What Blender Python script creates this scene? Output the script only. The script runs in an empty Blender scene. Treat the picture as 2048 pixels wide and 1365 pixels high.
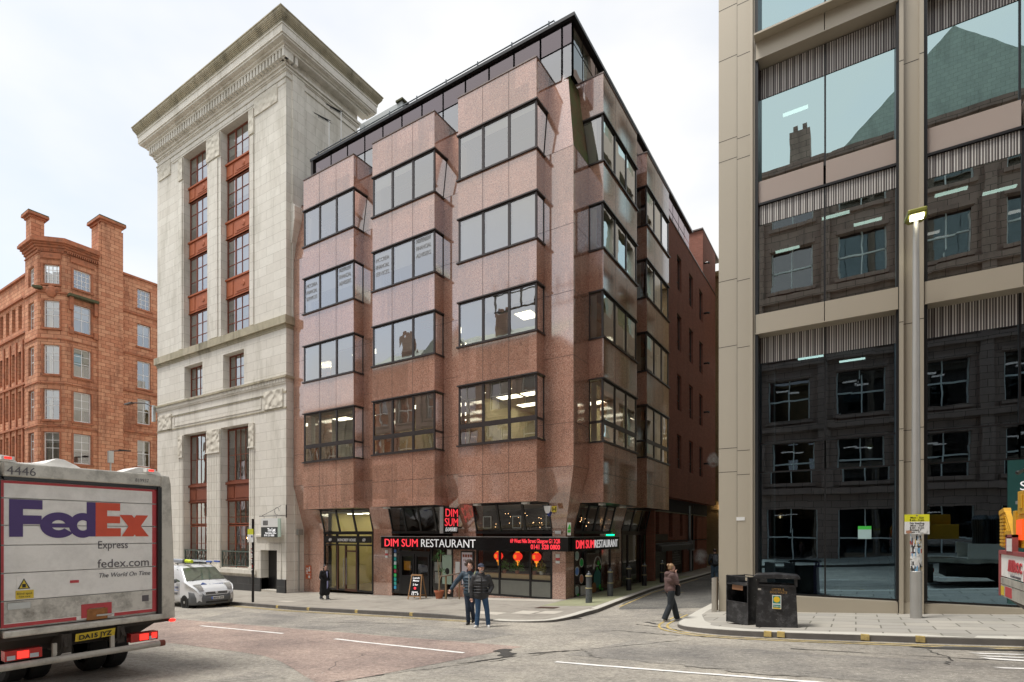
import bpy, bmesh, math, random
from mathutils import Vector, Matrix
random.seed(7)
S = bpy.context.scene
COL = S.collection
R = math.radians
# ------------------------------------------------------------ camera, sky, sun, exposure
YAW = 32.172
cam = bpy.data.objects.new('camera', bpy.data.cameras.new('camera'))
COL.objects.link(cam)
cam.data.sensor_width = 36.0
cam.data.lens = 1093 / 2048 * 36
cam.data.shift_y = 384.5 / 2048
cam.data.clip_start = .1
cam.data.clip_end = 2000
cam.location = (0, 0, 0)
cam.rotation_euler = (R(90), 0, R(YAW))
S.camera = cam
S.view_settings.view_transform = 'Standard'
S.view_settings.look = 'None'
S.view_settings.gamma = 1
S.view_settings.exposure = 1.16
try:
    S.cycles.max_bounces = 8; S.cycles.diffuse_bounces = 3; S.cycles.glossy_bounces = 4
    S.cycles.transparent_max_bounces = 12; S.cycles.transmission_bounces = 4
    S.cycles.use_denoising = True; S.cycles.volume_bounces = 2; S.cycles.sample_clamp_indirect = 6
    S.cycles.caustics_reflective = False; S.cycles.caustics_refractive = False
except Exception: pass
W = bpy.data.worlds.new('World'); S.world = W; W.use_nodes = True
SUN_EL, SUN_AZ = 68, 222      # high behind the camera, to its left
nt = W.node_tree; nt.nodes.clear()
out = nt.nodes.new('ShaderNodeOutputWorld'); bg = nt.nodes.new('ShaderNodeBackground')
sky = nt.nodes.new('ShaderNodeTexSky'); sky.sky_type = 'NISHITA'; sky.sun_disc = False
sky.sun_elevation = R(SUN_EL); sky.sun_rotation = R(SUN_AZ); sky.dust_density = 2; sky.air_density = 1.2; sky.ozone_density = 1
tc = nt.nodes.new('ShaderNodeTexCoord'); mp = nt.nodes.new('ShaderNodeMapping'); mp.inputs['Scale'].default_value = (1, 1, 2.2)
nz = nt.nodes.new('ShaderNodeTexNoise'); nz.inputs['Scale'].default_value = 1.6; nz.inputs['Detail'].default_value = 5; nz.inputs['Roughness'].default_value = .5
cr = nt.nodes.new('ShaderNodeValToRGB')
cr.color_ramp.elements[0].position = .36; cr.color_ramp.elements[0].color = (.5, .5, .5, 1)
cr.color_ramp.elements[1].position = .62; cr.color_ramp.elements[1].color = (.97, .97, .97, 1)
mx = nt.nodes.new('ShaderNodeMix'); mx.data_type = 'RGBA'
mx.inputs[7].default_value = (4.85, 4.8, 4.68, 1)       # cloud deck
nt.links.new(tc.outputs['Generated'], mp.inputs[0]); nt.links.new(mp.outputs[0], nz.inputs['Vector'])
nt.links.new(nz.outputs['Fac'], cr.inputs[0]); nt.links.new(cr.outputs[0], mx.inputs[0])
nt.links.new(sky.outputs[0], mx.inputs[6]); nt.links.new(mx.outputs[2], bg.inputs[0])
bg.inputs[1].default_value = .1
nt.links.new(bg.outputs[0], out.inputs[0])
sl = bpy.data.lights.new('sun', 'SUN'); sl.energy = 1.5; sl.angle = R(16); sl.color = (1, .96, .9)
so = bpy.data.objects.new('sun', sl); COL.objects.link(so)
so.rotation_euler = (R(90 - SUN_EL), 0, R(180 - SUN_AZ)); so.location = (0, 0, 60)

# ------------------------------------------------------------ helpers
OFF = {}
def tag(o, label=None, cat=None, group=None, kind=None):
    if label: o['label'] = label
    if cat: o['category'] = cat
    if group: o['group'] = group
    if kind: o['kind'] = kind
    return o
def thing(name, label, cat, loc=(0, 0, 0), group=None, rotz=0, local=False):
    o = bpy.data.objects.new(name, None); COL.objects.link(o); o.location = loc; o.rotation_euler = (0, 0, rotz)
    o.empty_display_size = .3
    OFF[o.name] = Vector((0, 0, 0)) if local else Vector(loc)
    return tag(o, label, cat, group)
class MB:
    def __init__(s, M=None): s.v = []; s.f = []; s.m = []; s.M = M
    def P(s, p):
        s.v.append(tuple(s.M(*p)) if s.M else tuple(p)); return len(s.v) - 1
    def face(s, pts, m=0): s.f.append([s.P(p) for p in pts]); s.m.append(m); return s
    def box(s, x0, x1, y0, y1, z0, z1, m=0):
        i = [s.P((x, y, z)) for x in (x0, x1) for y in (y0, y1) for z in (z0, z1)]
        for q in ((0, 1, 3, 2), (4, 6, 7, 5), (0, 4, 5, 1), (2, 3, 7, 6), (0, 2, 6, 4), (1, 5, 7, 3)):
            s.f.append([i[k] for k in q]); s.m.append(m)
        return s
    def ext(s, pts, vec, m=0):
        n = len(pts); a = [s.P(p) for p in pts]; b = [s.P((p[0] + vec[0], p[1] + vec[1], p[2] + vec[2])) for p in pts]
        s.f.append(a[::-1]); s.f.append(b); s.m += [m, m]
        for k in range(n): s.f.append([a[k], a[(k + 1) % n], b[(k + 1) % n], b[k]]); s.m.append(m)
        return s
    def tube(s, pts, r, n=8, m=0):
        pts = [Vector(p) for p in pts]; rs = r if isinstance(r, (list, tuple)) else [r] * len(pts); rings = []
        for k, p in enumerate(pts):
            t = (pts[min(k + 1, len(pts) - 1)] - pts[max(k - 1, 0)]).normalized()
            a = Vector((0, 0, 1)) if abs(t.z) < .9 else Vector((1, 0, 0))
            x = t.cross(a).normalized(); y = t.cross(x)
            rings.append([s.P(p + (x * math.cos(q) + y * math.sin(q)) * rs[k]) for q in [2 * math.pi * j / n for j in range(n)]])
        for a, b in zip(rings, rings[1:]):
            for j in range(n): s.f.append([a[j], a[(j + 1) % n], b[(j + 1) % n], b[j]]); s.m.append(m)
        s.f.append(rings[0][::-1]); s.f.append(rings[-1]); s.m += [m, m]
        return s
    def ell(s, c, r, n=10, m=0, rot=None):
        c = Vector(c); r = r if isinstance(r, (tuple, list)) else (r, r, r); k = n // 2 + 1; rows = []
        def pt(a, b):
            w = Vector((math.sin(a) * math.cos(b) * r[0], math.sin(a) * math.sin(b) * r[1], math.cos(a) * r[2]))
            return c + (rot @ w if rot else w)
        top = s.P(pt(0, 0)); bot = s.P(pt(math.pi, 0))
        for i in range(1, k): rows.append([s.P(pt(math.pi * i / k, 2 * math.pi * j / n)) for j in range(n)])
        for j in range(n):
            s.f.append([top, rows[0][j], rows[0][(j + 1) % n]]); s.m.append(m)
            s.f.append([bot, rows[-1][(j + 1) % n], rows[-1][j]]); s.m.append(m)
        for a, b in zip(rows, rows[1:]):
            for j in range(n): s.f.append([a[j], b[j], b[(j + 1) % n], a[(j + 1) % n]]); s.m.append(m)
        return s
    def cap(s, p0, r0, p1, r1, n=12):
        p0 = Vector(p0); p1 = Vector(p1); s.ell(p0, r0, n); s.ell(p1, r1, n)
        return s.tube([p0, p1], [r0, r1], n)
    def lathe(s, c, prof, n=16, m=0, axis='z'):
        rings = []
        for (r, z) in prof:
            ring = []
            for j in range(n):
                a = 2 * math.pi * j / n; u, v = r * math.cos(a), r * math.sin(a)
                p = (c[0] + u, c[1] + v, c[2] + z) if axis == 'z' else ((c[0] + z, c[1] + u, c[2] + v) if axis == 'x' else (c[0] + u, c[1] + z, c[2] + v))
                ring.append(s.P(p))
            rings.append(ring)
        for a, b in zip(rings, rings[1:]):
            for j in range(n): s.f.append([a[j], a[(j + 1) % n], b[(j + 1) % n], b[j]]); s.m.append(m)
        s.f.append(rings[0][::-1]); s.f.append(rings[-1]); s.m += [m, m]
        return s
    def each(s, name, mats, parent=None, **kw):
        par = list(range(len(s.v)))
        def fd(i):
            while par[i] != i: par[i] = par[par[i]]; i = par[i]
            return i
        for f in s.f:
            for k in f[1:]: par[fd(k)] = fd(f[0])
        isl = {}
        for i in range(len(s.v)): isl.setdefault(fd(i), []).append(i)
        bb = [([min(s.v[i][k] for i in I) - .012 for k in range(3)], [max(s.v[i][k] for i in I) + .012 for k in range(3)], I) for I in isl.values()]
        g = list(range(len(bb)))
        def fg(i):
            while g[i] != i: g[i] = g[g[i]]; i = g[i]
            return i
        for i in range(len(bb)):
            for j in range(i):
                if fg(i) != fg(j) and all(bb[i][0][k] <= bb[j][1][k] and bb[j][0][k] <= bb[i][1][k] for k in range(3)): g[fg(i)] = fg(j)
        cl = {}
        for i, b_ in enumerate(bb): cl.setdefault(fg(i), set()).update(b_[2])
        for I in cl.values():
            q = MB(); mp = {}
            for i in sorted(I): mp[i] = len(q.v); q.v.append(s.v[i])
            for f, m in zip(s.f, s.m):
                if f[0] in I: q.f.append([mp[k] for k in f]); q.m.append(m)
            o = q.build(name, mats, parent, **kw)
        return o
    def build(s, name, mats, parent=None, smooth=False, bevel=0, label=None, kind=None, remesh=0, recalc=True):
        me = bpy.data.meshes.new(name); off = OFF.get(parent.name, Vector((0, 0, 0))) if parent else Vector((0, 0, 0))
        me.from_pydata([(Vector(p) - off)[:] for p in s.v], [], s.f)
        for m in (mats if isinstance(mats, (list, tuple)) else [mats]): me.materials.append(m)
        me.polygons.foreach_set('material_index', s.m)
        if recalc:
            bm = bmesh.new(); bm.from_mesh(me); bmesh.ops.recalc_face_normals(bm, faces=bm.faces); bm.to_mesh(me); bm.free()
        if smooth: me.polygons.foreach_set('use_smooth', [True] * len(me.polygons))
        o = bpy.data.objects.new(name, me); COL.objects.link(o)
        if parent: o.parent = parent; OFF[o.name] = off
        if bevel:
            b = o.modifiers.new('bevel', 'BEVEL'); b.width = bevel; b.segments = 2; b.limit_method = 'ANGLE'
        if remesh:
            b = o.modifiers.new('remesh', 'REMESH'); b.mode = 'VOXEL'; b.voxel_size = remesh; b.use_smooth_shade = True
            b = o.modifiers.new('smooth', 'SMOOTH'); b.iterations = 3; b.factor = .5
        if label: o['label'] = label
        if kind: o['kind'] = kind
        return o
def text(s, size, mat, parent, loc, xd, up=(0, 0, 1), name='lettering', ext=.006, bold=0, width=None, align='LEFT', shear=0):
    cu = bpy.data.curves.new('t', 'FONT'); cu.body = s; cu.size = size; cu.extrude = ext; cu.offset = bold; cu.align_x = align; cu.resolution_u = 3
    cu.shear = shear
    ob = bpy.data.objects.new('t', cu); COL.objects.link(ob); bpy.context.view_layer.update()
    me = bpy.data.meshes.new_from_object(ob.evaluated_get(bpy.context.evaluated_depsgraph_get()))
    bpy.data.objects.remove(ob); bpy.data.curves.remove(cu)
    xd = Vector(xd).normalized(); up = Vector(up).normalized(); n = xd.cross(up)
    sx = 1
    if width and len(me.vertices):
        xs = [v.co.x for v in me.vertices]; sx = width / (max(xs) - min(xs))
    off = OFF.get(parent.name, Vector((0, 0, 0))) if parent else Vector((0, 0, 0))
    for v in me.vertices: v.co = Vector(loc) - off + xd * v.co.x * sx + up * v.co.y + n * v.co.z
    me.name = name; me.materials.clear(); me.materials.append(mat)
    o = bpy.data.objects.new(name, me); COL.objects.link(o)
    if parent: o.parent = parent; OFF[o.name] = off
    return o
def copy_tree(o, parent=None):
    c = o.copy(); COL.objects.link(c)
    if parent: c.parent = parent
    for ch in list(o.children): copy_tree(ch, c)
    return c
KX = [-90, -60, -40, -32, -26, -19, -9.4, -3.4, 1.5, 3.1, 12, 30]
KZ = [-4.2, -3.85, -3.5, -3.36, -3.27, -3.08, -2.64, -2.32, -2.02, -1.9, -1.3, -.3]
def lerp(x, a, b):
    if x <= a[0]: return b[0]
    for i in range(1, len(a)):
        if x <= a[i]: return b[i - 1] + (b[i] - b[i - 1]) * (x - a[i - 1]) / (a[i] - a[i - 1])
    return b[-1]
def gr(X, Y, road=True): return lerp(X, KX, KZ) + .035 * (17 - min(max(Y, -20), 17)) - (.12 if road else 0)
def frontM(y0): return lambda u, d, z: (u, y0 - d, z)          # wall facing -Y
def sideM(x0): return lambda u, d, z: (x0 + d, u, z)               # wall facing +X
def dirM(ox, oy, ang):
    c, s = math.cos(ang), math.sin(ang)                            # u runs along (c,s), outward = (s,-c)
    return lambda u, d, z: (ox + u * c + d * s, oy + u * s - d * c, z)

# ------------------------------------------------------------ materials
def newmat(name):
    m = bpy.data.materials.new(name); m.use_nodes = True; t = m.node_tree; b = t.nodes['Principled BSDF']; return m, t, b
def N(t, k, **kw):
    n = t.nodes.new(k)
    for a, v in kw.items():
        if a.startswith('_'): setattr(n, a[1:], v)
        else: n.inputs[a.replace('_', ' ')].default_value = v
    return n
def L(t, a, b): t.links.new(a, b)
def mix(t, f, a, b, mode='MIX'):
    n = t.nodes.new('ShaderNodeMix'); n.data_type = 'RGBA'; n.blend_type = mode; n.clamp_factor = True
    for s, i in ((f, 0), (a, 6), (b, 7)):
        if isinstance(s, (int, float)): n.inputs[i].default_value = s
        elif isinstance(s, tuple): n.inputs[i].default_value = s if len(s) == 4 else s + (1,)
        else: t.links.new(s, n.inputs[i])
    return n.outputs[2]
def ramp(t, src, p0, p1, c0=(0, 0, 0, 1), c1=(1, 1, 1, 1)):
    n = t.nodes.new('ShaderNodeValToRGB'); e = n.color_ramp.elements
    e[0].position = p0; e[1].position = p1; e[0].color = c0; e[1].color = c1; t.links.new(src, n.inputs[0]); return n.outputs[0]
def noise(t, sc, det=3, co=None, rough=.6, stretch=None):
    n = N(t, 'ShaderNodeTexNoise', Scale=sc, Detail=det, Roughness=rough)
    if co is None: co = N(t, 'ShaderNodeNewGeometry').outputs['Position']
    if stretch:
        mpn = N(t, 'ShaderNodeMapping'); mpn.inputs['Scale'].default_value = stretch; L(t, co, mpn.inputs[0]); co = mpn.outputs[0]
    L(t, co, n.inputs['Vector']); return n.outputs['Fac']
def bump(t, b, src, st=.3, dist=.01):
    n = N(t, 'ShaderNodeBump', Strength=st, Distance=dist); L(t, src, n.inputs['Height']); L(t, n.outputs[0], b.inputs['Normal']); return n
def objco(t): return N(t, 'ShaderNodeTexCoord').outputs['Object']
def mul(c, k): return tuple(min(1, x * k) for x in c[:3]) + (1,)
def pm(name, c, rough=.6, metal=0, var=.12, sc=6, bmp=0, bsc=60, spec=.5, dirt=0, coat=0):
    m, t, b = newmat(name); co = objco(t)
    col = mix(t, noise(t, sc, 4, co), mul(c, 1 - var), mul(c, 1 + var))
    if dirt:
        col = mix(t, ramp(t, noise(t, sc * .7, 6, co, .75), .45, .75, (0, 0, 0, 1), (dirt, dirt, dirt, 1)), col, (.07, .06, .045, 1))
    L(t, col, b.inputs['Base Color'])
    b.inputs['Roughness'].default_value = rough; b.inputs['Metallic'].default_value = metal; b.inputs['Specular IOR Level'].default_value = spec
    b.inputs['Coat Weight'].default_value = coat
    if bmp: bump(t, b, noise(t, bsc, 4, co), bmp)
    return m
def em(name, c, st):
    m, t, b = newmat(name); b.inputs['Base Color'].default_value = (c[0], c[1], c[2], 1)
    b.inputs['Emission Color'].default_value = (c[0], c[1], c[2], 1); b.inputs['Emission Strength'].default_value = st; return m
def wallco(t):
    g = N(t, 'ShaderNodeNewGeometry'); sp = N(t, 'ShaderNodeSeparateXYZ'); L(t, g.outputs['Position'], sp.inputs[0])
    sn = N(t, 'ShaderNodeSeparateXYZ'); L(t, g.outputs['Normal'], sn.inputs[0])
    ab = N(t, 'ShaderNodeMath', _operation='ABSOLUTE'); L(t, sn.outputs[0], ab.inputs[0])
    gt = N(t, 'ShaderNodeMath', _operation='GREATER_THAN'); L(t, ab.outputs[0], gt.inputs[0]); gt.inputs[1].default_value = .72
    mm = N(t, 'ShaderNodeMix'); L(t, gt.outputs[0], mm.inputs[0]); L(t, sp.outputs[0], mm.inputs[2]); L(t, sp.outputs[1], mm.inputs[3])
    cb = N(t, 'ShaderNodeCombineXYZ'); L(t, mm.outputs[0], cb.inputs[0]); L(t, sp.outputs[2], cb.inputs[1]); return cb.outputs[0]
def brickmat(name, c1, c2, mort, bw, bh, ms, rough=.8, stain=(.1, .09, .06), samt=.5, grain=.15, bmp=.4, bdist=.01, streak=1.0):
    m, t, b = newmat(name); co = wallco(t)
    n = N(t, 'ShaderNodeTexBrick', Scale=1.0, Mortar_Size=ms, Mortar_Smooth=.1, Bias=0.0, Brick_Width=bw, Row_Height=bh)
    n.inputs['Color1'].default_value = c1 + (1,); n.inputs['Color2'].default_value = c2 + (1,); n.inputs['Mortar'].default_value = mort + (1,)
    L(t, co, n.inputs['Vector'])
    col = mix(t, noise(t, 3, 5), (1 - grain, 1 - grain, 1 - grain, 1), (1 + grain, 1 + grain, 1 + grain, 1)); col = mix(t, 1.0, n.outputs['Color'], col, 'MULTIPLY')
    col = mix(t, 1.0, col, mix(t, noise(t, 40, 3), (.88, .88, .88, 1), (1.1, 1.1, 1.1, 1)), 'MULTIPLY')
    st = ramp(t, noise(t, .9, 7, None, .7, (1, 1, .22 * streak)), .5, .78, (0, 0, 0, 1), (samt, samt, samt, 1))
    col = mix(t, st, col, stain + (1,)); L(t, col, b.inputs['Base Color']); b.inputs['Roughness'].default_value = rough
    inv = N(t, 'ShaderNodeMath', _operation='SUBTRACT'); inv.inputs[0].default_value = 1; L(t, n.outputs['Fac'], inv.inputs[1])
    ad = N(t, 'ShaderNodeMath', _operation='MULTIPLY_ADD'); L(t, noise(t, 25, 4), ad.inputs[0]); ad.inputs[1].default_value = .4; L(t, inv.outputs[0], ad.inputs[2])
    bump(t, b, ad.outputs[0], bmp, bdist); return m
def glassmat(name, tint=(.9, .95, .92), k=.12, amp=1.0, wob=.0006, gl=(1, 1, 1), ior=1.52):
    m, t, b = newmat(name); t.nodes.remove(b); o = t.nodes['Material Output']
    tr = N(t, 'ShaderNodeBsdfTransparent'); tr.inputs[0].default_value = tint + (1,)
    gs = N(t, 'ShaderNodeBsdfGlossy', Roughness=.0); gs.inputs[0].default_value = gl + (1,)
    fr = N(t, 'ShaderNodeFresnel', IOR=ior); ma = N(t, 'ShaderNodeMath', _operation='MULTIPLY_ADD', _use_clamp=True)
    L(t, fr.outputs[0], ma.inputs[0]); ma.inputs[1].default_value = amp; ma.inputs[2].default_value = k
    mxs = N(t, 'ShaderNodeMixShader'); L(t, ma.outputs[0], mxs.inputs[0]); L(t, tr.outputs[0], mxs.inputs[1]); L(t, gs.outputs[0], mxs.inputs[2])
    if wob:
        bp = N(t, 'ShaderNodeBump', Strength=1.0, Distance=wob * 8); L(t, noise(t, .9, 2), bp.inputs['Height'])
        L(t, bp.outputs[0], gs.inputs['Normal'])
    L(t, mxs.outputs[0], o.inputs[0]); return m
def granitemat(name, base, dark, light, rough, spec=.7, moss=False):
    m, t, b = newmat(name)
    v = N(t, 'ShaderNodeTexVoronoi', Scale=52); g = N(t, 'ShaderNodeNewGeometry'); L(t, g.outputs['Position'], v.inputs['Vector'])
    sp = N(t, 'ShaderNodeSeparateColor'); L(t, v.outputs['Color'], sp.inputs[0])
    col = mix(t, ramp(t, sp.outputs[0], .12, .3), dark + (1,), base + (1,))
    col = mix(t, ramp(t, sp.outputs[1], .7, .92), col, light + (1,))
    col = mix(t, 1.0, col, mix(t, noise(t, 1.3, 4), (.86, .86, .86, 1), (1.14, 1.12, 1.1, 1)), 'MULTIPLY')
    bk = N(t, 'ShaderNodeTexBrick', Scale=1.0, Mortar_Size=0.0, Brick_Width=1.277, Row_Height=1.61, Offset=0.0) if False else N(t, 'ShaderNodeTexBrick', Scale=1.0, Mortar_Size=0.0, Brick_Width=1.277, Row_Height=1.61)
    bk.inputs['Color1'].default_value = (.80, .79, .77, 1); bk.inputs['Color2'].default_value = (1.16, 1.16, 1.17, 1); L(t, wallco(t), bk.inputs['Vector'])
    col = mix(t, 1.0, col, bk.outputs['Color'], 'MULTIPLY')
    col = mix(t, ramp(t, noise(t, 1.6, 6, None, .75, (1, 1, .1)), .52, .78, (0, 0, 0, 1), (.55, .55, .55, 1)), col, (.10, .055, .042, 1))
    if moss: col = mix(t, ramp(t, noise(t, 1.4, 5), .35, .62), col, (.14, .18, .07, 1))
    L(t, col, b.inputs['Base Color']); b.inputs['Roughness'].default_value = rough if not moss else .7
    b.inputs['Specular IOR Level'].default_value = spec if not moss else .3
    if not moss: b.inputs['IOR'].default_value = 2.0
    bump(t, b, noise(t, .8, 1), .06, .004); return m
G = dict
M_gran = granitemat('granite_polished', (.42, .22, .155), (.17, .092, .07), (.58, .37, .28), .07, 1.0)
M_granmoss = granitemat('granite_mossy', (.22, .13, .07), (.06, .04, .02), (.3, .2, .12), .3, .5, True)
M_joint = pm('joint_dark', (.05, .03, .025), .8)
M_frame = pm('window_frame_dark', (.055, .046, .044), .35, .3, .1, 3)
M_black = pm('black_paint', (.012, .012, .013), .3, 0, .2, 4)
M_coping = pm('coping_metal', (.16, .13, .12), .45, .5, .15, 5)
M_glass = glassmat('window_glass', (.82, .83, .8), .3, 1.3, .0003)
M_glassdk = glassmat('penthouse_glass', (.25, .2, .2), .30, 1.2, .0002, (.58, .50, .51))
M_shopglass = glassmat('shop_glass', (.92, .95, .92), .02, 1.0, .0003)
M_lime = brickmat('limestone', (.79, .76, .685), (.725, .69, .615), (.47, .44, .37), 1.25, .52, .008, .85, (.30, .275, .20), .65, .10, .5, .01)
M_limedirty = brickmat('limestone_weathered', (.50, .45, .34), (.42, .38, .27), (.2, .18, .12), 1.6, 3, .004, .9, (.04, .037, .023), 1.0, .25, .3, .01)
M_limecarve = pm('limestone_carved', (.66, .62, .53), .9, 0, .15, 8)
def carve(m):
    t = m.node_tree; b = t.nodes['Principled BSDF']
    v = N(t, 'ShaderNodeTexVoronoi', Scale=3.4, _feature='SMOOTH_F1'); nn = noise(t, 2.5, 3)
    g = N(t, 'ShaderNodeNewGeometry'); L(t, g.outputs['Position'], v.inputs['Vector'])
    bump(t, b, v.outputs['Distance'], 1.0, .12)
carve(M_limecarve)
M_blackstone = brickmat('black_granite_plinth', (.025, .027, .03), (.035, .036, .04), (.1, .1, .1), 1.1, .42, .008, .3, (.1, .1, .1), .3, .1, .1)
M_copper = pm('rust_red_spandrel', (.40, .105, .035), .55, .1, .25, 7, .3, 30)
M_copperdk = pm('brown_window_metal', (.24, .07, .036), .5, .2, .2, 7)
M_sand = brickmat('red_sandstone', (.53, .215, .115), (.66, .33, .19), (.28, .10, .05), .75, .36, .02, .9, (.15, .05, .028), 1.0, .34, .5, .02)
M_sandtrim = pm('red_sandstone_trim', (.44, .16, .08), .9, 0, .35, 3, .5, 14, dirt=.75)
M_moss = pm('mossy_coping', (.09, .09, .045), .95, 0, .5, 5, .6, 20)
M_brick = brickmat('red_brick', (.42, .15, .105), (.33, .11, .075), (.24, .17, .13), .225, .075, .008, .85, (.06, .03, .025), .35, .1, .5, .006)
M_brickend = brickmat('buff_brick', (.42, .30, .15), (.35, .24, .11), (.2, .16, .1), .225, .075, .01, .9, (.12, .09, .05), .5)
M_opp = brickmat('brown_sandstone', (.44, .29, .24), (.37, .24, .2), (.1, .07, .05), .9, .38, .012, .9, (.06, .05, .04), .6)
M_opp2 = brickmat('grey_sandstone', (.38, .36, .3), (.32, .3, .25), (.15, .14, .1), .9, .38, .012, .9, (.1, .1, .08), .6)
M_slate = brickmat('grey_green_slate_roof', (.60, .68, .60), (.55, .62, .55), (.42, .5, .44), .35, .22, .01, .7)
M_bronze = pm('bronze_cladding', (.45, .40, .315), .38, .3, .05, .35, spec=.5)
M_bronzedk = pm('bronze_shadow_reveal', (.2, .17, .12), .4, .5, .05, 1)
M_pinkpanel = pm('spandrel_glass_pink', (.52, .44, .39), .12, .2, .05, .5, spec=.8)
M_black2 = pm('black_gasket', (.006, .006, .007), .4)
M_curtain = glassmat('curtain_wall_glass', (.22, .34, .33), .52, 1.2, .00012, (.72, .95, .98))
M_curtaindk = glassmat('ground_floor_glass', (.2, .32, .34), .25, 1.1, .00012, (.52, .78, .95))
M_whiteframe = pm('white_sash_paint', (.86, .86, .84), .5, 0, .05, 3)
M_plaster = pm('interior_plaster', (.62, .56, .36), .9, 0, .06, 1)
M_ceil = pm('ceiling_tile', (.55, .53, .42), .9, 0, .05, 2)
M_carpet = pm('carpet', (.06, .06, .065), .95, 0, .2, 4)
M_blind = pm('roller_blind', (.76, .73, .62), .9, 0, .04, 2)
M_blindw = pm('white_blind', (.84, .85, .82), .9, 0, .04, 2)
M_lamp = em('ceiling_light_panel', (1, .93, .72), 2.6)
M_warm = em('warm_bulb', (1, .55, .25), 3)
M_lampdim = em('office_light_strip', (1, .96, .85), 1.4)
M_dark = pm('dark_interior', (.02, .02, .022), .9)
# ------------------------------------------------------------ ground
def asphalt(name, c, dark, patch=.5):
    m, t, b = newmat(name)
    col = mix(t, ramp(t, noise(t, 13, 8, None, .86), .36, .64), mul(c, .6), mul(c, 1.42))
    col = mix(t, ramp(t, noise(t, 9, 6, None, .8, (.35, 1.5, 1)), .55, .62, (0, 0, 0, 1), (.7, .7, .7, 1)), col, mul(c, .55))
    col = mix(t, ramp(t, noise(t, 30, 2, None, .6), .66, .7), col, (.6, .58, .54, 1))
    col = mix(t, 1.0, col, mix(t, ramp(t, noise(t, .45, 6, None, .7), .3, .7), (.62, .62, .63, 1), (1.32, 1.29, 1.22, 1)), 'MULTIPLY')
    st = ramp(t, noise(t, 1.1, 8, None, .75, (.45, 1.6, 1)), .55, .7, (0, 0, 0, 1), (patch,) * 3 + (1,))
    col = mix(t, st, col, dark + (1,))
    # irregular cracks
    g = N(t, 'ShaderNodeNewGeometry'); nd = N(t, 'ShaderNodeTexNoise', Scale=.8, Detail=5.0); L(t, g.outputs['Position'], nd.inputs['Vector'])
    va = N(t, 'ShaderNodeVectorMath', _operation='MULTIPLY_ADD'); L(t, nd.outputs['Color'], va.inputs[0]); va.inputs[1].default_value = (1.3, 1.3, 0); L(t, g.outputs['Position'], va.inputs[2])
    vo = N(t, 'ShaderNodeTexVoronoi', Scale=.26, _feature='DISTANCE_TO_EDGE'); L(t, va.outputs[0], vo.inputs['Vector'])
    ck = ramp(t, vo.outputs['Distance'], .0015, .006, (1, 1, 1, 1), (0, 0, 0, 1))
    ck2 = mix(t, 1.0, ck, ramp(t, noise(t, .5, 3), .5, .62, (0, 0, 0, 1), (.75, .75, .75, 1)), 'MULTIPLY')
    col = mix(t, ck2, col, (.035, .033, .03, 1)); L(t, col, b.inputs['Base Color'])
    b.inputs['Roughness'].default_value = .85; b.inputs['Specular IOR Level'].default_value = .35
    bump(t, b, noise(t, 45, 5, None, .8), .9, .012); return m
M_asph = asphalt('asphalt', (.345, .325, .29), (.17, .16, .145), .4)
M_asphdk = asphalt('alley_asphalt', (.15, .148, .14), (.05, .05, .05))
M_asphgrey = asphalt('asphalt_old', (.285, .272, .25), (.13, .122, .11), .5)
M_red = asphalt('red_asphalt', (.35, .275, .245), (.2, .16, .145), .4)
M_pave = brickmat('pavement_worn', (.36, .335, .29), (.31, .285, .245), (.19, .175, .15), 2.2, 1.7, .01, .9, (.09, .08, .07), .6, .2, .4, .006, 3)
def slabs(name, c1, c2, bw, bh):
    m = brickmat(name, c1, c2, (.17, .16, .135), bw, bh, .016, .85, (.15, .15, .1), .4, .12, .4, .006)
    t = m.node_tree; g = N(t, 'ShaderNodeNewGeometry')
    for n in t.nodes:
        if n.type == 'TEX_BRICK': L(t, g.outputs['Position'], n.inputs['Vector'])
    return m
for n in M_pave.node_tree.nodes:
    if n.type == 'TEX_BRICK': L(M_pave.node_tree, N(M_pave.node_tree, 'ShaderNodeNewGeometry').outputs['Position'], n.inputs['Vector'])
M_slab = slabs('pavement_slabs', (.42, .395, .345), (.33, .315, .285), .9, .62)
M_slabclean = pm('new_concrete_slab', (.52, .485, .42), .85, 0, .08, 3)
M_kerbdark = pm('whin_kerb', (.10, .095, .088), .8, 0, .4, 3, .4, 30)
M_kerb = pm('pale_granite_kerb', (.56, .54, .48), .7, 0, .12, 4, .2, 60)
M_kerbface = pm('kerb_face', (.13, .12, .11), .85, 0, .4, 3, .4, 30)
M_yel = pm('yellow_road_paint', (.58, .44, .16), .8, 0, .35, 6, dirt=1.0)
M_whp = pm('white_road_paint', (.88, .87, .84), .8, 0, .1, 6, dirt=.3)
def struct(mb, name, m, **k): o = mb.build(name, m, None, **k); o['kind'] = 'structure'; return o
def axis(a, b, step, far): return [-far, -far * .5, -far * .25] + [a + i * step for i in range(int((b - a) / step) + 1)] + [far * .25, far * .5, far]
def gridmesh(xs, ys, zf):
    mb = MB(); idx = [[mb.P((x, y, zf(x, y))) for y in ys] for x in xs]
    for i in range(len(xs) - 1):
        for j in range(len(ys) - 1): mb.f.append([idx[i][j], idx[i + 1][j], idx[i + 1][j + 1], idx[i][j + 1]]); mb.m.append(0)
    return mb
struct(gridmesh(axis(-100, 60, 1, 700), axis(-24, 70, 1, 700), lambda x, y: gr(x, y)), 'road', M_asph, recalc=False)
def res(pts, n):
    pts = [Vector(p) for p in pts]; d = [0]
    for a, b in zip(pts, pts[1:]): d.append(d[-1] + (b - a).length)
    out_ = []
    for i in range(n + 1):
        s = d[-1] * i / n; k = 0
        while k < len(d) - 2 and d[k + 1] < s: k += 1
        out_.append(pts[k].lerp(pts[k + 1], (s - d[k]) / max(1e-9, d[k + 1] - d[k])))
    return out_
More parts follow.
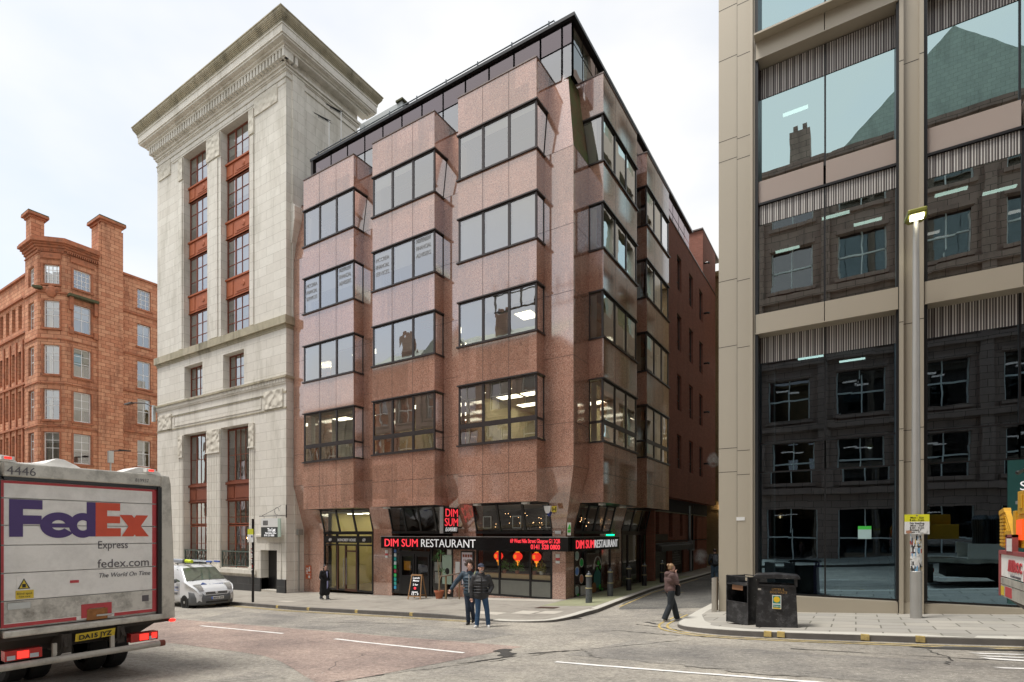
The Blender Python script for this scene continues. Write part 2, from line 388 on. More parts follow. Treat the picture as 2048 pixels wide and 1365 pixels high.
def strip(A, B, n, k, zf):
    A = res(A, n); B = res(B, n); mb = MB(); rows = []
    for a, b in zip(A, B): rows.append([mb.P((p.x, p.y, zf(p.x, p.y, j / k))) for j in range(k + 1) for p in [a.lerp(b, j / k)]])
    for i in range(n):
        for j in range(k): mb.f.append([rows[i][j], rows[i + 1][j], rows[i + 1][j + 1], rows[i][j + 1]]); mb.m.append(0)
    return mb
def smooth(pts, it=3):
    for _ in range(it):
        q = [pts[0]]
        for a, b in zip(pts, pts[1:]): q += [tuple(a[i] * .75 + b[i] * .25 for i in range(2)), tuple(a[i] * .25 + b[i] * .75 for i in range(2))]
        pts = q + [pts[-1]]
    return pts
def v3(p): return (p[0], p[1], 0)
KL = [(-100, 14.3), (-40, 14.2), (-23, 14.15), (-19, 14.0), (-14, 13.75), (-11, 13.6)] + smooth([(-10.5, 13.55), (-7.4, 13.35), (-7.1, 14.6), (-7.3, 17)]) + [(-7.6, 20), (-8.0, 25), (-8.0, 30), (-8.0, 62)]
IL = [(-100, 22), (-40, 22), (-23, 22), (-19, 22), (-14, 22), (-12.2, 22)] + [(-12.2 + i * .02, 22 + i * .01) for i in range(len(smooth([(0, 0)] * 4)))] + [(-11.9, 22.3), (-11.9, 25), (-11.9, 30), (-11.9, 62)]
def offs(P, d):
    o = []
    for i, p in enumerate(P):
        a = Vector(P[max(i - 1, 0)]); b = Vector(P[min(i + 1, len(P) - 1)]); t = (b - a).normalized(); o.append((p[0] - t.y * d, p[1] + t.x * d))
    return o
def droph(x, y, cx, cy, r): return .10 * max(0, 1 - ((x - cx) ** 2 + (y - cy) ** 2) ** .5 / r)
dl = lambda x, y: droph(x, y, -8.6, 13.2, 3.0); drr = lambda x, y: droph(x, y, -3.7, 14.6, 2.2) * .6
def pair(K, I, n):   # strip keyed vertex by vertex
    K = [v3(p) for p in K]; I = [v3(p) for p in I]; A = []; B = []
    for i in range(len(K) - 1):
        s = max(1, int((Vector(K[i + 1]) - Vector(K[i])).length / n))
        for j in range(s): A.append(Vector(K[i]).lerp(Vector(K[i + 1]), j / s)); B.append(Vector(I[i]).lerp(Vector(I[i + 1]), j / s))
    A.append(Vector(K[-1])); B.append(Vector(I[-1])); return A, B
def pav(K, I, name, m, df, k=8):
    A, B = pair(K, I, 1.0); mb = MB(); rows = []
    for a, b in zip(A, B): rows.append([mb.P((p.x, p.y, gr(p.x, p.y, False) - df(p.x, p.y))) for j in range(k + 1) for p in [a.lerp(b, j / k)]])
    for i in range(len(rows) - 1):
        for j in range(k): mb.f.append([rows[i][j], rows[i + 1][j], rows[i + 1][j + 1], rows[i][j + 1]]); mb.m.append(0)
    return struct(mb, name, m, recalc=False)
def kerb(K, w, name, m, df, up=.004):
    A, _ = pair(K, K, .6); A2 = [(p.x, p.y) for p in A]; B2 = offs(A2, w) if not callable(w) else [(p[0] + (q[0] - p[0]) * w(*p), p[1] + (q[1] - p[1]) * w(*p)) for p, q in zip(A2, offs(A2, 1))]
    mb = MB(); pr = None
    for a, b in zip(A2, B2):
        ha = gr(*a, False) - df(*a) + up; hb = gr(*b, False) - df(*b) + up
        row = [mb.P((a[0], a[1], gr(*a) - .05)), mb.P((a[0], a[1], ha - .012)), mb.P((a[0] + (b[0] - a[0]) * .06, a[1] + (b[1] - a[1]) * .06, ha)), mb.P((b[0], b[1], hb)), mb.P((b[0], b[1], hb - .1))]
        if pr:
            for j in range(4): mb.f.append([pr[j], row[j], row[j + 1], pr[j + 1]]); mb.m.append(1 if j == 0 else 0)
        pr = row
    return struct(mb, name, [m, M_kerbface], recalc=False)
pav(KL, IL, 'pavement', M_pave, dl)
iA = [i for i, p in enumerate(KL) if p[0] > -9.2][0]
kerb(KL[:iA + 1], .16, 'kerb', M_kerbdark, dl); kerb(KL[iA:], .3, 'kerb', M_kerb, dl)
KR = [(-4.15, 62), (-4.15, 24), (-4.1, 17)] + smooth([(-4.05, 16.2), (-3.9, 13.6), (-2.7, 12.55), (-1.0, 12.42)]) + [(.5, 12.45), (2.4, 12.45), (10, 12.45), (50, 12.45)]
IR = [(-3.3, 62), (-3.3, 24), (-3.3, 18.2)] + [(-3.3 + i * .09, 18.2) for i in range(len(smooth([(0, 0)] * 4)))] + [(.5, 18.2), (2.4, 18.2), (10, 18.2), (50, 18.2)]
pav(KR, IR, 'pavement', M_slab, drr)
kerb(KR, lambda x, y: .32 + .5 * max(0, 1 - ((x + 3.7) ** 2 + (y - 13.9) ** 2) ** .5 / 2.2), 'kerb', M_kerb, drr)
# pavement behind the camera
struct(gridmesh([-100 + i * 4 for i in range(40)], [-4, -2, 0, 1, 1.9], lambda x, y: gr(x, y, False)), 'pavement', M_slab, recalc=False)
struct(gridmesh([-100 + i * 4 for i in range(40)], [1.9, 1.9001], lambda x, y: gr(x, y, False) if y < 1.90005 else gr(x, y) - .02), 'kerb', M_kerbdark, recalc=False)
def sheet(A, B, name, m, dz=.004, n=20, k=4, wob=0, road=True):
    sd = random.random() * 99
    def zf(x, y, t): return gr(x, y, road) + dz - (0 if road else dl(x, y))
    A = res([v3(p) for p in A], n); B = res([v3(p) for p in B], n)
    if wob:
        A = [Vector((p.x + random.uniform(-wob, wob), p.y + random.uniform(-wob, wob), 0)) for p in A]; B = [Vector((p.x + random.uniform(-wob, wob), p.y + random.uniform(-wob, wob), 0)) for p in B]
    return struct(strip(A, B, n, k, zf), name, m, recalc=False)
# red bus-lane surfacing, centre line, edge lines
sheet([(-60, 10.2), (-20, 9.9), (-12, 9.75), (-5.7, 9.5)], [(-60, 6.9), (-12, 6.6), (-9.5, 6.5), (-6.5, 5.2)], 'road_surfacing', M_red, .004, 60, 6, .03)
for a, b, y0, y1 in ((-60, -22, 9.6, 9.3), (-20.5, -19.3, 9.3, 9.2), (-16.9, -12.66, 9.05, 8.9), (-10.5, -6.35, 8.78, 8.36), (-4.3, -.3, 8.22, 8.14), (2, 6, 8.1, 8.1)):
    sheet([(a, y0 + .05), (b, y1 + .05)], [(a, y0 - .05), (b, y1 - .05)], 'road_marking', M_whp, .009, 24, 1, .008)
for dd in (.22, .42):
    sheet([(-60, 14.25 - dd), (-40, 14.2 - dd), (-23, 14.15 - dd), (-14, 13.75 - dd), (-9.6, 13.5 - dd)], [(-60, 14.18 - dd), (-40, 14.13 - dd), (-23, 14.08 - dd), (-14, 13.68 - dd), (-9.6, 13.43 - dd)], 'road_marking', M_yel, .009, 60, 1, .006)
    K2 = [p for p in offs(KR, -dd)][2:-1]; K3 = [p for p in offs(KR, -dd - .065)][2:-1]
    sheet(K2, K3, 'road_marking', M_yel, .009, 120, 1, .004)
sheet([(-7.2, 18.6), (-7.75, 24), (-7.85, 33)], [(-7.12, 18.6), (-7.67, 24), (-7.77, 33)], 'road_marking', M_yel, .009, 30, 1)
sheet([(-7.3, 24.2), (-6.4, 24.4)], [(-7.3, 24.08), (-6.4, 24.28)], 'road_marking', M_yel, .009, 3, 1)
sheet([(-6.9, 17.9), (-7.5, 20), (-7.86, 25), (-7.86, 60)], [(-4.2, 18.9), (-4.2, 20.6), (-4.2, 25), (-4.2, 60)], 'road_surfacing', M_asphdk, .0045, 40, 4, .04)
sheet([(-21, 12.6), (-14, 12.1), (-9, 11.6), (-6.9, 11.2)], [(-19, 10.1), (-14, 10.0), (-9, 9.8), (-7.2, 9.75)], 'road_surfacing', M_asphgrey, .004, 40, 4, .05)
sheet([(-3.9, 11.2), (-1, 10.6), (2.5, 10.4)], [(-4.4, 9.0), (-1, 8.5), (3, 8.4)], 'road_surfacing', M_asphgrey, .004, 24, 3, .1)
def seam(P, w, dz=.008):
    P = res([v3(p) for p in P], max(6, int(len(P) * 8))); A = []; B = []
    for i, p in enumerate(P):
        q = Vector((p.x + random.uniform(-.05, .05), p.y + random.uniform(-.04, .04), 0)); h = w * random.uniform(.2, 1.3)
        A.append((q.x - h * .6, q.y - h)); B.append((q.x + h * .6, q.y + h))
    sheet(A, B, 'road_crack', M_kerbdark, dz, len(P) * 2, 1)
M_tar = pm('tar_seam', (.06, .057, .052), .7, 0, .4, 8, .4, 60)
M_kerbdark_ = M_kerbdark; M_kerbdark = M_tar
seam([(-3.0, 11.6), (-3.9, 10.3), (-4.7, 9.2), (-5.3, 7.9), (-6.2, 6.3), (-7, 4)], .07)
seam([(-5.9, 9.0), (-5.3, 8.3), (-5.7, 7.4)], .16)
seam([(-5.2, 8.7), (-4.6, 9.4)], .12)
seam([(-14.6, 11.2), (-12.5, 11.6), (-11, 12.0)], .03); seam([(-7.4, 9.6), (-6.6, 10.8), (-5.2, 12.2), (-4.2, 13.4)], .03)
seam([(-5, 12.6), (-4.2, 12.4), (-3.2, 12.2), (-2, 12.0)], .02); seam([(-4.9, 14.0), (-4.1, 13.6), (-3.4, 13.0)], .03)
seam([(-4.5, 15.4), (-4.9, 14.6), (-4.4, 14.2)], .05); seam([(1.0, 11.6), (1.25, 10.8), (1.1, 10.0)], .02); seam([(-1, 11), (2.6, 10.7), (5, 10.6)], .018)
M_kerbdark = M_kerbdark_
for x, y, w, h in ((-1.1, 8.55, .55, .16), (-1.9, 8.7, .4, .1), (-7.4, 14.9, .5, .3), (1.6, 11.9, .8, .2)):
    sheet([(x - w, y - h * .2), (x, y + h), (x + w, y)], [(x - w * .8, y - h * .6), (x, y - h), (x + w * .9, y - h * .3)], 'road_patch', M_asphgrey if y < 10 else M_tar, .0095, 12, 2, .03)
# hatched white marking at the right edge
for i, (x0, y0, x1, y1, w) in enumerate(((1.56, 11.39, 4.2, 11.5, .045), (1.6, 11.13, 4.2, 10.9, .05), (1.6, 10.9, 4.2, 10.3, .08), (1.62, 10.07, 4.4, 10.2, .05))):
    sheet([(x0, y0 + w), (x1, y1 + w)], [(x0 + .12, y0 - w), (x1, y1 - w)], 'road_marking', M_whp, .009, 8, 1, .006)
# new slabs let into the worn pavement, green-stained flags beside the alley
for x0, x1, y0, y1 in ((-9.5, -8.8, 15.0, 15.8), (-8.7, -8.0, 15.2, 15.9), (-11.0, -9.7, 14.5, 15.1), (-14.4, -9.9, 18.9, 19.75), (-22.6, -21.6, 15.4, 15.9)):
    sheet([(x0, y1), (x1, y1)], [(x0, y0), (x1, y0)], 'paving_slab', M_slabclean, .005, 4, 2, 0, False)
M_moss2 = pm('mossy_paving', (.30, .31, .19), .9, 0, .25, 2, .3, 30, dirt=.3)
sheet([(-9.75, 17.5), (-9.75, 27), (-9.75, 34)], [(-7.75, 17.8), (-8.35, 27), (-8.35, 34)], 'pavement', M_moss2, .005, 20, 3, .02, False)
sheet([(-9.6, 17.2), (-8.8, 17.2)], [(-9.6, 16.7), (-8.8, 16.7)], 'drain_cover', pm('iron_cover', (.10, .06, .045), .6, .5, .2), .009, 2, 1, 0, False)
for x in (-20.4, -18.3, -15.4, -12.6): 
    b = MB(); yy = lerp(x, [-23, -19, -14, -11], [14.15, 14.0, 13.75, 13.6]); b.box(x - .07, x + .07, yy - .004, yy + .08, gr(x, yy) + .02, gr(x, yy, False) + .007); struct(b, 'road_marking', M_yel)
for x in (-1.55, -1.3, .15, 1.0):
    b = MB(); b.box(x - .07, x + .07, 12.41, 12.5, gr(x, 12.4) + .02, gr(x, 12.4, False) + .007); struct(b, 'road_marking', M_yel)

# ------------------------------------------------------------ generic wall and windows
def wall(mb, U0, U1, Z0, Z1, ops, rec=.25, m=0, d=0):
    us = sorted({U0, U1} | {u for o in ops for u in o[:2]}); zs = sorted({Z0, Z1} | {z for o in ops for z in o[2:]})
    inn = lambda u, z: any(o[0] < u < o[1] and o[2] < z < o[3] for o in ops)
    for a, b in zip(us, us[1:]):
        for c, e in zip(zs, zs[1:]):
            if not inn((a + b) / 2, (c + e) / 2): mb.face([(a, d, c), (b, d, c), (b, d, e), (a, d, e)], m)
    for (a, b, c, e) in ops:
        mb.face([(a, d, c), (a, d - rec, c), (a, d - rec, e), (a, d, e)], m); mb.face([(b, d, c), (b, d - rec, c), (b, d - rec, e), (b, d, e)], m)
        mb.face([(a, d, c), (b, d, c), (b, d - rec, c), (a, d - rec, c)], m); mb.face([(a, d, e), (b, d, e), (b, d - rec, e), (a, d - rec, e)], m)
def window(root, M, u0, u1, z0, z1, d, nx, ny, fm, gm, fw=.06, bw=.03, blind=0, bm=None, back=True, heavy=None):
    b = MB(M); t = .05
    b.box(u0, u0 + fw, d - t, d, z0, z1); b.box(u1 - fw, u1, d - t, d, z0, z1)
    b.box(u0 + fw, u1 - fw, d - t, d, z0, z0 + fw); b.box(u0 + fw, u1 - fw, d - t, d, z1 - fw, z1)
    xs = nx if isinstance(nx, (list, tuple)) else [i / nx for i in range(1, nx)]; zs = ny if isinstance(ny, (list, tuple)) else [i / ny for i in range(1, ny)]
    for f in xs: u = u0 + (u1 - u0) * f; w_ = heavy if heavy and f == xs[0] and len(xs) > 1 else bw; b.box(u - w_ / 2, u + w_ / 2, d - t + .002, d - .003, z0 + fw, z1 - fw)
    for f in zs: z = z0 + (z1 - z0) * f; b.box(u0 + fw, u1 - fw, d - t + .006, d - .006, z - bw / 2, z + bw / 2)
    o = b.build('window', fm, root)
    MB(M).face([(u0 + fw, d - .03, z0 + fw), (u1 - fw, d - .03, z0 + fw), (u1 - fw, d - .03, z1 - fw), (u0 + fw, d - .03, z1 - fw)]).build('pane', gm, o, recalc=False)
    if blind:
        zb = z1 - (z1 - z0) * blind
        MB(M).box(u0 + fw, u1 - fw, d - .12, d - .11, zb, z1 - fw).build('blind', bm or M_blindw, o)
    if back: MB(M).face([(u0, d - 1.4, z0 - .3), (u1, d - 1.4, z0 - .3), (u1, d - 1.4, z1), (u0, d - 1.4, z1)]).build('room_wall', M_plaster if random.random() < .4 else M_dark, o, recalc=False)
    return o
# ------------------------------------------------------------ granite office building
YF, XA = 19.13, -9.23
F = frontM(YF); A = sideM(XA)
off = thing('office_building', 'six storey red granite office block with projecting window bays and dark glass top floor', 'building', (-17.7, 19.8, -2.9))
FB = [(-24.6, -20.79), (-19.49, -15.66), (-14.35, -10.51)]; AB = [(20.58, 24.56), (26.0, 29.69)]
SOF = 1.25; LEV = [(3.70, 6.28), (7.90, 9.83), (11.48, 13.38), (15.0, 16.94)]; TOP = 18.53; PD = .63
bands = [(SOF, 3.70), (6.28, 7.90), (9.83, 11.48), (13.38, 15.0), (16.94, TOP)]
PROF = [(-3.4, -.67), (.2, -.67), (2.6, 0), (15.0, 0), (18.3, -.47)]
def dprof(z): return lerp(z, [p[0] for p in PROF], [p[1] for p in PROF])
drops = {}
def bay(M, u0, u1, key):
    w = (u1 - u0) / 3
    for (z0, z1) in bands:
        body = MB(M).box(u0, u1, -.9, PD, z0, z1).build('granite_spandrel', M_gran, off); j = MB(M)
        for k in (1, 2): j.box(u0 + w * k - .01, u0 + w * k + .01, PD - .01, PD + .0015, z0 + .01, z1 - .01)
        if z0 == SOF: j.box(u0, u1, PD - .01, PD + .0015, 2.415, 2.435)
        j.build('panel_joints', M_joint, body)
    c = MB(M); c.box(u0 - .02, u1 + .02, -.9, PD + .03, TOP, TOP + .05); c.build('coping', M_coping, off)
    for li, (z0, z1) in enumerate(LEV):
        f = MB(M); fr = .075; top = li == 3; back = -.5 if top else -.02; d1 = PD - .015
        f.box(u0 - .06, u1 + .06, back, PD + .07, z0 - .03, z0 + .035); f.box(u0 - .05, u1 + .05, back, PD + .05, z1 - .05, z1 + .004)
        for u in (u0 + .004, u1 - fr - .004): f.box(u, u + fr, d1 - fr, d1, z0 + .035, z1 - .05)
        for k in (1, 2): f.box(u0 + w * k - .055, u0 + w * k + .055, d1 - .07, d1, z0 + .035, z1 - .05)
        zt = [z0 + .82] if li == 0 else []
        for z in zt: f.box(u0 + .004, u1 - .004, d1 - .06, d1 - .004, z - .05, z + .05)
        for z in (z0 + .035, z1 - .11) + tuple(x + .05 for x in zt) + tuple(x - .1 for x in zt): f.box(u0 + fr, u1 - fr, d1 - .05, d1 - .008, z, z + .05)
        for u in (u0 + .01, u1 - .06):      # side returns
            f.box(u, u + .05, back, back + .05, z0 + .035, z1 - .05)
            for z in zt: f.box(u, u + .05, back, d1 - fr, z - .05, z + .05)
        o = f.build('window', M_frame, off)
        for k in range(3):
            a, e = u0 + w * k + (fr if k == 0 else .055), u0 + w * (k + 1) - (fr if k == 2 else .055)
            segs = [(z0 + .08, z1 - .1)] if not zt else [(z0 + .08, zt[0] - .05), (zt[0] + .05, z1 - .1)]
            for (s0, s1) in segs: jt = lambda: random.uniform(-.003, .003); MB(M).face([(a, d1 - .03 + jt(), s0), (e, d1 - .03 + jt(), s0), (e, d1 - .03 + jt(), s1), (a, d1 - .03 + jt(), s1)]).build('pane', M_glass, o, recalc=False)
            dr = drops.get((key, li), [random.choice((0, .2, .4, .7, 1))] * 3)[k]
            if dr:
                bm_ = M_blind if dr != 1 else M_blindw
                hh = (z1 - z0) if not zt else (z1 - zt[0])
                MB(M).box(a + .01, e - .01, d1 - .14, d1 - .13, z1 - .1 - (hh - .2) * dr, z1 - .1).build('blind', bm_, o)
        for u in (u0 + .03, u1 - .03):
            for (s0, s1) in segs:
                bb = -.4 if top else 0
                MB(M).face([(u, bb + .03, s0), (u, d1 - fr, s0), (u, d1 - fr, s1), (u, bb + .03, s1)]).build('pane', M_glass, o, recalc=False)
            MB(M).box(u - .14 if u > u0 + 1 else u + .12, u - .12 if u > u0 + 1 else u + .14, -.35 if top else .02, d1 - .35, z0 + .05, z1 - .1).build('reveal_panel', M_blind, o)
drops.update({('f0', 3): [0, 0, 0], ('f0', 2): [.7, .5, .6], ('f0', 1): [1, .5, .3], ('f0', 0): [0, 0, 0], ('f1', 3): [.3, .15, 0], ('f1', 2): [.6, .6, .5], ('f1', 1): [1, .8, 0],
              ('f1', 0): [.95, .95, .95], ('f2', 3): [.1, .2, .1], ('f2', 2): [1, 1, 1], ('f2', 1): [.9, .35, .3], ('f2', 0): [.4, .38, .36], ('a0', 0): [0, 0, 0], ('a0', 1): [0, 0, 0], ('a1', 0): [0, 0, .3]})
for i, (a, e) in enumerate(FB): bay(F, a, e, 'f%d' % i)
for i, (a, e) in enumerate(AB): bay(A, a, e, 'a%d' % i)
# columns
b = MB(); j = MB()
def colseg(x0, x1, M, jm):
    for (z0, d0), (z1, d1) in zip(PROF, PROF[1:]):
        b.face([M(x0, d0, z0), M(x1, d0, z0), M(x1, d1, z1), M(x0, d1, z1)])
        for u, s in ((x0, -1), (x1, 1)): b.face([M(u, d0, z0), M(u, -1.2, z0), M(u, -1.2, z1), M(u, d1, z1)])
    for z in (-1.2, 2.6, 4.3, 6.9, 9.4, 12.0, 15.0):
        q = dprof(z); j.ext([M(x0 + .004, q + .002, z), M(x0 + .004, q - .05, z), M(x0 + .004, q - .05, z + .014), M(x0 + .004, q + .002, z + .014)], tuple(Vector(M(x1 - .004, 0, 0)) - Vector(M(x0 + .004, 0, 0))))
for a, e, MM in ((-26.3, -24.6, F), (-20.79, -19.49, F), (-15.66, -14.35, F), (24.56, 26.0, A)):
    b = MB(); j = MB(); colseg(a, e, MM, j); o = b.build('granite_column', M_gran, off); j.build('panel_joints', M_joint, o)
b = MB(); j = MB()
mb_moss = MB()
for (z0, d0), (z1, d1) in zip(PROF, PROF[1:]):     # corner column, mitred
    tgt = mb_moss if z0 == 15.0 else b
    b.face([(-10.51, YF - d0, z0), (XA + d0, YF - d0, z0), (XA + d1, YF - d1, z1), (-10.51, YF - d1, z1)])
    tgt.face([(XA + d0, YF - d0, z0), (XA + d0, 20.58, z0), (XA + d1, 20.58, z1), (XA + d1, YF - d1, z1)])
for z in (-1.2, 2.6, 4.3, 6.9, 9.4, 12.0, 15.0):
    q = dprof(z); j.box(-10.5, XA + q + .003, YF - q - .003, YF - q + .05, z, z + .014); j.box(XA + q - .05, XA + q + .003, YF - q + .003, 20.57, z, z + .014)
b.face([(XA + .0, 29.69, 2.1), (XA, 29.95, 2.1), (XA, 29.95, 18.3), (XA, 29.69, 18.3)])
o = b.build('granite_column', M_gran, off); j.build('panel_joints', M_joint, o); mb_moss.build('mossy_column_slope', M_granmoss, off, label='mossy green sloping granite facet below the glass corner')
# slabs, ceilings, rooms
b = MB(); cl = MB(); lt = MB()
zc = [(SOF + .02, 2.9)] + [(LEV[i][1] + .03, LEV[i + 1][0] - .7) for i in range(3)] + [(LEV[3][1] + .6, 18.25)]
for z0, z1 in zc: b.box(-26.1, XA - .55, YF + .5, 44.0, z0 + .08, z1); cl.box(-26.1, XA - .6, YF + .55, 44, z0 + .02, z0 + .08)
for z0, z1 in zc: cl.box(-9.9, XA + .55, 20.7, 24.4, z0 + .015, z0 + .05); cl.box(-9.9, XA + .55, 26.1, 29.6, z0 + .015, z0 + .05); [cl.box(a + .1, e - .1, 18.58, 19.7, z0 + .015, z0 + .05) for a, e in FB]
b.each('floor_slab', M_carpet, off); cl.each('ceiling', M_ceil, off)
b = MB(); b.box(-26.0, -9.9, 25.5, 25.6, 2.9, 18.2); b.box(-14.6, -14.5, 19.8, 40, 2.9, 18.2); b.box(-20.3, -20.2, 19.8, 25.5, 2.9, 18.2)
b.each('interior_wall', M_plaster, off)
def lights(li, xs, ys, w=1.1, h=.55):
    z = zc[li][0] + .012 if li else 0
    for x in xs:
        for y in ys: lt.box(x - w / 2, x + w / 2, y - h / 2, y + h / 2, zc[li][0] - .002, zc[li][0] + .014)
lights(1, (-24, -22.2, -18.6, -16.6), (20.6, 22.8)); lights(1, (-13.6, -12.3, -11.0), (19.9, 21.4, 23.2))
lights(1, (-12.5, -10.6), (24.6, 27, 29)); lights(2, (-23.2, -17, -12.6, -22.6), (21.3,), .8, .8); lights(2, (-11,), (23, 27.5)); lights(4, (-23,), (20.6,), 1.6, .12); lights(3, (-11.5,), (27.5,))
lt.each('ceiling_light', M_lamp, off)
# lettering in second-floor windows
M_letgrey = pm('grey_lettering', (.3, .3, .31), .6)
for i, li in (('f1', 2), ('f0', 2)):
    u0, u1 = FB[1 if i == 'f1' else 0]; w = (u1 - u0) / 3; z = LEV[li][1]
    for k, lines in ((0, ('MCCREA', 'FINANCIAL', 'SERVICES')), (2, ('INDEPENDENT', 'FINANCIAL', 'ADVISERS'))):
        for q, s in enumerate(lines): text(s, .27, M_letgrey, off, (u0 + w * k + .17, YF - PD + .035, z - .55 - .33 * q + (.2 if k else 0)), (1, 0, 0), name='window_lettering', width=.86, ext=.002)
# penthouse of dark glass
PX0, PX1, PY0, PY1, PZ0, PZ1 = -25.1, -9.42, 19.5, 37.8, 18.0, 20.3
Pf = frontM(PY0); Pa = sideM(PX1)
b = MB(); mull = [PX0 + .1 + 1.277 * k for k in range(12)] + [PX1 - .55, PX1 - .09]
for M, us, U0, U1 in ((Pf, mull, PX0, PX1), (Pa, [PY0 + .02, PY0 + .9] + [PY0 + .9 + 1.3 * k for k in range(1, 14)], PY0, PY1)):
    for u in us: b.box(u, u + .09, -.1, .03, PZ0, PZ1)
    b.box(U0, U1, -.1, .045, 19.34, 19.41); b.box(U0, U1, -.1, .02, PZ0, PZ0 + .1)
b.build('penthouse_mullions', M_frame, off)
for M, us in ((Pf, mull), (Pa, [PY0 + .02, PY0 + .9] + [PY0 + .9 + 1.3 * k for k in range(1, 14)])):
    for k, (a, e) in enumerate(zip(us, us[1:])):
        for s0, s1, g in ((PZ0 + .1, 19.34, M_glass if M is Pf else M_glassdk), (19.41, PZ1, M_glassdk)):
            MB(M).face([(a + .09, -.03, s0), (e, -.03, s0), (e, -.03, s1), (a + .09, -.03, s1)]).build('penthouse_pane', g, off, recalc=False)
b = MB(); b.box(PX0 - .15, PX1 + .1, PY0 - .1, PY1, PZ1, PZ1 + .13); b.build('penthouse_roof', M_black, off)
b = MB(); b.box(PX0 + .3, PX1 - .4, PY0 + .4, PY1 - .5, 19.3, PZ1); b.build('penthouse_core', M_dark, off)
b = MB(); b.box(PX0 - .1, PX0 + .06, PY0 - .08, PY0 + .2, PZ0, PZ1 + .1); b.build('roof_end_cheek', M_frame, off)
b = MB(); b.box(-26.2, XA - .5, YF + .45, 44, 18.25, 18.32); b.build('terrace_roof', M_coping, off)
b = MB(); pts = [(-25, PY0 + .1, PZ1 + .42), (PX1 - .9, PY0 + .1, PZ1 + .42), (PX1 - .85, PY0 + .1, PZ1 + .3)]; b.tube(pts, .028, 6)
for k in range(9): b.tube([(-24.8 + k * 1.78, PY0 + .1, PZ1 + .1), (-24.8 + k * 1.78, PY0 + .1, PZ1 + .5)], .03, 6)
b.build('safety_rail', pm('grey_rail', (.13, .15, .17), .5, .4), off)
# brick wing along the alley
BX = -9.25; Ab = sideM(BX); ops = []
for c_ in (31.4, 34.15, 37.0, 39.75): ops += [(c_ - .5, c_ + .5, z0, z1) for z0, z1 in ((4.0, 6.1), (7.6, 9.8), (11.3, 13.5), (15.0, 17.1))]
b = MB(Ab); wall(b, 29.72, 44.4, 2.15, 18.5, ops, .3)
b.face([(29.72, 0, 2.15), (44.4, 0, 2.15), (44.4, -.8, 2.15), (29.72, -.8, 2.15)]); b.face([(44.4, 0, 2.15), (44.4, -6, 2.15), (44.4, -6, 18.5), (44.4, 0, 18.5)])
b.build('brick_wall', M_brick, off)
b = MB(Ab); b.box(29.7, 44.45, -.35, .04, 18.5, 18.58); b.box(40.2, 46, -3.2, .03, 21.7, 21.8); b.each('coping', M_coping, off)
b = MB(Ab); b.box(40.3, 44.4, -3, .006, 18.58, 21.7); b.build('brick_lift_tower', M_brick, off)
for q in ops: window(off, Ab, q[0], q[1], q[2], q[3], -.12, 1, [.3], M_frame, M_glass, .06, .04, random.choice((.97, .97, .5, .75)), M_blindw)
b = MB(Ab)
for z in (13.6, 9.9, 6.2, 3.6): b.box(29.8, 44.3, -.001, .002, z - 2.0, z - 1.992)
b.build('brick_course_line', M_joint, off)
b = MB()
for z in (19.4, 15.8, 12.2, 8.7, 5.0): b.tube([(BX, 40.6, z), (BX + .28, 40.6, z), (BX + .4, 40.6, z - .06)], .07, 8)
b.each('flue_pipe', M_black, off)
# ground floor below the bays
GX = -9.9
Ag = sideM(GX); b = MB(Ag); gops = [(31.2, 32.2, -.2, 1.5), (34.2, 35.0, -.25, 1.55), (36.7, 37.4, -.2, 1.5), (31.0, 33.9, -3.2, -.95), (34.9, 37.6, -3.2, -.95), (40.6, 41.4, -1.2, 1.2)]
wall(b, 29.7, 44.4, -3.2, 2.15, gops, .3); b.box(29.7, 29.9, -.9, .5, -3.2, 2.1); b.build('brick_wall', M_brick, off)
for q in gops[:3]: window(off, Ag, q[0], q[1], q[2], q[3], -.22, 1, 1, M_frame, M_glass, .06, .03, .99, M_blindw)
b = MB(Ag); b.box(29.8, 44.3, -.01, .03, -.5, -.44); b.build('string_course', M_black, off)
def shutter(u0, u1, z0, z1, m):
    b = MB(Ag); n = int((z1 - z0) / .09)
    for k in range(n): z = z0 + k * .09; b.ext([(u0, -.12, z), (u0, -.08, z + .015), (u0, -.08, z + .07), (u0, -.12, z + .088)], (u1 - u0, 0, 0))
    return b.build('roller_shutter', m, off)
M_shut = pm('steel_shutter', (.20, .21, .2), .4, .6, .25, 4, dirt=.5)
s1 = shutter(31.0, 33.9, -3.0, -.95, M_shut); s2 = shutter(34.9, 37.6, -3.0, -.95, pm('dark_shutter', (.07, .065, .065), .5, .4, .3, 5))
M_chalk = pm('white_spray_paint', (.6, .6, .6), .8)
b = MB(Ag)
for i in range(9):
    u = 35.3 + i * .22; h = random.uniform(.5, .95); b.box(u, u + .045, -.075, -.068, -2.0, -2.0 + h)
for i in range(7): b.box(35.2 + random.random() * .5, 36.3 + random.random(), -.0745, -.0675, -2.05 + i * .16, -2.02 + i * .16)
b.build('painted_lettering', M_chalk, s2)
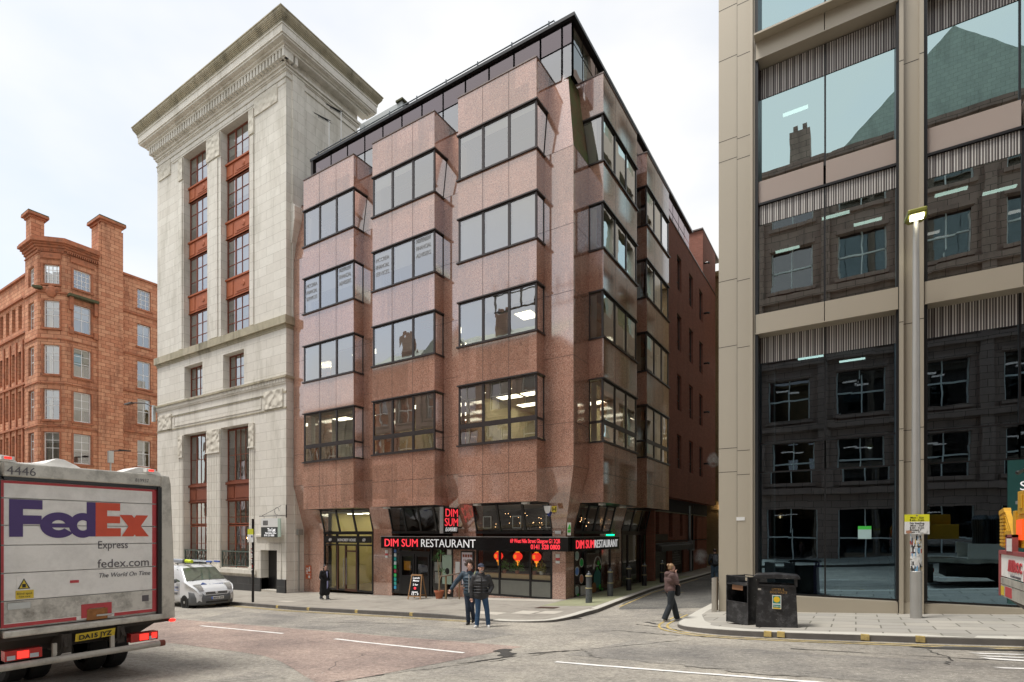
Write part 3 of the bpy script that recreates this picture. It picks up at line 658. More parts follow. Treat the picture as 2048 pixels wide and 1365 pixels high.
# sloping awning hood, duct and lamps on the alley wall
b = MB(Ag); b.ext([(0 + 30.9, 0, -.55), (30.9, .55, -.75), (30.9, .55, -1.05), (30.9, 0, -1.0)], (7.2, 0, 0)); b.build('shop_hood', pm('grey_hood', (.09, .09, .09), .6, .2, .2, dirt=.4), off)
b = MB(Ag); b.box(30.2, 33.6, 0, .1, -.42, -.05); b.build('blank_fascia', M_black, off)
b = MB(Ag); b.box(29.9, 36.6, .25, .3, -.62, -.57)
for k in range(12): b.box(30.2 + k * .55, 30.24 + k * .55, 0, .3, -.64, -.56)
b.build('sign_light_bar', pm('grey_steel', (.25, .25, .26), .5, .5), off)
b = MB(Ag); b.tube([(38.6, .15, 1.9), (38.6, .15, -.3), (38.8, .15, -.7), (38.9, .15, -1.7), (38.9, .15, -2.7)], .1, 8); b.box(38.6, 39.2, .02, .35, -1.2, -.5); b.build('duct_pipe', pm('galvanised', (.28, .3, .32), .4, .7, .2), off)
b = MB(Ag); b.box(39.7, 39.85, 0, .12, -2.9, 2); b.build('drainpipe', M_black, off)
# granite returns between ground-floor openings on the alley side are part of the columns; recess soffits
b = MB()
for a, e in FB: b.face([(a, YF - PD + .03, SOF - .002), (e, YF - PD + .03, SOF - .002), (e, 20.2, SOF - .002), (a, 20.2, SOF - .002)])
for a, e in AB: b.face([(XA + PD - .03, a, SOF - .002), (XA + PD - .03, e, SOF - .002), (-10.4, e, SOF - .002), (-10.4, a, SOF - .002)])
b.each('bay_soffit', M_black, off)
dl_ = lambda z: dprof(z) - .06
def slope_glazing(M, u0, u1, nb, g, zt=SOF, zb=.1):
    b = MB(M); z0, z1 = zb, zt - .04; q0, q1 = dl_(z0), dl_(z1)
    def bar(a, w):
        b.ext([(a, q0, z0), (a, q0 + .07, z0), (a, q1 + .07, z1), (a, q1, z1)], (w, 0, 0))
    w = (u1 - u0) / nb
    for k in range(nb + 1): bar(u0 + k * w - (.06 if k == nb else (.0 if k == 0 else .05)), .06 if k in (0, nb) else .1)
    b.box(u0, u1, q1 - .1, q1 + .09, z1, SOF - .004); b.box(u0, u1, q0 - .1, q0 + .1, zb - .12, zb)
    o = b.build('upper_shopfront', M_black, off)
    for k in range(nb): MB(M).face([(u0 + k * w + .05, q0 + .03, z0), (u0 + (k + 1) * w - .05, q0 + .03, z0), (u0 + (k + 1) * w - .05, q1 + .03, z1), (u0 + k * w + .05, q1 + .03, z1)]).build('pane', g, o, recalc=False)
    return o
slope_glazing(F, *FB[0], 3, M_shopglass); slope_glazing(F, *FB[1], 4, M_shopglass); slope_glazing(F, *FB[2], 3, M_shopglass)
slope_glazing(A, *AB[0], 4, M_shopglass); slope_glazing(A, *AB[1], 3, M_shopglass)
# ground floor rooms
b = MB(); b.box(-26.1, GX - .3, 25.0, 25.1, -3.2, 1.3); b.box(-20.3, -20.2, 20, 25, -3.2, 1.3); b.each('interior_wall', pm('dim_shop_wall', (.10, .06, .05), .9), off)
b = MB(); b.box(-24.6, -20.4, 24.5, 24.6, -3.2, 1.3); b.box(-24.7, -24.6, 20.1, 24.6, -3.2, 1.3); b.build('lobby_wall', pm('lobby_yellow', (.72, .62, .27), .8, 0, .05, 1), off)
b = MB(); b.box(-24.6, -20.4, 19.95, 24.6, -3.02, -2.96); b.build('lobby_floor', pm('lobby_floor', (.35, .26, .15), .3), off)
b = MB(); b.box(-24.6, -20.4, 20.0, 24.6, 1.1, 1.14); b.build('lobby_ceiling', M_ceil, off)
b = MB()
for x in (-23.7, -22.5, -21.3):
    for y in (21.2, 23.0): b.box(x - .3, x + .3, y - .3, y + .3, 1.06, 1.095)
b.each('lobby_light', M_lamp, off)
M_fl = pm('dark_timber_floor', (.09, .06, .045), .5); b = MB(); b.box(-20.1, GX - .1, 19.95, 25, -3.0, -2.58); b.build('restaurant_floor', M_fl, off)
# entrance screen of the left bay
yg = -.67
Fb = F
def screen(M, ubars, z0, z1, transoms, d, m, g, name='entrance_screen', bw=.09):
    b = MB(M)
    for u in ubars: b.box(u - bw / 2, u + bw / 2, d - .08, d + .02, z0, z1)
    for z in transoms: b.box(ubars[0], ubars[-1], d - .07, d + .012, z - .04, z + .04)
    o = b.build(name, m, off)
    for a, e in zip(ubars, ubars[1:]): MB(M).face([(a + bw / 2, d - .02, z0), (e - bw / 2, d - .02, z0), (e - bw / 2, d - .02, z1), (a + bw / 2, d - .02, z1)]).build('pane', g, o, recalc=False)
    return o
zb = -3.05
screen(F, [-24.55, -23.55, -21.95, -20.84], zb, 0.0, [-.02, -.62, zb + .05], yg, M_black, M_shopglass)
b = MB(F); b.box(-24.5, -20.9, yg + .022, yg + .03, -.5, -.15); b.build('name_band', M_black, off)
M_wh = pm('white_lettering', (.8, .8, .8), .5)
text('69', .22, M_wh, off, (-24.15, 19.762, -.42), (1, 0, 0), bold=.006, name='door_number'); text('MONCRIEFF HOUSE', .2, M_wh, off, (-23.45, 19.762, -.42), (1, 0, 0), width=1.4, bold=.006, name='building_name'); text('69', .22, M_wh, off, (-21.55, 19.762, -.42), (1, 0, 0), bold=.006, name='door_number')
b = MB(F); M_brown = pm('brown_door_frame', (.10, .045, .03), .4, .2)
for u in (-23.48, -22.85, -22.02): b.box(u - .045, u + .045, yg - .06, yg + .03, zb, -.64)
b.box(-22.85, -22.02, yg - .05, yg + .025, -.98, -.9); b.box(-22.85, -22.02, yg - .05, yg + .025, zb, zb + .12)
d_ = b.build('entrance_door', M_brown, off); b = MB(F); b.tube([(-22.72, yg + .08, zb + .35), (-22.72, yg + .08, -1.3)], .018, 6); b.tube([(-22.92, yg + .08, zb + .2), (-22.92, yg + .08, -1.3)], .018, 6); b.build('handle', pm('steel', (.6, .6, .6), .2, 1), d_)
# restaurant shopfront middle bay
zd = -2.95
screen(F, [-19.45, -18.95, -16.95, -15.69], zd, -.62, [-.66, zd + .05], yg, M_black, M_shopglass, 'shopfront_screen')
b = MB(F)
for u0, u1 in ((-18.9, -18.0), (-17.95, -17.05)):
    for u in (u0, u1 - .1): b.box(u, u + .1, yg - .05, yg + .04, zd, -1.0)
    b.box(u0 + .1, u1 - .1, yg - .05, yg + .035, zd, -2.05); b.box(u0 + .1, u1 - .1, yg - .05, yg + .035, -1.12, -1.0)
b.box(-18.95, -17.0, yg - .05, yg + .045, -1.0, -.86)
dd_ = b.build('restaurant_door', M_black, off); b = MB(F); b.box(-18.05, -18.02, yg + .04, yg + .09, -2.3, -1.9); b.box(-18.22, -18.02, yg + .07, yg + .09, -2.05, -2.02); b.build('handle', pm('chrome', (.7, .7, .7), .2, 1), dd_)
b = MB(F)
cols = [((.1, .2, .5), 0), ((.6, .65, .65), 1), ((.02, .35, .35), 2), ((.5, .6, .6), 3), ((.02, .4, .12), 4), ((.3, .04, .06), 5), ((.05, .45, .12), 6), ((.02, .35, .3), 7), ((.05, .35, .3), 8), ((.05, .35, .6), 9)]
mats_ = [pm('sticker_%d' % i, c, .5) for c, i in cols]
for (c, i) in cols: b.box(-19.36, -19.2, yg + .0, yg + .004, -.95 - i * .2, -.79 - i * .2, i)
b.build('window_stickers', mats_, off)
M_paper = pm('white_paper', (.7, .7, .68), .7, 0, .04); M_green = pm('green_glass_board', (.34, .45, .36), .3)
b = MB(F); b.box(-16.78, -16.35, yg - .03, yg - .025, -1.75, -1.35); b.box(-16.75, -16.45, yg - .03, yg - .025, -2.35, -1.82); b.box(-16.0, -15.75, yg + .0, yg + .006, -1.0, -.75); b.each('window_notice', M_paper, off)
b = MB(F); b.box(-16.25, -15.7, yg + .02, yg + .05, -2.35, -1.0); o = b.build('green_board', M_green, off); b = MB(F); b.ell((-15.95, yg + .055, -1.75), (.13, .005, .15), 12); b.build('board_emblem', M_black, o)
M_orange = pm('orange_notice', (.8, .35, .03), .5); b = MB(F); b.box(-18.72, -18.3, yg - .035, yg - .03, -1.8, -1.35); b.each('window_notice', M_orange, off)
# right-hand bay window of the restaurant
screen(F, [-14.3, -13.1, -11.55, -10.55], -2.72, -.68, [-.72, -2.68, -1.98], yg, M_black, M_shopglass, 'shopfront_screen', .08)
b = MB(F); b.box(-14.25, -10.6, yg - .4, yg - .1, -2.0, -1.75); b.build('window_shelf', pm('pale_timber', (.8, .58, .3), .5, 0, .15, 3), off)
b = MB(F); b.box(-14.25, -10.6, yg - .035, yg - .03, -2.68, -2.0); b.build('frosted_panel', pm('frosted_glass', (.55, .55, .53), .35), off)
b = MB(F); b.box(-14.3, -10.5, yg - .3, yg + .03, -3.2, -2.72); b.each('stall_riser', M_gran, off)
b = MB(); 
for (x, y) in [(random.uniform(-14, -10.8), random.uniform(20.6, 21.6)) for _ in range(30)]: b.ell((x, y, random.uniform(.25, .95)), .014, 4)
for (x, y) in [(random.uniform(-11.9, -10.6), random.uniform(21.2, 23.8)) for _ in range(12)]: b.ell((x, y, random.uniform(.3, .95)), .018, 4)
b.build('fairy_lights', M_warm, off)
b = MB()
for x in (-13.95, -12.4, -10.75):
    x0 = x - .18; b.box(x0, x0 + .44, 20.02, 20.05, .22, .25); b.box(x0, x0 + .44, 20.02, 20.05, .72, .75); b.box(x0, x0 + .03, 20.02, 20.05, .25, .72); b.box(x0 + .41, x0 + .44, 20.02, 20.05, .25, .72)
b.each('white_window_stool_frame', M_whiteframe, off)
b = MB()
for x in (-18.9, -13.6, -11.2): b.box(x - .13, x + .13, 18.72, 18.95, 1.17, 1.245)
for y in (21.4, 23.8): b.box(-9.1, -8.9, y - .15, y + .15, 1.17, 1.245)
b.each('soffit_lamp', M_whiteframe, off)
# alley shop windows
Ab0 = lambda u, d, z: (XA + d, u, z)
screen(A, [20.62, 21.75, 23.4, 24.52], -2.72, -.66, [-.7, -2.68], yg, M_black, M_shopglass, 'shopfront_screen', .08)
b = MB(A); b.box(20.6, 24.54, yg - .3, yg + .02, -3.2, -2.72); b.each('stall_riser', M_gran, off)
b = MB(A); ms = []
for i, (u, z, c) in enumerate(((20.85, -.95, (.5, .6, .6)), (21.25, -1.25, (.02, .45, .1)), (20.85, -1.6, (.15, .3, .75)), (21.25, -1.95, (.6, .25, .15)), (20.85, -2.4, (.2, .4, .4)))):
    b.lathe((u, 0, z), [(.001, 0), (.14, 0), (.14, .003), (.17, .003), (.17, 0)], 16, 0, 'y'); 
b = MB(); 
for i, (u, z, c) in enumerate(((20.85, -.95, 0), (21.3, -1.25, 1), (20.85, -1.6, 2), (21.3, -1.95, 3), (20.85, -2.4, 0))):
    b.lathe((GX, u, z), [(.2, 0), (.2, .004)], 18, 4, 'x'); b.lathe((GX + .001, u, z), [(.165, .002), (.165, .008)], 18, c, 'x')
b.build('window_stickers', [pm('stk_a', (.35, .5, .5), .5), pm('stk_b', (.02, .45, .1), .5), pm('stk_c', (.15, .3, .75), .5), pm('stk_d', (.6, .25, .15), .5), M_paper], off)
b = MB(A); b.box(21.2, 21.7, yg + .005, yg + .01, -2.68, -2.25); b.each('window_notice', M_paper, off)
M_teal = pm('teapot_teal', (.02, .18, .17), .4); M_leafg = pm('bright_leaf_green', (.05, .5, .06), .5); M_wood = pm('brown_wood', (.25, .11, .04), .6)
b = MB(); b.lathe((GX + .0, 23.0, -2.05), [(.42, 0), (.42, .006)], 24, 0, 'x'); b.tube([(GX + .005, 23.0 + .42 * math.cos(a), -1.6 + .55 * math.sin(a)) for a in [math.pi * k / 10 for k in range(11)]], .025, 6, 3)
b.lathe((GX + .001, 22.6, -2.45), [(.26, .002), (.26, .009)], 16, 2, 'x')
for (u, z, r) in ((23.1, -1.35, .15), (23.35, -1.55, .13), (22.95, -1.6, .1), (23.3, -2.45, .16), (23.5, -2.6, .12), (20.95, -2.6, .1), (21.9, -2.55, .14)): b.ell((GX + .006, u, z), (.004, r, r * .8), 10, 1)
b.build('window_picture', [M_teal, M_leafg, M_wood, M_paper], off, label='teal teapot and green leaves pictured on the alley window')
M_greenlit = em('green_sign_light', (.0, .8, .25), 3.0)
b = MB(); b.box(GX + .05, GX + .1, 23.9, 24.8, -.1, -.06); b.build('green_strip_light', M_greenlit, off)
screen(A, [26.05, 26.9, 28.9, 29.65], -2.9, 0, [-.05, -2.85], yg, M_black, M_shopglass, 'alley_doors', .12)
b = MB(); b.box(-11.6, -11.5, 25, 29.7, -3, 1.2); b.box(-11.5, GX, 29.5, 29.6, -3, 1.2); b.each('interior_wall', pm('pale_green_wall', (.10, .17, .12), .7), off)
b = MB(); b.box(-11.2, -10.6, 20.2, 20.25, -3, 1.2); b.build('interior_partition', M_dark, off)

# ------------------------------------------------------------ fascias and blade sign (things of their own)
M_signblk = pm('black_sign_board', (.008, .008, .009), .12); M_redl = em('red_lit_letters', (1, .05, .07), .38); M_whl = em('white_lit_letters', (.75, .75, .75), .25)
M_steel = pm('steel_trim', (.5, .52, .52), .3, .8)
t = thing('shop_fascia', 'long black fascia with DIM SUM RESTAURANT lettering and a phone number, facing the street', 'shop sign', (-14.8, 19.6, -.7))
b = MB(); b.box(-19.95, -9.64, 19.5, 19.78, -.73, -.17); b.build('board', M_signblk, t); b = MB(); b.box(-19.97, -9.62, 19.47, 19.8, -.17, -.14); b.build('top_trim', M_steel, t)
text('DIM SUM', .53, M_redl, t, (-19.72, 19.49, -.64), (1, 0, 0), name='red_lettering', bold=.0, width=2.15, ext=.012)
text('RESTAURANT', .53, M_whl, t, (-17.35, 19.49, -.64), (1, 0, 0), name='white_lettering', bold=-.004, width=3.15, ext=.01)
text('69 West Nile Street Glasgow G1 2QB', .24, M_redl, t, (-12.35, 19.49, -.4), (1, 0, 0), name='address_lettering', width=2.35, ext=.006, bold=.003)
text('0141 328 0800', .27, M_redl, t, (-11.35, 19.49, -.65), (1, 0, 0), name='phone_number', width=1.35, ext=.006, bold=.005)
t = thing('shop_fascia', 'shorter black fascia with DIM SUM RESTAURANT lettering, facing the alley', 'shop sign', (-9.7, 22, -.7))
b = MB(); b.box(-9.88, -9.6, 19.79, 24.9, -.735, -.165); b.build('board', M_signblk, t); b = MB(); b.box(-9.9, -9.58, 19.82, 24.92, -.165, -.145); b.build('top_trim', M_steel, t)
text('DIM SUM', .5, M_redl, t, (-9.59, 20.1, -.63), (0, 1, 0), name='red_lettering', bold=.0, width=1.78, ext=.012)
text('RESTAURANT', .5, M_whl, t, (-9.59, 21.95, -.63), (0, 1, 0), name='white_lettering', width=2.7, bold=-.002, ext=.01)
t = thing('blade_sign', 'black projecting sign with stacked red DIM SUM letters and small white Chinese characters', 'shop sign', (-15.2, 18.95, .1))
b = MB(); b.box(-15.28, -15.1, 18.42, 19.5, .0, 1.14); b.build('sign_box', M_signblk, t, bevel=.01)
b = MB(); b.tube([(-15.19, 19.5, .25), (-15.19, 19.85, .25)], .04, 8); b.tube([(-15.19, 19.5, .85), (-15.19, 19.65, .85)], .04, 8); b.build('bracket', M_black, t)
b = MB(); b.box(-15.284, -15.096, 18.4, 18.44, -.005, 1.145); b.build('edge_trim', M_steel, t)
text('DIM', .5, M_redl, t, (-15.09, 18.53, .73), (0, 1, 0), name='red_lettering', bold=.0, width=.86); text('SUM', .5, M_redl, t, (-15.09, 18.5, .32), (0, 1, 0), name='red_lettering', bold=.0, width=.92)
text('点心时尚餐厅', .2, M_whl, t, (-15.09, 18.55, .1), (0, 1, 0), name='white_lettering', bold=0, width=.84)
text('DIM', .5, M_redl, t, (-15.29, 19.4, .73), (0, -1, 0), name='red_lettering', bold=.0, width=.86); text('SUM', .5, M_redl, t, (-15.29, 19.42, .32), (0, -1, 0), name='red_lettering', bold=.0, width=.92)
text('点心时尚餐厅', .2, M_whl, t, (-15.29, 19.38, .1), (0, -1, 0), name='white_lettering', bold=0, width=.84)
# ------------------------------------------------------------ limestone tower
WX0, WX1, WY0, WY1 = -40.4, -26.35, 18.71, 23.75
T = thing('stone_building', 'tall pale limestone tower with weathered cornice and two strips of rust red window panels', 'building', (-33.4, 19, -3.4))
Wf = frontM(WY0); Ws = sideM(WX1)
up = [(-37.0, -34.2, 11.95, 24.5), (-32.7, -29.75, 11.95, 24.5)]; md = [(-36.9, -34.75, 8.72, 10.8), (-32.45, -30.3, 8.72, 10.8)]
lo = [(-37.0, -34.2, -2.05, 6.4), (-32.7, -29.75, -2.05, 6.4)]; dr = [(-28.6, -27.1, -3.4, -.95)]
b = MB(Wf); wall(b, WX0, WX1, -4, 26.6, up + md + lo + dr, .5)
b2 = b
MB_ = MB(Ws); wall(MB_, WY0, WY1, -4, 26.6, [], .3)
b.M = None
b.face([(WX0, WY0, -4), (WX0, WY1, -4), (WX0, WY1, 26.6), (WX0, WY0, 26.6)]); b.face([(WX0, WY1, -4), (WX1, WY1, -4), (WX1, WY1, 26.6), (WX0, WY1, 26.6)])
o = b.build('front_wall', M_lime, T); MB_.build('side_wall', M_lime, T)
b = MB(); b.box(WX0 + .3, WX1 - .3, WY1, 38, -4, 21.5); b.build('rear_block', M_lime, T)
def ring(b, z0, z1, ov, front_only=False, back=0):
    b.box(WX0 - ov, WX1 + ov, WY0 - ov, WY0 + .02, z0, z1)
    if not front_only: b.box(WX1 - .02, WX1 + ov - .001, WY0 + .02, WY1 + ov, z0 + .001, z1 - .001); b.box(WX0 - ov + .001, WX0 + .02, WY0 + .02, WY1 + ov, z0 + .001, z1 - .001)
b = MB()
for z0, z1, ov in ((25.3, 25.36, .05), (24.95, 25.02, .06), (25.36, 25.5, .1), (25.5, 25.62, .18), (26.08, 26.2, .46), (26.2, 26.32, .56)): ring(b, z0, z1, ov)
b.each('entablature_moulding', M_lime, T)
b = MB(); ring(b, 26.32, 26.42, .78); ring(b, 26.42, 26.82, .84); ring(b, 26.82, 26.88, .88); b.build('corona', M_lime, T)
b = MB(); n = 9
for k in range(n): ring(b, 26.88 + k * .06, 26.942 + k * .06, .88 + .22 * (math.sin(math.pi * (k / (n - 1) - .5)) * .5 + .5) - .0008 * k)
ring(b, 27.42, 27.48, 1.13); b.build('weathered_gutter_moulding', M_limedirty, T)
b = MB(); b.box(WX0 - 1.0, WX1 + 1.0, WY0 - 1.0, WY1 + .9, 27.4, 27.46); b.build('flat_roof', M_coping, T)
b = MB(); x = WX0 - .2
while x < WX1 + .3: b.box(x, x + .16, WY0 - .44, WY0 + .0, 25.64, 26.08); x += .29
for k in range(3): b.box(WX1, WX1 + .42, WY0 - .3 + k * .29, WY0 - .14 + k * .29, 25.64, 26.08)
b.box(WX0 - .18, WX1 + .18, WY0 - .2, WY0, 25.62, 26.08); b.build('dentil_course', M_lime, T)
b = MB(); b.box(WX1, WX1 + .1, WY0 + .35, WY0 + 1.1, 11.9, 25.3); b.box(WX1, WX1 + .06, WY0 + .5, 19.9, -3.5, 8.2); b.ext([(WX1, 19.0, 16.0), (WX1 + .1, 19.0, 16.0), (WX1 + .32, 19.0, 17.3), (WX1 + .32, 19.0, 18.0), (WX1, 19.0, 18.3)], (0, 1.0, 0)); b.box(WX0, WX1, WY0 - .03, WY0, 22.4 + 2.25, 24.9)
b.each('pilaster_strip', M_lime, T)
# string courses
b = MB(); ring(b, 11.36, 11.46, .06); ring(b, 11.46, 11.9, .16, False); ring(b, 11.25, 11.36, .03); ring(b, 7.7, 7.78, .03, True); ring(b, 6.85, 6.92, .03, True)
ring(b, 8.52, 8.64, .14); b.each('string_course', M_limedirty, T)
b = MB(); x = WX0 - .03
while x < WX1 + .05: b.box(x, x + .07, WY0 - .1, WY0, 8.3, 8.52); x += .14
b.box(WX0 - .03, WX1 + .03, WY0 - .05, WY0, 8.22, 8.52); b.build('dentil_course', M_lime, T)
b = MB(Wf)
for a, e, z0, z1 in ((-28.3, -26.6, 6.95, 7.95), (-40.2, -38.5, 6.95, 7.95), (-29.2, -27.1, 23.0 + .9, 24.9), (-40.1, -38.6, 23.9, 24.9)): b.box(a, e, 0, .06, z0, z1)
for a, e in ((-37.55, -37.02), (-34.18, -32.72), (-29.73, -29.25)):
    b.box(a, e, 0, .09, 5.0, 6.35); b.box(a, e, 0, .09, 23.0, 24.4)
b.each('carved_panel', M_limecarve, T)
b = MB(Wf); b.box(-38.2, -28.6, 0, .03, 7.05, 7.12); b.box(-38.2, -28.6, 0, .03, 7.75, 7.82); b.box(-38.2, -38.13, 0, .03, 7.12, 7.75); b.box(-28.67, -28.6, 0, .03, 7.12, 7.75); b.box(-38.4, -29.4, 0, .04, 24.5, 24.58)
b.each('frieze_moulding', M_lime, T)
b = MB(Wf)
for a, e in ((-37.55, -37.02), (-34.18, -32.72), (-29.73, -29.25)):
    n = max(3, int((e - a) / .17)); w = (e - a) / n
    for k in range(n): b.box(a + k * w + .02, a + (k + 1) * w - .025, 0, .05, -2.0, 4.95)
    b.box(a - .03, e + .03, 0, .12, 4.92, 5.0); b.box(a - .03, e + .03, 0, .1, -2.15, -1.95)
b.box(-38.0, -29.0, 0, .14, -2.35, -2.1)
b.each('fluted_pilaster', M_lime, T)
b = MB(Wf)
for a, e in ((-37.55, -37.1), (-33.9, -33.0), (-29.65, -29.3)): b.box(a, e, 0, .07, 12.0, 22.9)
b.each('upper_pilaster', M_lime, T)
b = MB(Wf)
for a, e in ((WX0 - .0, -28.6), (-27.1, WX1)): b.box(a, e, -.02, .08, -4, -2.54)
b.box(-28.61, -28.6, -.5, .0, -4, -2.54); b.each('black_plinth', M_blackstone, T)
b = MB(Wf); b.box(-29.0, -28.6, 0, .05, -2.54, -.6); b.box(-27.1, -26.75, 0, .05, -2.54, -.6); b.box(-28.6, -27.1, 0, .05, -.95, -.6); b.box(-29.1, -26.6, 0, .14, -.2, -.1); b.build('door_surround', M_lime, T)
b = MB(Wf); b.box(-28.6, -27.1, -.5, -.45, -3.3, -.95); b.box(-27.9, -27.84, -.45, -.42, -3.3, -.95); dd = b.build('black_door', M_black, T)
b = MB(Wf); b.box(-28.6, -27.1, -.5, .03, -3.35, -3.18); b.build('doorstep', M_slabclean, T)
for (u0, u1, z0, z1) in up:
    for (a, e) in ((12.0, 14.3), (15.5, 17.95), (19.0, 21.6), (22.55, 24.5)):
        window(T, Wf, u0 + .02, u1 - .02, a, e, -.4, [.3, .53, .77], [.34, .67] if e < 24 else [.5], M_copperdk, M_glass, .08, .035, random.choice((.3, .5, .7, 1)), M_blindw, heavy=.12)
    b = MB(Wf); 
    for (a, e) in ((14.3, 15.5), (17.95, 19.0), (21.6, 22.55)):
        b.box(u0 + .02, u1 - .02, -.5, -.34, a, e); b.box(u0, u1, -.4, -.26, e - .1, e); b.box(u0, u1, -.4, -.3, a, a + .05)
        b.box(u0 + .1, u0 + .75, -.34, -.31, a + .14, e - .2); b.box(u0 + .95, u1 - .12, -.34, -.315, a + .14, e - .2); b.box(u0 + 1.15, u1 - .32, -.315, -.29, a + .24, e - .3); b.lathe(((u0 + u1) / 2 + .42, -.285, (a + e) / 2), [(.18, 0), (.12, .03)], 10, 0, 'y')
    b.each('spandrel_panel', M_copper, T)
for q in md: window(T, Wf, q[0], q[1], q[2], q[3], -.4, [.3, .53, .77], [.3, .64], M_copperdk, M_glass, .07, .035, .6, M_blindw, heavy=.08)
for q in lo:
    u0, u1 = q[0], q[1]
    window(T, Wf, u0 + .02, u1 - .02, 3.15, 6.35, -.42, [.28, .46, .64, .82], [.5], M_copperdk, M_glass, .08, .03, .35, M_blindw, heavy=.1)
    window(T, Wf, u0 + .02, u1 - .02, .55, 2.0, -.42, [.28, .46, .64, .82], [.3], M_copperdk, M_glass, .08, .03, 0, heavy=.1)
    window(T, Wf, u0 + .02, u1 - .02, -2.05, .5, -.42, [.28, .46, .64, .82], [.55], M_copperdk, M_glass, .08, .03, 0, heavy=.1)
    b = MB(Wf); b.box(u0 + .02, u1 - .02, -.5, -.38, 2.0, 3.15); b.box(u0, u1, -.42, -.28, 2.98, 3.12); b.box(u0, u1, -.42, -.3, 2.0, 2.06); b.box(u0 + .95, u1 - .15, -.38, -.34, 2.15, 2.85); b.box(u0 + .12, u0 + .8, -.38, -.35, 2.15, 2.85)
    b.each('spandrel_panel', M_copperdk, T)
    b = MB(Wf); b.box(u0 + .03, u1 - .03, -.12, -.04, -1.12, -1.04); b.box(u0 + .03, u1 - .03, -.12, -.04, -1.95, -1.9)
    for u in (u0 + .03, (u0 + u1) / 2, u1 - .08): b.box(u, u + .05, -.1, -.05, -2.05, -1.04)
    n = 9; w = (u1 - u0 - .2) / n
    for k in range(n):
        a = u0 + .1 + k * w; b.tube([(a, -.08, -1.9), (a + w * .15, -.08, -1.6), (a + w * .8, -.08, -1.35), (a + w, -.08, -1.12)], .02, 5); b.tube([(a + w, -.08, -1.9), (a + w * .8, -.08, -1.6), (a + w * .2, -.08, -1.3), (a, -.08, -1.12)], .012, 5)
    b.build('balcony_railing', pm('verdigris_rail', (.10, .13, .11), .6, .3), T)
b = MB()
for q in lo:
    for k in range(4): b.ell((q[0] + .9 + k * .5, WY0 + 1.2, random.choice((1.1, 1.25, -.3))), .07, 6)
b.build('pendant_lamp', em('pendant_glow', (1, .5, .18), 14), T)
# side fittings
b = MB(); b.tube([(WX1 + .1, 19.45, -.1), (WX1 + .1, 19.45, -3.2)], .03, 6); b.box(WX1 + .06, WX1 + .26, 19.3, 19.6, -.1, .22); b.build('drain_hopper', pm('grey_iron', (.3, .29, .26), .7, 0, .2), T)
t = thing('security_camera', 'small white dome camera on the side of the limestone tower by the granite bay', 'camera', (-26.1, 19.5, 1.6))
b = MB(); b.box(-26.32, -26.1, 19.45, 19.55, 1.62, 1.7); b.build('bracket', M_whiteframe, t); b = MB(); b.ell((-26.08, 19.5, 1.6), (.09, .09, .07)); b.build('housing', M_blackstone, t)
t = thing('hanging_sign', 'white and dark To Let board hanging from a scrolled iron bracket above the black door', 'sign', (-26.800, 18.3, .8))
b = MB(); b.tube([(-26.300, 18.68, 1.55), (-26.300, 18.68, .85)], .03, 6); b.tube([(-28.250, 18.35, .95), (-26.250, 18.35, .95)], .022, 6); b.tube([(-28.000, 18.35, .97), (-27.200, 18.35, 1.2), (-26.350, 18.4, 1.5)], .012, 5)
b.tube([(-26.650 + .2 * math.cos(a), 18.35, 1.2 + .2 * math.sin(a)) for a in [k * .5 for k in range(11)]], .012, 5); b.tube([(-26.300, 18.68, .95), (-26.300, 18.3, .95)], .02, 6); b.tube([(-27.800, 18.35, .95), (-27.800, 18.35, .82)], .01, 4); b.tube([(-26.700, 18.35, .95), (-26.700, 18.35, .82)], .01, 4); b.build('iron_bracket', M_black, t)
b = MB(); b.box(-28.050, -26.550, 18.33, 18.37, .34, .82, 0); b.box(-28.050, -26.550, 18.33, 18.37, -.22, .34, 1); b.box(-26.550, -26.300, 18.33, 18.37, -.2, .8, 2)
b.build('board', [M_paper, pm('charcoal_board', (.04, .045, .045), .4), pm('pale_green_edge', (.4, .5, .42), .5)], t)
text('To Let', .26, M_whl, t, (-27.450, 18.32, .1), (1, 0, 0), bold=.008, name='lettering'); text('Refurbished Office', .13, M_whl, t, (-27.650, 18.32, -.03), (1, 0, 0), name='lettering'); text('0141 221 0000', .15, M_whl, t, (-27.750, 18.32, -.17), (1, 0, 0), name='lettering')
b = MB(); [b.box(-27.850 + k * .09, -27.800 + k * .09, 18.32, 18.33, .45, .7) for k in range(5)]; b.build('logo_bars', M_black, t)
# tv aerials on the granite roof
for (x, y, h, n, lab) in ((-24.9, 20.4, 2.7, 9, 'shorter white-poled television aerial, nearer the stone tower'), (-24.85, 21.2, 3.7, 12, 'taller white-poled television aerial with long boom')):
    t = thing('television_aerial', lab, 'aerial', (x, y, 20.4), 'aerials on the glass top floor roof')
    b = MB(); b.tube([(x, y, 20.4), (x, y, 20.4 + h)], .025, 6); b.build('pole', M_whiteframe, t)
    b = MB(); z = 20.4 + h - .1; b.tube([(x + .1, y, z), (x - 1.0, y - .2, z + .75)], .022, 5)
    for k in range(n): q = k / n; px_, pz = x - 1.0 * q, z + .75 * q; b.tube([(px_, y - .22 - .2 * q, pz), (px_, y + .22 - .2 * q, pz)], .01, 4); b.tube([(px_ - .02, y, pz - .08), (px_ + .02, y, pz + .08)], .016, 4)
    b.build('antenna_array', M_black, t)
t = thing('air_conditioning_unit', 'long grey louvred plant unit on the glass top floor roof beside the stone cornice', 'rooftop unit', (-22.5, 22.6, 20.4))
b = MB(); b.box(-24.2, -20.9, 22.0, 23.4, 22.2, 23.55); [b.box(x_, x_ + .1, 22.1, 22.2, 20.3, 22.2) for x_ in (-24, -21.2)]; o = b.build('casing', pm('plant_grey', (.45, .48, .48), .5, .2), t); b = MB()
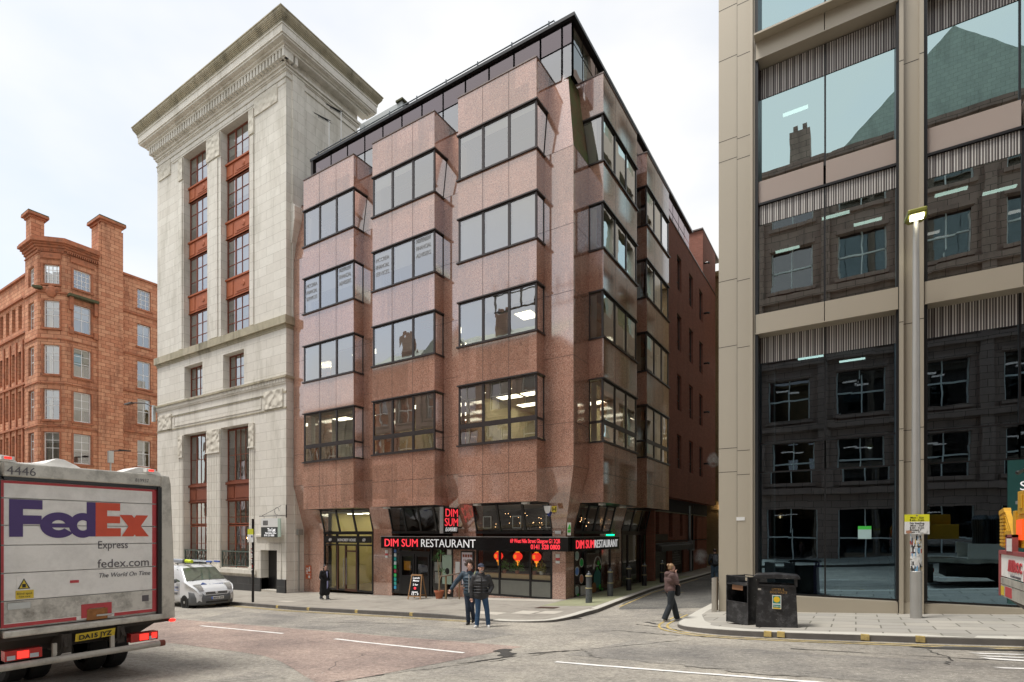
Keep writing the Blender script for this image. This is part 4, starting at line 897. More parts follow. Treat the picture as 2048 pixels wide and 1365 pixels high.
for k in range(14): b.ext([(-24.0 + k * .2, 21.995, 22.95), (-23.86 + k * .2, 21.995, 22.95), (-23.93 + k * .2, 21.995, 22.7)], (0, -.004, 0))
b.box(-20.95, -20.85, 22.1, 23.2, 22.3, 23.3); b.build('louvres', M_black, t); b = MB(); b.box(-21.3, -20.8, 21.9, 23.5, 23.55, 23.65); b.build('lid', M_moss, t)
# street lamp arm on the tower's left corner
t = thing('wall_lamp', 'small grey street lantern on an arm at the left corner of the limestone tower', 'street lamp', (-40.6, 18.5, 8.6))
b = MB(); b.box(-40.62, -40.4, 18.45, 18.6, 7.6, 8.7); b.build('control_box', M_steel, t); b = MB(); b.tube([(-40.5, 18.5, 8.6), (-41.2, 18.3, 8.9), (-42.2, 18.0, 9.0)], .04, 6); b.build('arm', M_frame, t); b = MB(); b.box(-43.2, -42.2, 17.85, 18.1, 8.95, 9.05); b.build('lantern', M_frame, t, bevel=.02)

# ------------------------------------------------------------ red sandstone corner block
T = thing('sandstone_building', 'ornate red sandstone corner block with a canted bay tower and two mossy chimneys', 'building', (-64, 22, -4))
Mfr = frontM(19.26); Mdi = dirM(-63.54, 19.26, R(45)); Msd = sideM(-62.0); Mlf = frontM(19.9)
DL = 1.54 * 2 ** .5
zr = [(-1.3, 1.2), (6.55, 9.35), (10.5, 13.3), (14.7, 17.4), (18.95, 21.5), (23.0, 24.8)]; zr[0] = (2.9, 5.6)
b = MB(Mfr); wall(b, -66.6, -63.54, -4.2, 26.7, [(-65.8, -64.4, a, e) for a, e in zr], .3); b.build('tower_wall', M_sand, T)
b = MB(Mdi); wall(b, 0, DL, -4.2, 26.7, [(.45, 1.75, a, e) for a, e in zr], .3); b.build('tower_wall', M_sand, T)
b = MB(Msd); wall(b, 20.8, 23.4, -4.2, 26.7, [(21.45, 22.85, a, e) for a, e in zr], .3); b.build('tower_wall', M_sand, T)
b = MB(Msd); wall(b, 23.4, 25.5, -4.2, 29.9, [], .3, 0, .12); b.face([(25.5, .12, -4.2), (25.5, -.5, -4.2), (25.5, -.5, 30), (25.5, .12, 30)]); b.face([(23.4, .12, -4.2), (23.4, 0, -4.2), (23.4, 0, 30), (23.4, .12, 30)]); b.build('chimney_wall', M_sand, T)
sops = [(a, a + 1.25, z0, z1) for a in (27.05, 29.5, 32.2) for z0, z1 in ((2.7, 5.5), (6.9, 9.6), (11.3, 13.9), (15.0, 17.8), (19.3, 21.6), (22.9 + .3, 25.2))]
b = MB(Msd); wall(b, 25.5, 36, -4.2, 26.3, sops, .3, 0, -.5); b.build('side_wall', M_sand, T)
lops = [(-68.9 - k * 1.75, -67.9 - k * 1.75, z0, z1) for k in range(8) for z0, z1 in ((2.7, 5.5), (7.0, 9.8), (11.4, 14.1), (15.2, 18.0), (20.2, 22.6))]
b = MB(Mlf); wall(b, -86, -66.6, -4.2, 25.2, lops, .6); b.build('street_wall', M_sand, T)
for q in lops: window(T, Mlf, q[0], q[1], q[2], q[3], -.45, 1, 2, M_whiteframe, M_glass, .1, .06, .5)
for q in sops: window(T, Msd, q[0], q[1], q[2], q[3], -.72, 3 if q[3] > 24 else 2, 4 if q[3] > 24 else 2, M_whiteframe, M_glass, .1, .05, random.choice((0, .4, 0)), M_blindw)
for a, e in zr:
    tp = a > 22
    for M, u0, u1 in ((Mfr, -65.8, -64.4), (Mdi, .45, 1.75), (Msd, 21.45, 22.85)): window(T, M, u0, u1, a, e, -.2, 4 if tp else 2, 4 if tp else [.48, .74], M_whiteframe, M_glass, .1, .05, 0 if tp or a < 4 else random.choice((.35, .45, .6)), M_blindw)
b = MB()
def tring(b, z0, z1, ov):
    b.ext([(-66.6, 19.26 - ov, z0), (-63.54 + ov * .41, 19.26 - ov, z0), (-62 + ov, 20.8 - ov * .41, z0), (-62 + ov, 23.4, z0), (-62 - .4, 23.4, z0), (-66.6, 19.6, z0)], (0, 0, z1 - z0))
for z0, z1, ov in ((26.1, 26.3, .12), (26.3, 26.5, .25), (26.5, 26.65, .4), (26.65, 26.9, .6), (26.9, 27.1, .5), (25.75, 25.85, .08), (22.15, 22.3, .14), (17.9, 18.0, .1), (13.8, 13.9, .1), (9.85, 9.95, .1)): tring(b, z0, z1, ov)
b.each('cornice', M_sandtrim, T)
b = MB()
for i in range(16): b.box(-62 + .1, -62 + .3, 20.9 + i * .16, 20.98 + i * .16, 25.88, 26.1)
for i in range(13): x = .1 + i * .16; p = Mdi(x, .1, 0); b.box(p[0] - .04, p[0] + .08, p[1] - .04, p[1] + .08, 25.88, 26.1)
b.build('dentil_course', M_sandtrim, T)
b = MB(Msd)
b.box(20.95, 23.3, -.1, .6, 22.0, 22.22); b.each('mossy_window_hood', M_moss, T); b = MB(Mdi); b.box(-.2, .5, 0, .45, 22.9 - .5, 22.6); b.each('mossy_window_hood', M_moss, T)
b = MB(Msd)
for a, e in zr:
    b.box(21.25, 23.05, 0, .16, a - .2, a - .02); b.box(21.3, 21.45, 0, .07, a, e); b.box(22.85, 23.0, 0, .07, a, e)
for u in (21.1, 23.0): b.box(u, u + .25, 0, .4, 20.8, 22.0); b.box(u, u + .3, 0, .3, 18.6, 19.2)
b.box(21.2, 23.1, 0, .12, 25.3, 25.8); b.each('window_surround', M_sandtrim, T)
b = MB(Mdi)
for a, e in zr: b.box(.3, 1.9, 0, .16, a - .2, a - .02); b.box(.32, .45, 0, .06, a, e); b.box(1.75, 1.88, 0, .06, a, e)
b.box(.3, 1.9, 0, .14, 25.3, 25.8); b.ell((1.1, .02, 22.3), (.5, .25, .6), 10); b.ell((.6, .02, 22.5), (.3, .2, .25), 8); b.ell((1.6, .02, 22.5), (.3, .2, .25), 8); b.each('window_surround', M_sandtrim, T)
b = MB(Msd)
for z in (26.2, 22.5, 18.3, 14.5, 10.4, 6.2): b.box(25.5, 36, -.5, -.35, z - .1, z + .1)
for q in sops: b.box(q[0] - .15, q[1] + .15, -.5, -.38, q[2] - .2, q[2] - .03)
b.each('string_course', M_sandtrim, T)
b = MB(Mlf)
for z in (25.15, 23.1, 19.6, 14.6, 10.4, 6.2): b.box(-86, -66.6, 0, .2, z - .1, z + .1)
for k in range(9): b.box(-67.7 - k * 1.75, -67.35 - k * 1.75, 0, .12, -4, 19)
b.each('string_course', M_sandtrim, T)
for x0, x1, y0, y1, z1, lab in ((-67.4, -66.1, 19.55, 20.55, 30.5, 0), (-64.1, -61.85, 23.65, 25.35, 30.7, 1)):
    b = MB(); b.box(x0, x1, y0, y1, 26, z1 - .5); o = b.build('chimney', M_sand, T)
    b = MB(); b.box(x0 - .12, x1 + .12, y0 - .12, y1 + .12, z1 - .5, z1 - .3); b.box(x0 - .3, x1 + .3, y0 - .3, y1 + .3, z1 - .3, z1 - .08); b.build('chimney_cap', M_sandtrim, o)
    b = MB(); b.box(x0 - .28, x1 + .28, y0 - .28, y1 + .28, z1 - .08, z1 + .03); b.build('mossy_cap', M_moss, o)
b = MB(); b.box(-86, -62.6, 23, 36, 26.2, 26.4); b.box(-86, -66.6, 19.95, 23, 25.2, 25.4); b.build('roof', M_coping, T)
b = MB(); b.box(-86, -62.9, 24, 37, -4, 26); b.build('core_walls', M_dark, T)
t = thing('street_lamp', 'small grey lantern on a thin post in front of the red sandstone chimney wall', 'street lamp', (-58.3, 23, -3.9))
b = MB(); b.tube([(-58.3, 23, -3.9), (-58.3, 23, 7.0)], .07, 6); b.build('post', M_steel, t); b = MB(); b.box(-58.45, -58.15, 22.8, 23.2, 6.5, 7.6); b.build('control_box', M_steel, t); b = MB(); b.tube([(-58.3, 23, 7.6), (-58.3, 24.3, 7.8)], .06, 5); b.box(-58.5, -58.1, 23.7, 24.6, 7.75, 7.85); b.build('lantern', M_frame, t)

# ------------------------------------------------------------ modern bronze and glass block on the right
T = thing('glass_office_building', 'modern office block of bronze metal fins and large dark reflective glazing', 'building', (4, 17.5, -2.2))
Q = frontM(17.0); X0 = -3.45; PIL = [(X0, -2.45)] + [(.93 + 3.88 * k, 1.43 + 3.88 * k) for k in range(5)]; BAYS = [(a[1], b_[0]) for a, b_ in zip(PIL, PIL[1:])]
GD = -.38
beams = [(5.72, 6.26), (13.56, 14.06), (21.3, 21.9), (28.6, 29.2), (35.2, 36)]
b = MB(Q); jn = MB(Q)
for i, (a, e) in enumerate(PIL):
    if i == 0:
        b.box(a, a + .52, -.6, -.03, -3, 36); b.box(a + .52, e - .12, -.6, 0, -3, 36); b.box(e - .12, e - .05, -.5, .09, -3, 36); b.box(e - .05, e, -.5, .0, -3, 36)
        for z in (15.4, 11.5, 10.9, 7.35, 5.4, 2.4, 1.7, 13.9): jn.box(a, a + .52, -.03, -.027, z + .1, z + .112); jn.box(a + .52, e - .12, -.001, .003, z, z + .012)
        jn.box(a + .515, a + .52, -.02, .004, -2.5, 26)
    else:
        b.box(a, a + .09, -.5, .08, -3, 36); b.box(e - .09, e, -.5, .08, -3, 36); b.box(a + .09, e - .09, -.6, -.05, -3, 36); b.box(a + .09, e - .09, -.5, -.0, -3, -1.75)
        for z in (11.9, 5.3, 2.6, 1.8): jn.box(a + .09, e - .09, -.05, -.047, z, z + .015); jn.box(a, a + .09, .08, .083, z + .03, z + .045); jn.box(e - .09, e, .08, .083, z + .03, z + .045)
b.each('bronze_pilaster', M_bronze, T); jn.build('cladding_joints', M_black2, T)
b = MB(sideM(X0)); 
b.M = lambda u, d, z: (X0 + .02 - d, u, z)
wall(b, 17.6, 46, -3, 36, [(19 + k * 4.2, 22.2 + k * 4.2, z0, z1) for k in range(6) for z0, z1 in ((-1.5, 4.9), (6.3, 9.0), (10.2, 13.0), (14.4, 17.2), (18.2, 21), (22.2, 25), (26.2, 29), (30.2, 33))], .3); b.build('alley_wall', M_bronze, T)
b = MB(lambda u, d, z: (X0 + .03 - d, u, z)); b.box(46, 64, -.3, 0, -3, 11); b.build('rear_wing_wall', M_lime, T)
for k in range(6):
    for z0, z1 in ((-1.5, 4.9), (6.3, 9.0), (10.2, 13.0), (14.4, 17.2), (18.2, 21), (22.2, 25), (26.2, 29), (30.2, 33)):
        b2 = MB(lambda u, d, z: (X0 + .02 - d, u, z)); b2.face([(19 + k * 4.2, -.25, z0), (22.2 + k * 4.2, -.25, z0), (22.2 + k * 4.2, -.25, z1), (19 + k * 4.2, -.25, z1)]); b2.build('alley_pane', M_curtain, T, recalc=False)
M_stripe = None
m, t_, bb = newmat('ribbed_blind'); co = wallco(t_); wv = N(t_, 'ShaderNodeTexWave', Scale=5.6, Distortion=0.0, _bands_direction='X'); L(t_, co, wv.inputs['Vector'])
w2 = N(t_, 'ShaderNodeTexWave', Scale=3.7, Distortion=0.0); L(t_, co, w2.inputs['Vector'])
cc = mix(t_, ramp(t_, wv.outputs['Fac'], .45, .6), (.05, .04, .04, 1), (.62, .6, .56, 1)); cc = mix(t_, ramp(t_, w2.outputs['Fac'], .8, .9), cc, (.15, .13, .12, 1)); L(t_, cc, bb.inputs['Base Color']); bb.inputs['Roughness'].default_value = .5; M_ribs = m
lit = MB(); soff = MB(Q)
for i, (a, e) in enumerate(BAYS):
    mid = a + (e - a) * (.55 if i else .513); b = MB(Q)
    for z0, z1 in beams:
        b = MB(Q); b.box(a + .02, mid - .01, -.45, .02, z0, z1); b.box(mid + .01, e - .02, -.45, .02, z0, z1); b.box(a + .02, e - .02, -.45, .06, z0 - .03, z0)
        if z0 > 10: b.box(a + .01, e - .01, -.4, .3, z1, z1 + .05)
        b.build('bronze_spandrel', M_bronze, T)
    MB(Q).box(a + .02, e - .02, -.5, -.05, -3, -1.76).build('bronze_plinth', M_bronze, T)
    pn = MB(Q); pn.box(a + .06, mid - .03, GD - .05, GD + .3, 9.47, 10.1); pn.box(mid + .03, e - .06, GD - .05, GD + .3, 9.47, 10.1); pn.each('pink_spandrel', M_pinkpanel, T)
    k_ = MB(Q)
    for z0, z1 in ((-1.76, 5.7), (6.26, 9.4), (10.15, 13.5), (14.1, 21.3)):
        gd = GD if z0 < 0 or z0 > 10 else GD + .26
        k_.box(a, a + .05, gd - .1, gd + .02, z0, z1); k_.box(e - .05, e, gd - .1, gd + .02, z0, z1); k_.box(mid - .022, mid + .022, gd - .1, gd + .025, z0 if z0 > 0 else 2.6, z1)
        k_.box(a, e, gd - .1, gd + .02, z0, z0 + .05)
    k_.box(a, a + .08, -.4, .0, -1.7, 21.3); k_.box(e - .06, e, -.4, .0, -1.7, 21.3); k_.box(a, e, -.2, -.05, 9.41, 9.47)
    for z in (2.6, 1.77): k_.box(a, e, GD - .1, GD + .02, z - .02, z + .02)
    k_.box(mid - .02, mid + .02, GD - .1, GD + .02, -1.7, 1.77); k_.build('mullion_grid', M_black2, T)
    for z0, z1, gm in ((-1.71, 1.75, M_curtaindk), (1.79, 2.58, M_curtaindk), (2.62, 5.7, M_curtaindk), (6.31, 9.4, M_curtain), (10.2, 13.5, M_curtain), (14.15, 17.4, M_curtain), (17.5, 21.3, M_curtain), (21.95, 28.6, M_curtain), (29.25, 35.2, M_curtain)):
        gd = GD if z0 < 5 or z0 > 10 else GD + .26
        for u0, u1 in ((a + .05, mid - .02), (mid + .02, e - .05)): (lambda t0, t1: MB(Q).face([(u0, gd - .004 + t0, z0), (u1, gd - .004 + t1, z0), (u1, gd - .004 + t1 - t0 * .5, z1), (u0, gd - .004 - t0 * .5, z1)]))(random.uniform(-.006, .006), random.uniform(-.006, .006)).build('pane', gm, T, recalc=False)
    for z0, z1, dd_ in ((4.95, 5.7, 0), (8.86, 9.4, 0), (12.65, 13.5, 0)):
        r_ = MB(Q)
        gd = (GD + .26 if z0 > 6 and z0 < 10 else GD) + .004
        r_.box(a + .06, mid - .02, gd, gd + .012, z0, z1); r_.box(mid + .02, e - .06, gd, gd + .012, z0, z1)
        r_.each('ribbed_screen', M_ribs, T)
    it = MB(Q)
    for z0, z1 in ((5.75, 6.2), (9.5, 10.05), (13.6, 14.0), (17.4, 17.5)): it.box(a, e, -6, GD - .12, z0, z1)
    it.build('office_floor', M_dark, T)
    ds = MB(Q)
    for u, z, w, h in ((a + .3, 6.35, .9, .45), (a + 2.0, 6.35, 1.1, .4), (a + .2, 10.15, .8, .42), (a + 1.2, 10.15, 1.5, .42), (a + 2.4, 10.15, .9, .5)): ds.box(u, min(u + w, e - .1), -1.6, -1.55, z, z + h)
    ds.each('desk_screen', M_whiteframe, T)
for x, y, z in ((-1.6, 19.2, 13.2), (-.5, 18.6, 9.3), (.3, 19.5, 9.3), (-1.9, 20, 9.3), (2.2, 19, 9.3), (3.3, 19.6, 9.3), (-1.2, 19.5, 5.5), (-.1, 20.5, 5.5), (2.4, 19.2, 5.5), (-1.7, 19.0, 17.3)): lit.box(x - .35, x + .35, y - .07, y + .07, z, z + .03)
lit.each('ceiling_light', M_lampdim, T)
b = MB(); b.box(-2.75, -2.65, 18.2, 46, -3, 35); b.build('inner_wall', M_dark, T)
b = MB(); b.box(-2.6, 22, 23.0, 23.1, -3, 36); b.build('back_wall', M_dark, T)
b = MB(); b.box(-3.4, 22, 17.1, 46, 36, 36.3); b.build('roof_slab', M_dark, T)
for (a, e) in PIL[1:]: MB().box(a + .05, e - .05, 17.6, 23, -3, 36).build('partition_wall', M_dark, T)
b = MB(); b.box(3.07, 4.78, 17.355, 17.37, -1.68, 1.74); o = b.build('window_graphic', pm('deep_green_panel', (.02, .075, .07), .3), T); text('SI', .3, M_whl, o, (3.28, 17.345, 1.02), (1, 0, 0), name='lettering', ext=.004); text('L', .3, M_whl, o, (3.36, 17.345, -1.55), (1, 0, 0), name='lettering', ext=.004)
b = MB(); b.box(-3.38, -3.33, 16.96, 17.0, .3, .4); 
b = MB(); b.box(-2.95, -2.72, 16.985, 16.999, .37, .47); b.build('small_notice', M_paper, T)
b = MB(); b.box(.05, .35, 17.34, 17.37, -.15, .1, 0); b.box(.05, .35, 17.34, 17.37, .1, .19, 1); b.build('window_notice', [pm('pale_notice', (.35, .5, .5), .5), M_leafg], T)
b = MB(); b.box(-1.0, -.8, 17.42, 17.44, -1.68, -.8); b.build('purple_banner', pm('purple_banner', (.25, .06, .4), .6), T)

# ------------------------------------------------------------ buff brick building closing the alley
T = thing('brick_building', 'narrow strip of buff brick building with arched stone entrance closing the alley', 'building', (-9, 47, -2.5))
b = MB(frontM(46.5)); wall(b, -26, -2, -3, 21, [(-8.9, -5.5, -2.7, 1.9)] + [(-8.6 + k * 2.6, -7.4 + k * 2.6, z, z + 2) for k in range(2) for z in (4.5, 8.5, 12.5)], .5); b.box(-10, -2, 0, .25, 1.9, 2.6); b.box(-26, -2, 0, .3, 20.8, 21.2); b.build('wall', M_brickend, T)
b = MB(frontM(46.5)); b.box(-9.2, -5.2, -3, -.9, -2.9, 2.2); b.build('dark_doorway', M_dark, T)
b = MB(frontM(46.3)); b.ell((-9.15, .2, 2.1), (.12, .12, .2), 8); b.build('entrance_lamp', em('alley_lamp', (1, .7, .35), 6), T)

# ------------------------------------------------------------ buildings across the street, behind the camera
def opp(x0, x1, h, lab, m, gable=None, seed=0, y=-2.6):
    T = thing('stone_building', lab, 'building', ((x0 + x1) / 2, y, -2.5), 'stone buildings across the street behind the camera')
    M = lambda u, d, z: (u, y + d, z); ops = []; n = int((x1 - x0) / 3.1); w = (x1 - x0) / n
    for k in range(n):
        for z in [i * 3.9 + 3.0 for i in range(int((h - 2.2) / 3.9))]: ops.append((x0 + k * w + .7, x0 + (k + 1) * w - .7, z, z + 2.5))
        ops.append((x0 + k * w + .5, x0 + (k + 1) * w - .5, -2.0, 1.4))
    b = MB(M); wall(b, x0, x1, -4.2, h, ops, .35)
    for z in [i * 3.9 + 2.3 for i in range(int((h - 3) / 3.9))] + [h - .5]: b.box(x0, x1, 0, .25 if z < h - 1 else .6, z, z + .35)
    b.face([(x0, 0, -4.2), (x0, -12, -4.2), (x0, -12, h), (x0, 0, h)]); b.face([(x1, 0, -4.2), (x1, -12, -4.2), (x1, -12, h), (x1, 0, h)]); b.face([(x0, 0, h), (x1, 0, h), (x1, -12, h), (x0, -12, h)])
    for k in range(n + 1): b.box(x0 + k * w - .28, x0 + k * w + .28, 0, .18, 2.7, h - 1.2)
    for (a, e, c, d_) in ops:
        if c > 0: b.box(a - .15, e + .15, 0, .14, c - .22, c - .02); b.box(a - .1, e + .1, 0, .1, d_ + .02, d_ + .25)
    b.build('wall', m, T)
    if gable:
        b = MB(M); b.face([(x0, .3, h), (x1, .3, h), (x1, -5, h + 3.2), (x0, -5, h + 3.2)])
        for (a, e, hh) in gable: b.ext([(a, .3, h), (e, .3, h), ((a + e) / 2, .3, h + hh)], (0, -5, 0))
        b.build('gabled_roof', M_slate, T)
        b = MB(M)
        for q in range(int((x1 - x0) / 6)): b.box(x0 + 1.5 + q * 6, x0 + 2.7 + q * 6, -4.5, -3.3, h, h + 4.2); b.box(x0 + 1.7 + q * 6, x0 + 1.95 + q * 6, -4.1, -3.7, h + 4.2, h + 4.8); b.box(x0 + 2.25 + q * 6, x0 + 2.5 + q * 6, -4.1, -3.7, h + 4.2, h + 4.8)
        b.build('chimney_stacks', m, T)
    f = MB(M); g = MB(M); l = MB(M)
    for (a, e, c, d_) in ops:
        f.box(a, a + .07, -.3, -.2, c, d_); f.box(e - .07, e, -.3, -.2, c, d_); f.box(a, e, -.3, -.2, (c + d_) / 2 - .04, (c + d_) / 2 + .04); f.box((a + e) / 2 - .03, (a + e) / 2 + .03, -.3, -.21, c, d_); g.face([(a, -.27, c), (e, -.27, c), (e, -.27, d_), (a, -.27, d_)])
        if random.random() < .55: l.box(a + .3, a + 1.0, -1.6, -1.3, d_ - .35, d_ - .31); l.box(a + .9, a + 1.5, -2.6, -2.3, d_ - .3, d_ - .26)
    f.build('window_frames', M_whiteframe, T); g.build('window_panes', M_glassdk, T, recalc=False); l.build('ceiling_light', M_lampdim, T)
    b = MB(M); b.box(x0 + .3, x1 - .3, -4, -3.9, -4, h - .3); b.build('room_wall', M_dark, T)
opp(-75, -43, 13.6, 'long low grey stone terrace across the street, seen only as a reflection', M_opp2, None)
opp(-42.5, -21, 16.6, 'brown stone block with low gables reflected in the granite bays', M_opp, [(-36, -29, 2.2)])
opp(-5.2, 9.5, 22.4, 'tall brown sandstone office with slate gable reflected in the large dark glazing', M_opp, [(-.5, 9.3, 4.6)])
opp(10, 34, 23, 'brown sandstone block furthest along the street behind the camera', M_opp, [(12, 20, 3)])
# ------------------------------------------------------------ box truck
M_tgrey = pm('truck_grey_frame', (.62, .595, .53), .45, .4, .15, 3, dirt=.75); M_twhite = pm('dirty_white_shutter', (.92, .91, .87), .45, 0, .05, 1.6, dirt=.3); M_tred = pm('faded_red_border', (.55, .06, .07), .5, 0, .15, 4, dirt=.2)
M_purple = pm('purple_vinyl', (.07, .035, .17), .4); M_orange2 = pm('orange_red_vinyl', (.70, .09, .04), .4); M_greytxt = pm('grey_vinyl', (.12, .11, .12), .5); M_rub = pm('rubber', (.015, .015, .015), .8); M_under = pm('grimy_chassis', (.05, .042, .035), .7, .3, .4, 5)
M_rlamp = pm('red_lamp_lens', (.45, .02, .015), .15); M_rlit = em('lit_brake_lamp', (1, .03, .02), .8); M_clear = pm('clear_lamp_lens', (.5, .52, .55), .15); M_yplate = pm('yellow_plate', (.75, .55, .04), .4, dirt=.15)
TX = -10.0; zg = gr(-10.8, 3.65)
T = thing('delivery_truck', 'grimy white box truck with a FedEx roller door seen from behind, brake lights on', 'truck', (-10.0, 3.65, zg))
Mt = lambda u, d, z: (TX + d, u, z)
b = MB(Mt); b.box(2.4, 2.6, -.15, .04, -1.5, .98); b.ext([(4.68, .04, -1.46), (4.9, .04, -1.46), (4.885, .04, -.6), (4.83, .04, .85), (4.80, .04, .98), (4.66, .04, .98)], (0, -.19, 0))
b.box(2.64, 4.68, -.15, .035, .79, .99); b.box(2.64, 4.7, -.15, .05, -1.46, -1.36); b.build('rear_frame', M_tgrey, T, bevel=.02)
b = MB(Mt); b.box(2.4, 4.82, -7.2, -.15, -1.35, 1.0); b.build('cargo_box', M_twhite, T)
b = MB(Mt); b.ext([(2.5, -.3, 1.0), (3.7, -.3, 1.0), (3.6, -.3, 1.06), (3.45, -.3, 1.13), (3.35, -.3, 1.14), (3.2, -.3, 1.05)], (0, -1.2, 0)); b.ext([(4.15, -.1, 1.0), (4.75, -.1, 1.0), (4.7, -.1, 1.05), (4.55, -.1, 1.1), (4.38, -.1, 1.1)], (0, -.5, 0)); b.ext([(2.45, -.1, 1.0), (2.85, -.1, 1.0), (2.75, -.1, 1.09), (2.45, -.1, 1.11)], (0, -.5, 0)); b.build('roof_fairing', M_twhite, T, bevel=.01)
b = MB(Mt); b.box(2.58, 2.62, -.03, .045, -1.3, .78); b.box(4.62, 4.68, -.03, .045, -1.36, .78); b.box(2.66, 4.68, -.03, .02, .745, .79); b.build('door_runner', M_black, T)
zs = [.745, .49, .11, -.17, -.56, -.95, -1.33]
b = MB(Mt); r = MB(Mt); sd = MB(Mt)
for z1, z0 in zip(zs, zs[1:]):
    b.box(2.6, 4.64, -.06, -.012, z0 + .008, z1 - .004)
    r.box(2.62, 2.665, -.012, -.009, z0 + .012, z1 - .008); r.box(4.555, 4.625, -.012, -.009, z0 + .012, z1 - .008)
r.box(2.665, 4.555, -.012, -.009, .70, .737); r.box(2.665, 3.5, -.012, -.009, -1.32, -1.27); r.box(4.0, 4.555, -.012, -.009, -1.32, -1.27)
for k in range(9):
    for z in zs[1:-1]: b.box(2.8 + k * .2, 2.815 + k * .2, -.012, -.008, z + .03, z + .045)
b.box(2.64, 4.64, -.1, -.07, -1.35, .76); dr_ = b.build('roller_door', M_twhite, T); lo2 = MB(Mt); lo2.box(2.666, 4.554, -.0118, -.0095, -1.26, -.955); lo2.build('grimy_lower_panel', pm('heavy_grime', (.66, .64, .58), .6, 0, .2, 5, dirt=.9), dr_)
r.build('red_border', M_tred, dr_)
def tt(s, size, m, u, z, w, bold=0, name='lettering', d=-.006, shear=0): return text(s, size, m, dr_, (TX + d, u, z), (0, 1, 0), name=name, width=w, bold=bold, ext=.002, shear=shear)
def arc(b, cu, cz, r0, r1, a0, a1, sx=1.0, n=40, d=-.0045):
    for k in range(n):
        p, q = R(a0 + (a1 - a0) * k / n), R(a0 + (a1 - a0) * (k + 1) / n)
        pts = [(cu + math.cos(t) * r * sx, d, cz + math.sin(t) * r) for t, r in ((p, r0), (q, r0), (q, r1), (p, r1))]; b.face(pts)
def plate(b, pts, d=-.004): b.face([(u, d, z) for u, z in pts])
b = MB(Mt); z0_ = -.05
plate(b, [(2.72, z0_), (2.87, z0_), (2.87, .48), (2.72, .48)]); plate(b, [(2.87, .345), (3.09, .345), (3.09, .48), (2.87, .48)]); plate(b, [(2.87, .13), (3.08, .13), (3.08, .255), (2.87, .255)])
arc(b, 3.28, .12, .075, .19, 8, 322, 1.15); plate(b, [(3.19, .085), (3.49, .085), (3.49, .145), (3.19, .145)], -.005); arc(b, 3.28, .12, .075, .19, 0, 8, 1.15, 4)
arc(b, 3.58, .12, .08, .19, 0, 360, .92, 40, -.0055); plate(b, [(3.63, z0_), (3.745, z0_), (3.745, .48), (3.63, .48)], -.0065); 
b.build('purple_lettering', M_purple, dr_, recalc=False); b = MB(Mt)
plate(b, [(3.745, z0_), (3.9, z0_), (3.9, .48), (3.745, .48)]); plate(b, [(3.9, .36), (4.08, .36), (4.08, .48), (3.9, .48)]); plate(b, [(3.9, .16), (4.08, .16), (4.08, .27), (3.9, .27)]); plate(b, [(3.9, z0_), (4.09, z0_), (4.09, .08), (3.9, .08)])
plate(b, [(4.07, .295), (4.25, .295), (4.5, z0_), (4.31, z0_)], -.0035); plate(b, [(4.31, .295), (4.49, .295), (4.27, z0_), (4.1, z0_)], -.003); b.build('orange_lettering', M_orange2, dr_, recalc=False)
tt('Express', .17, M_greytxt, 3.77, -.24, .41); tt('fedex.com', .19, M_greytxt, 3.77, -.54, .73); tt('The World On Time', .1, M_greytxt, 3.78, -.695, .73, 0, 'lettering', -.006, .25)
text('4446', .17, M_greytxt, T, (TX + .037, 2.68, .82), (0, 1, 0), width=.32, ext=.001, name='fleet_number'); text('819937', .08, M_greytxt, T, (TX + .037, 4.28, .845), (0, 1, 0), width=.2, ext=.001, name='fleet_number')
b = MB(Mt); b.box(2.79, 2.99, -.009, -.005, -.93, -.81, 0); b.box(2.8, 2.99, -.009, -.006, -.81, -.6, 1); b.ext([(2.81, -.004, -.79), (2.95, -.004, -.79), (2.88, -.004, -.64)], (0, .002, 0), 2); b.ext([(2.83, -.002, -.78), (2.93, -.002, -.78), (2.88, -.002, -.665)], (0, .001, 0), 0); b.box(2.86, 2.9, -.001, .001, -.77, -.72, 2)
b.build('warning_sticker', [M_yplate, M_twhite, M_black], dr_); text('Blind spot', .045, M_black, dr_, (TX - .004, 2.8, -.87), (0, 1, 0), width=.17, ext=.0005, name='lettering'); text('Take care', .035, M_black, dr_, (TX - .004, 2.82, -.91), (0, 1, 0), width=.13, ext=.0005, name='lettering')
b = MB(Mt); b.box(3.56, 3.66, -.01, .002, -1.3, -1.09, 0); b.box(3.86, 3.96, -.01, .002, -1.3, -1.09, 0); b.box(3.66, 3.86, -.01, .0, -1.16, -1.09, 0); b.box(3.63, 3.9, -.012, .01, -1.34, -1.17, 1); b.box(3.75, 3.98, .01, .025, -1.29, -1.265, 2); b.box(2.7, 2.95, -.01, .005, -1.07, -.98, 2); b.box(4.4, 4.5, -.01, -.005, -1.13, -1.03, 3); b.box(3.42, 3.53, -.01, -.004, -.75, -.71, 0)
b.each('door_latch', [M_tred, pm('rusty_plate', (.38, .17, .06), .8, .3, .6, 14), M_steel, M_greytxt], dr_)
b = MB(Mt)
for u in (2.62, 4.44): b.box(u, u + .14, -.05, .06, 1.02, 1.07, 0); b.box(u + .03, u + .11, .055, .062, 1.03, 1.06, 1)
b.build('high_level_lamp', [M_twhite, M_rlit], T)
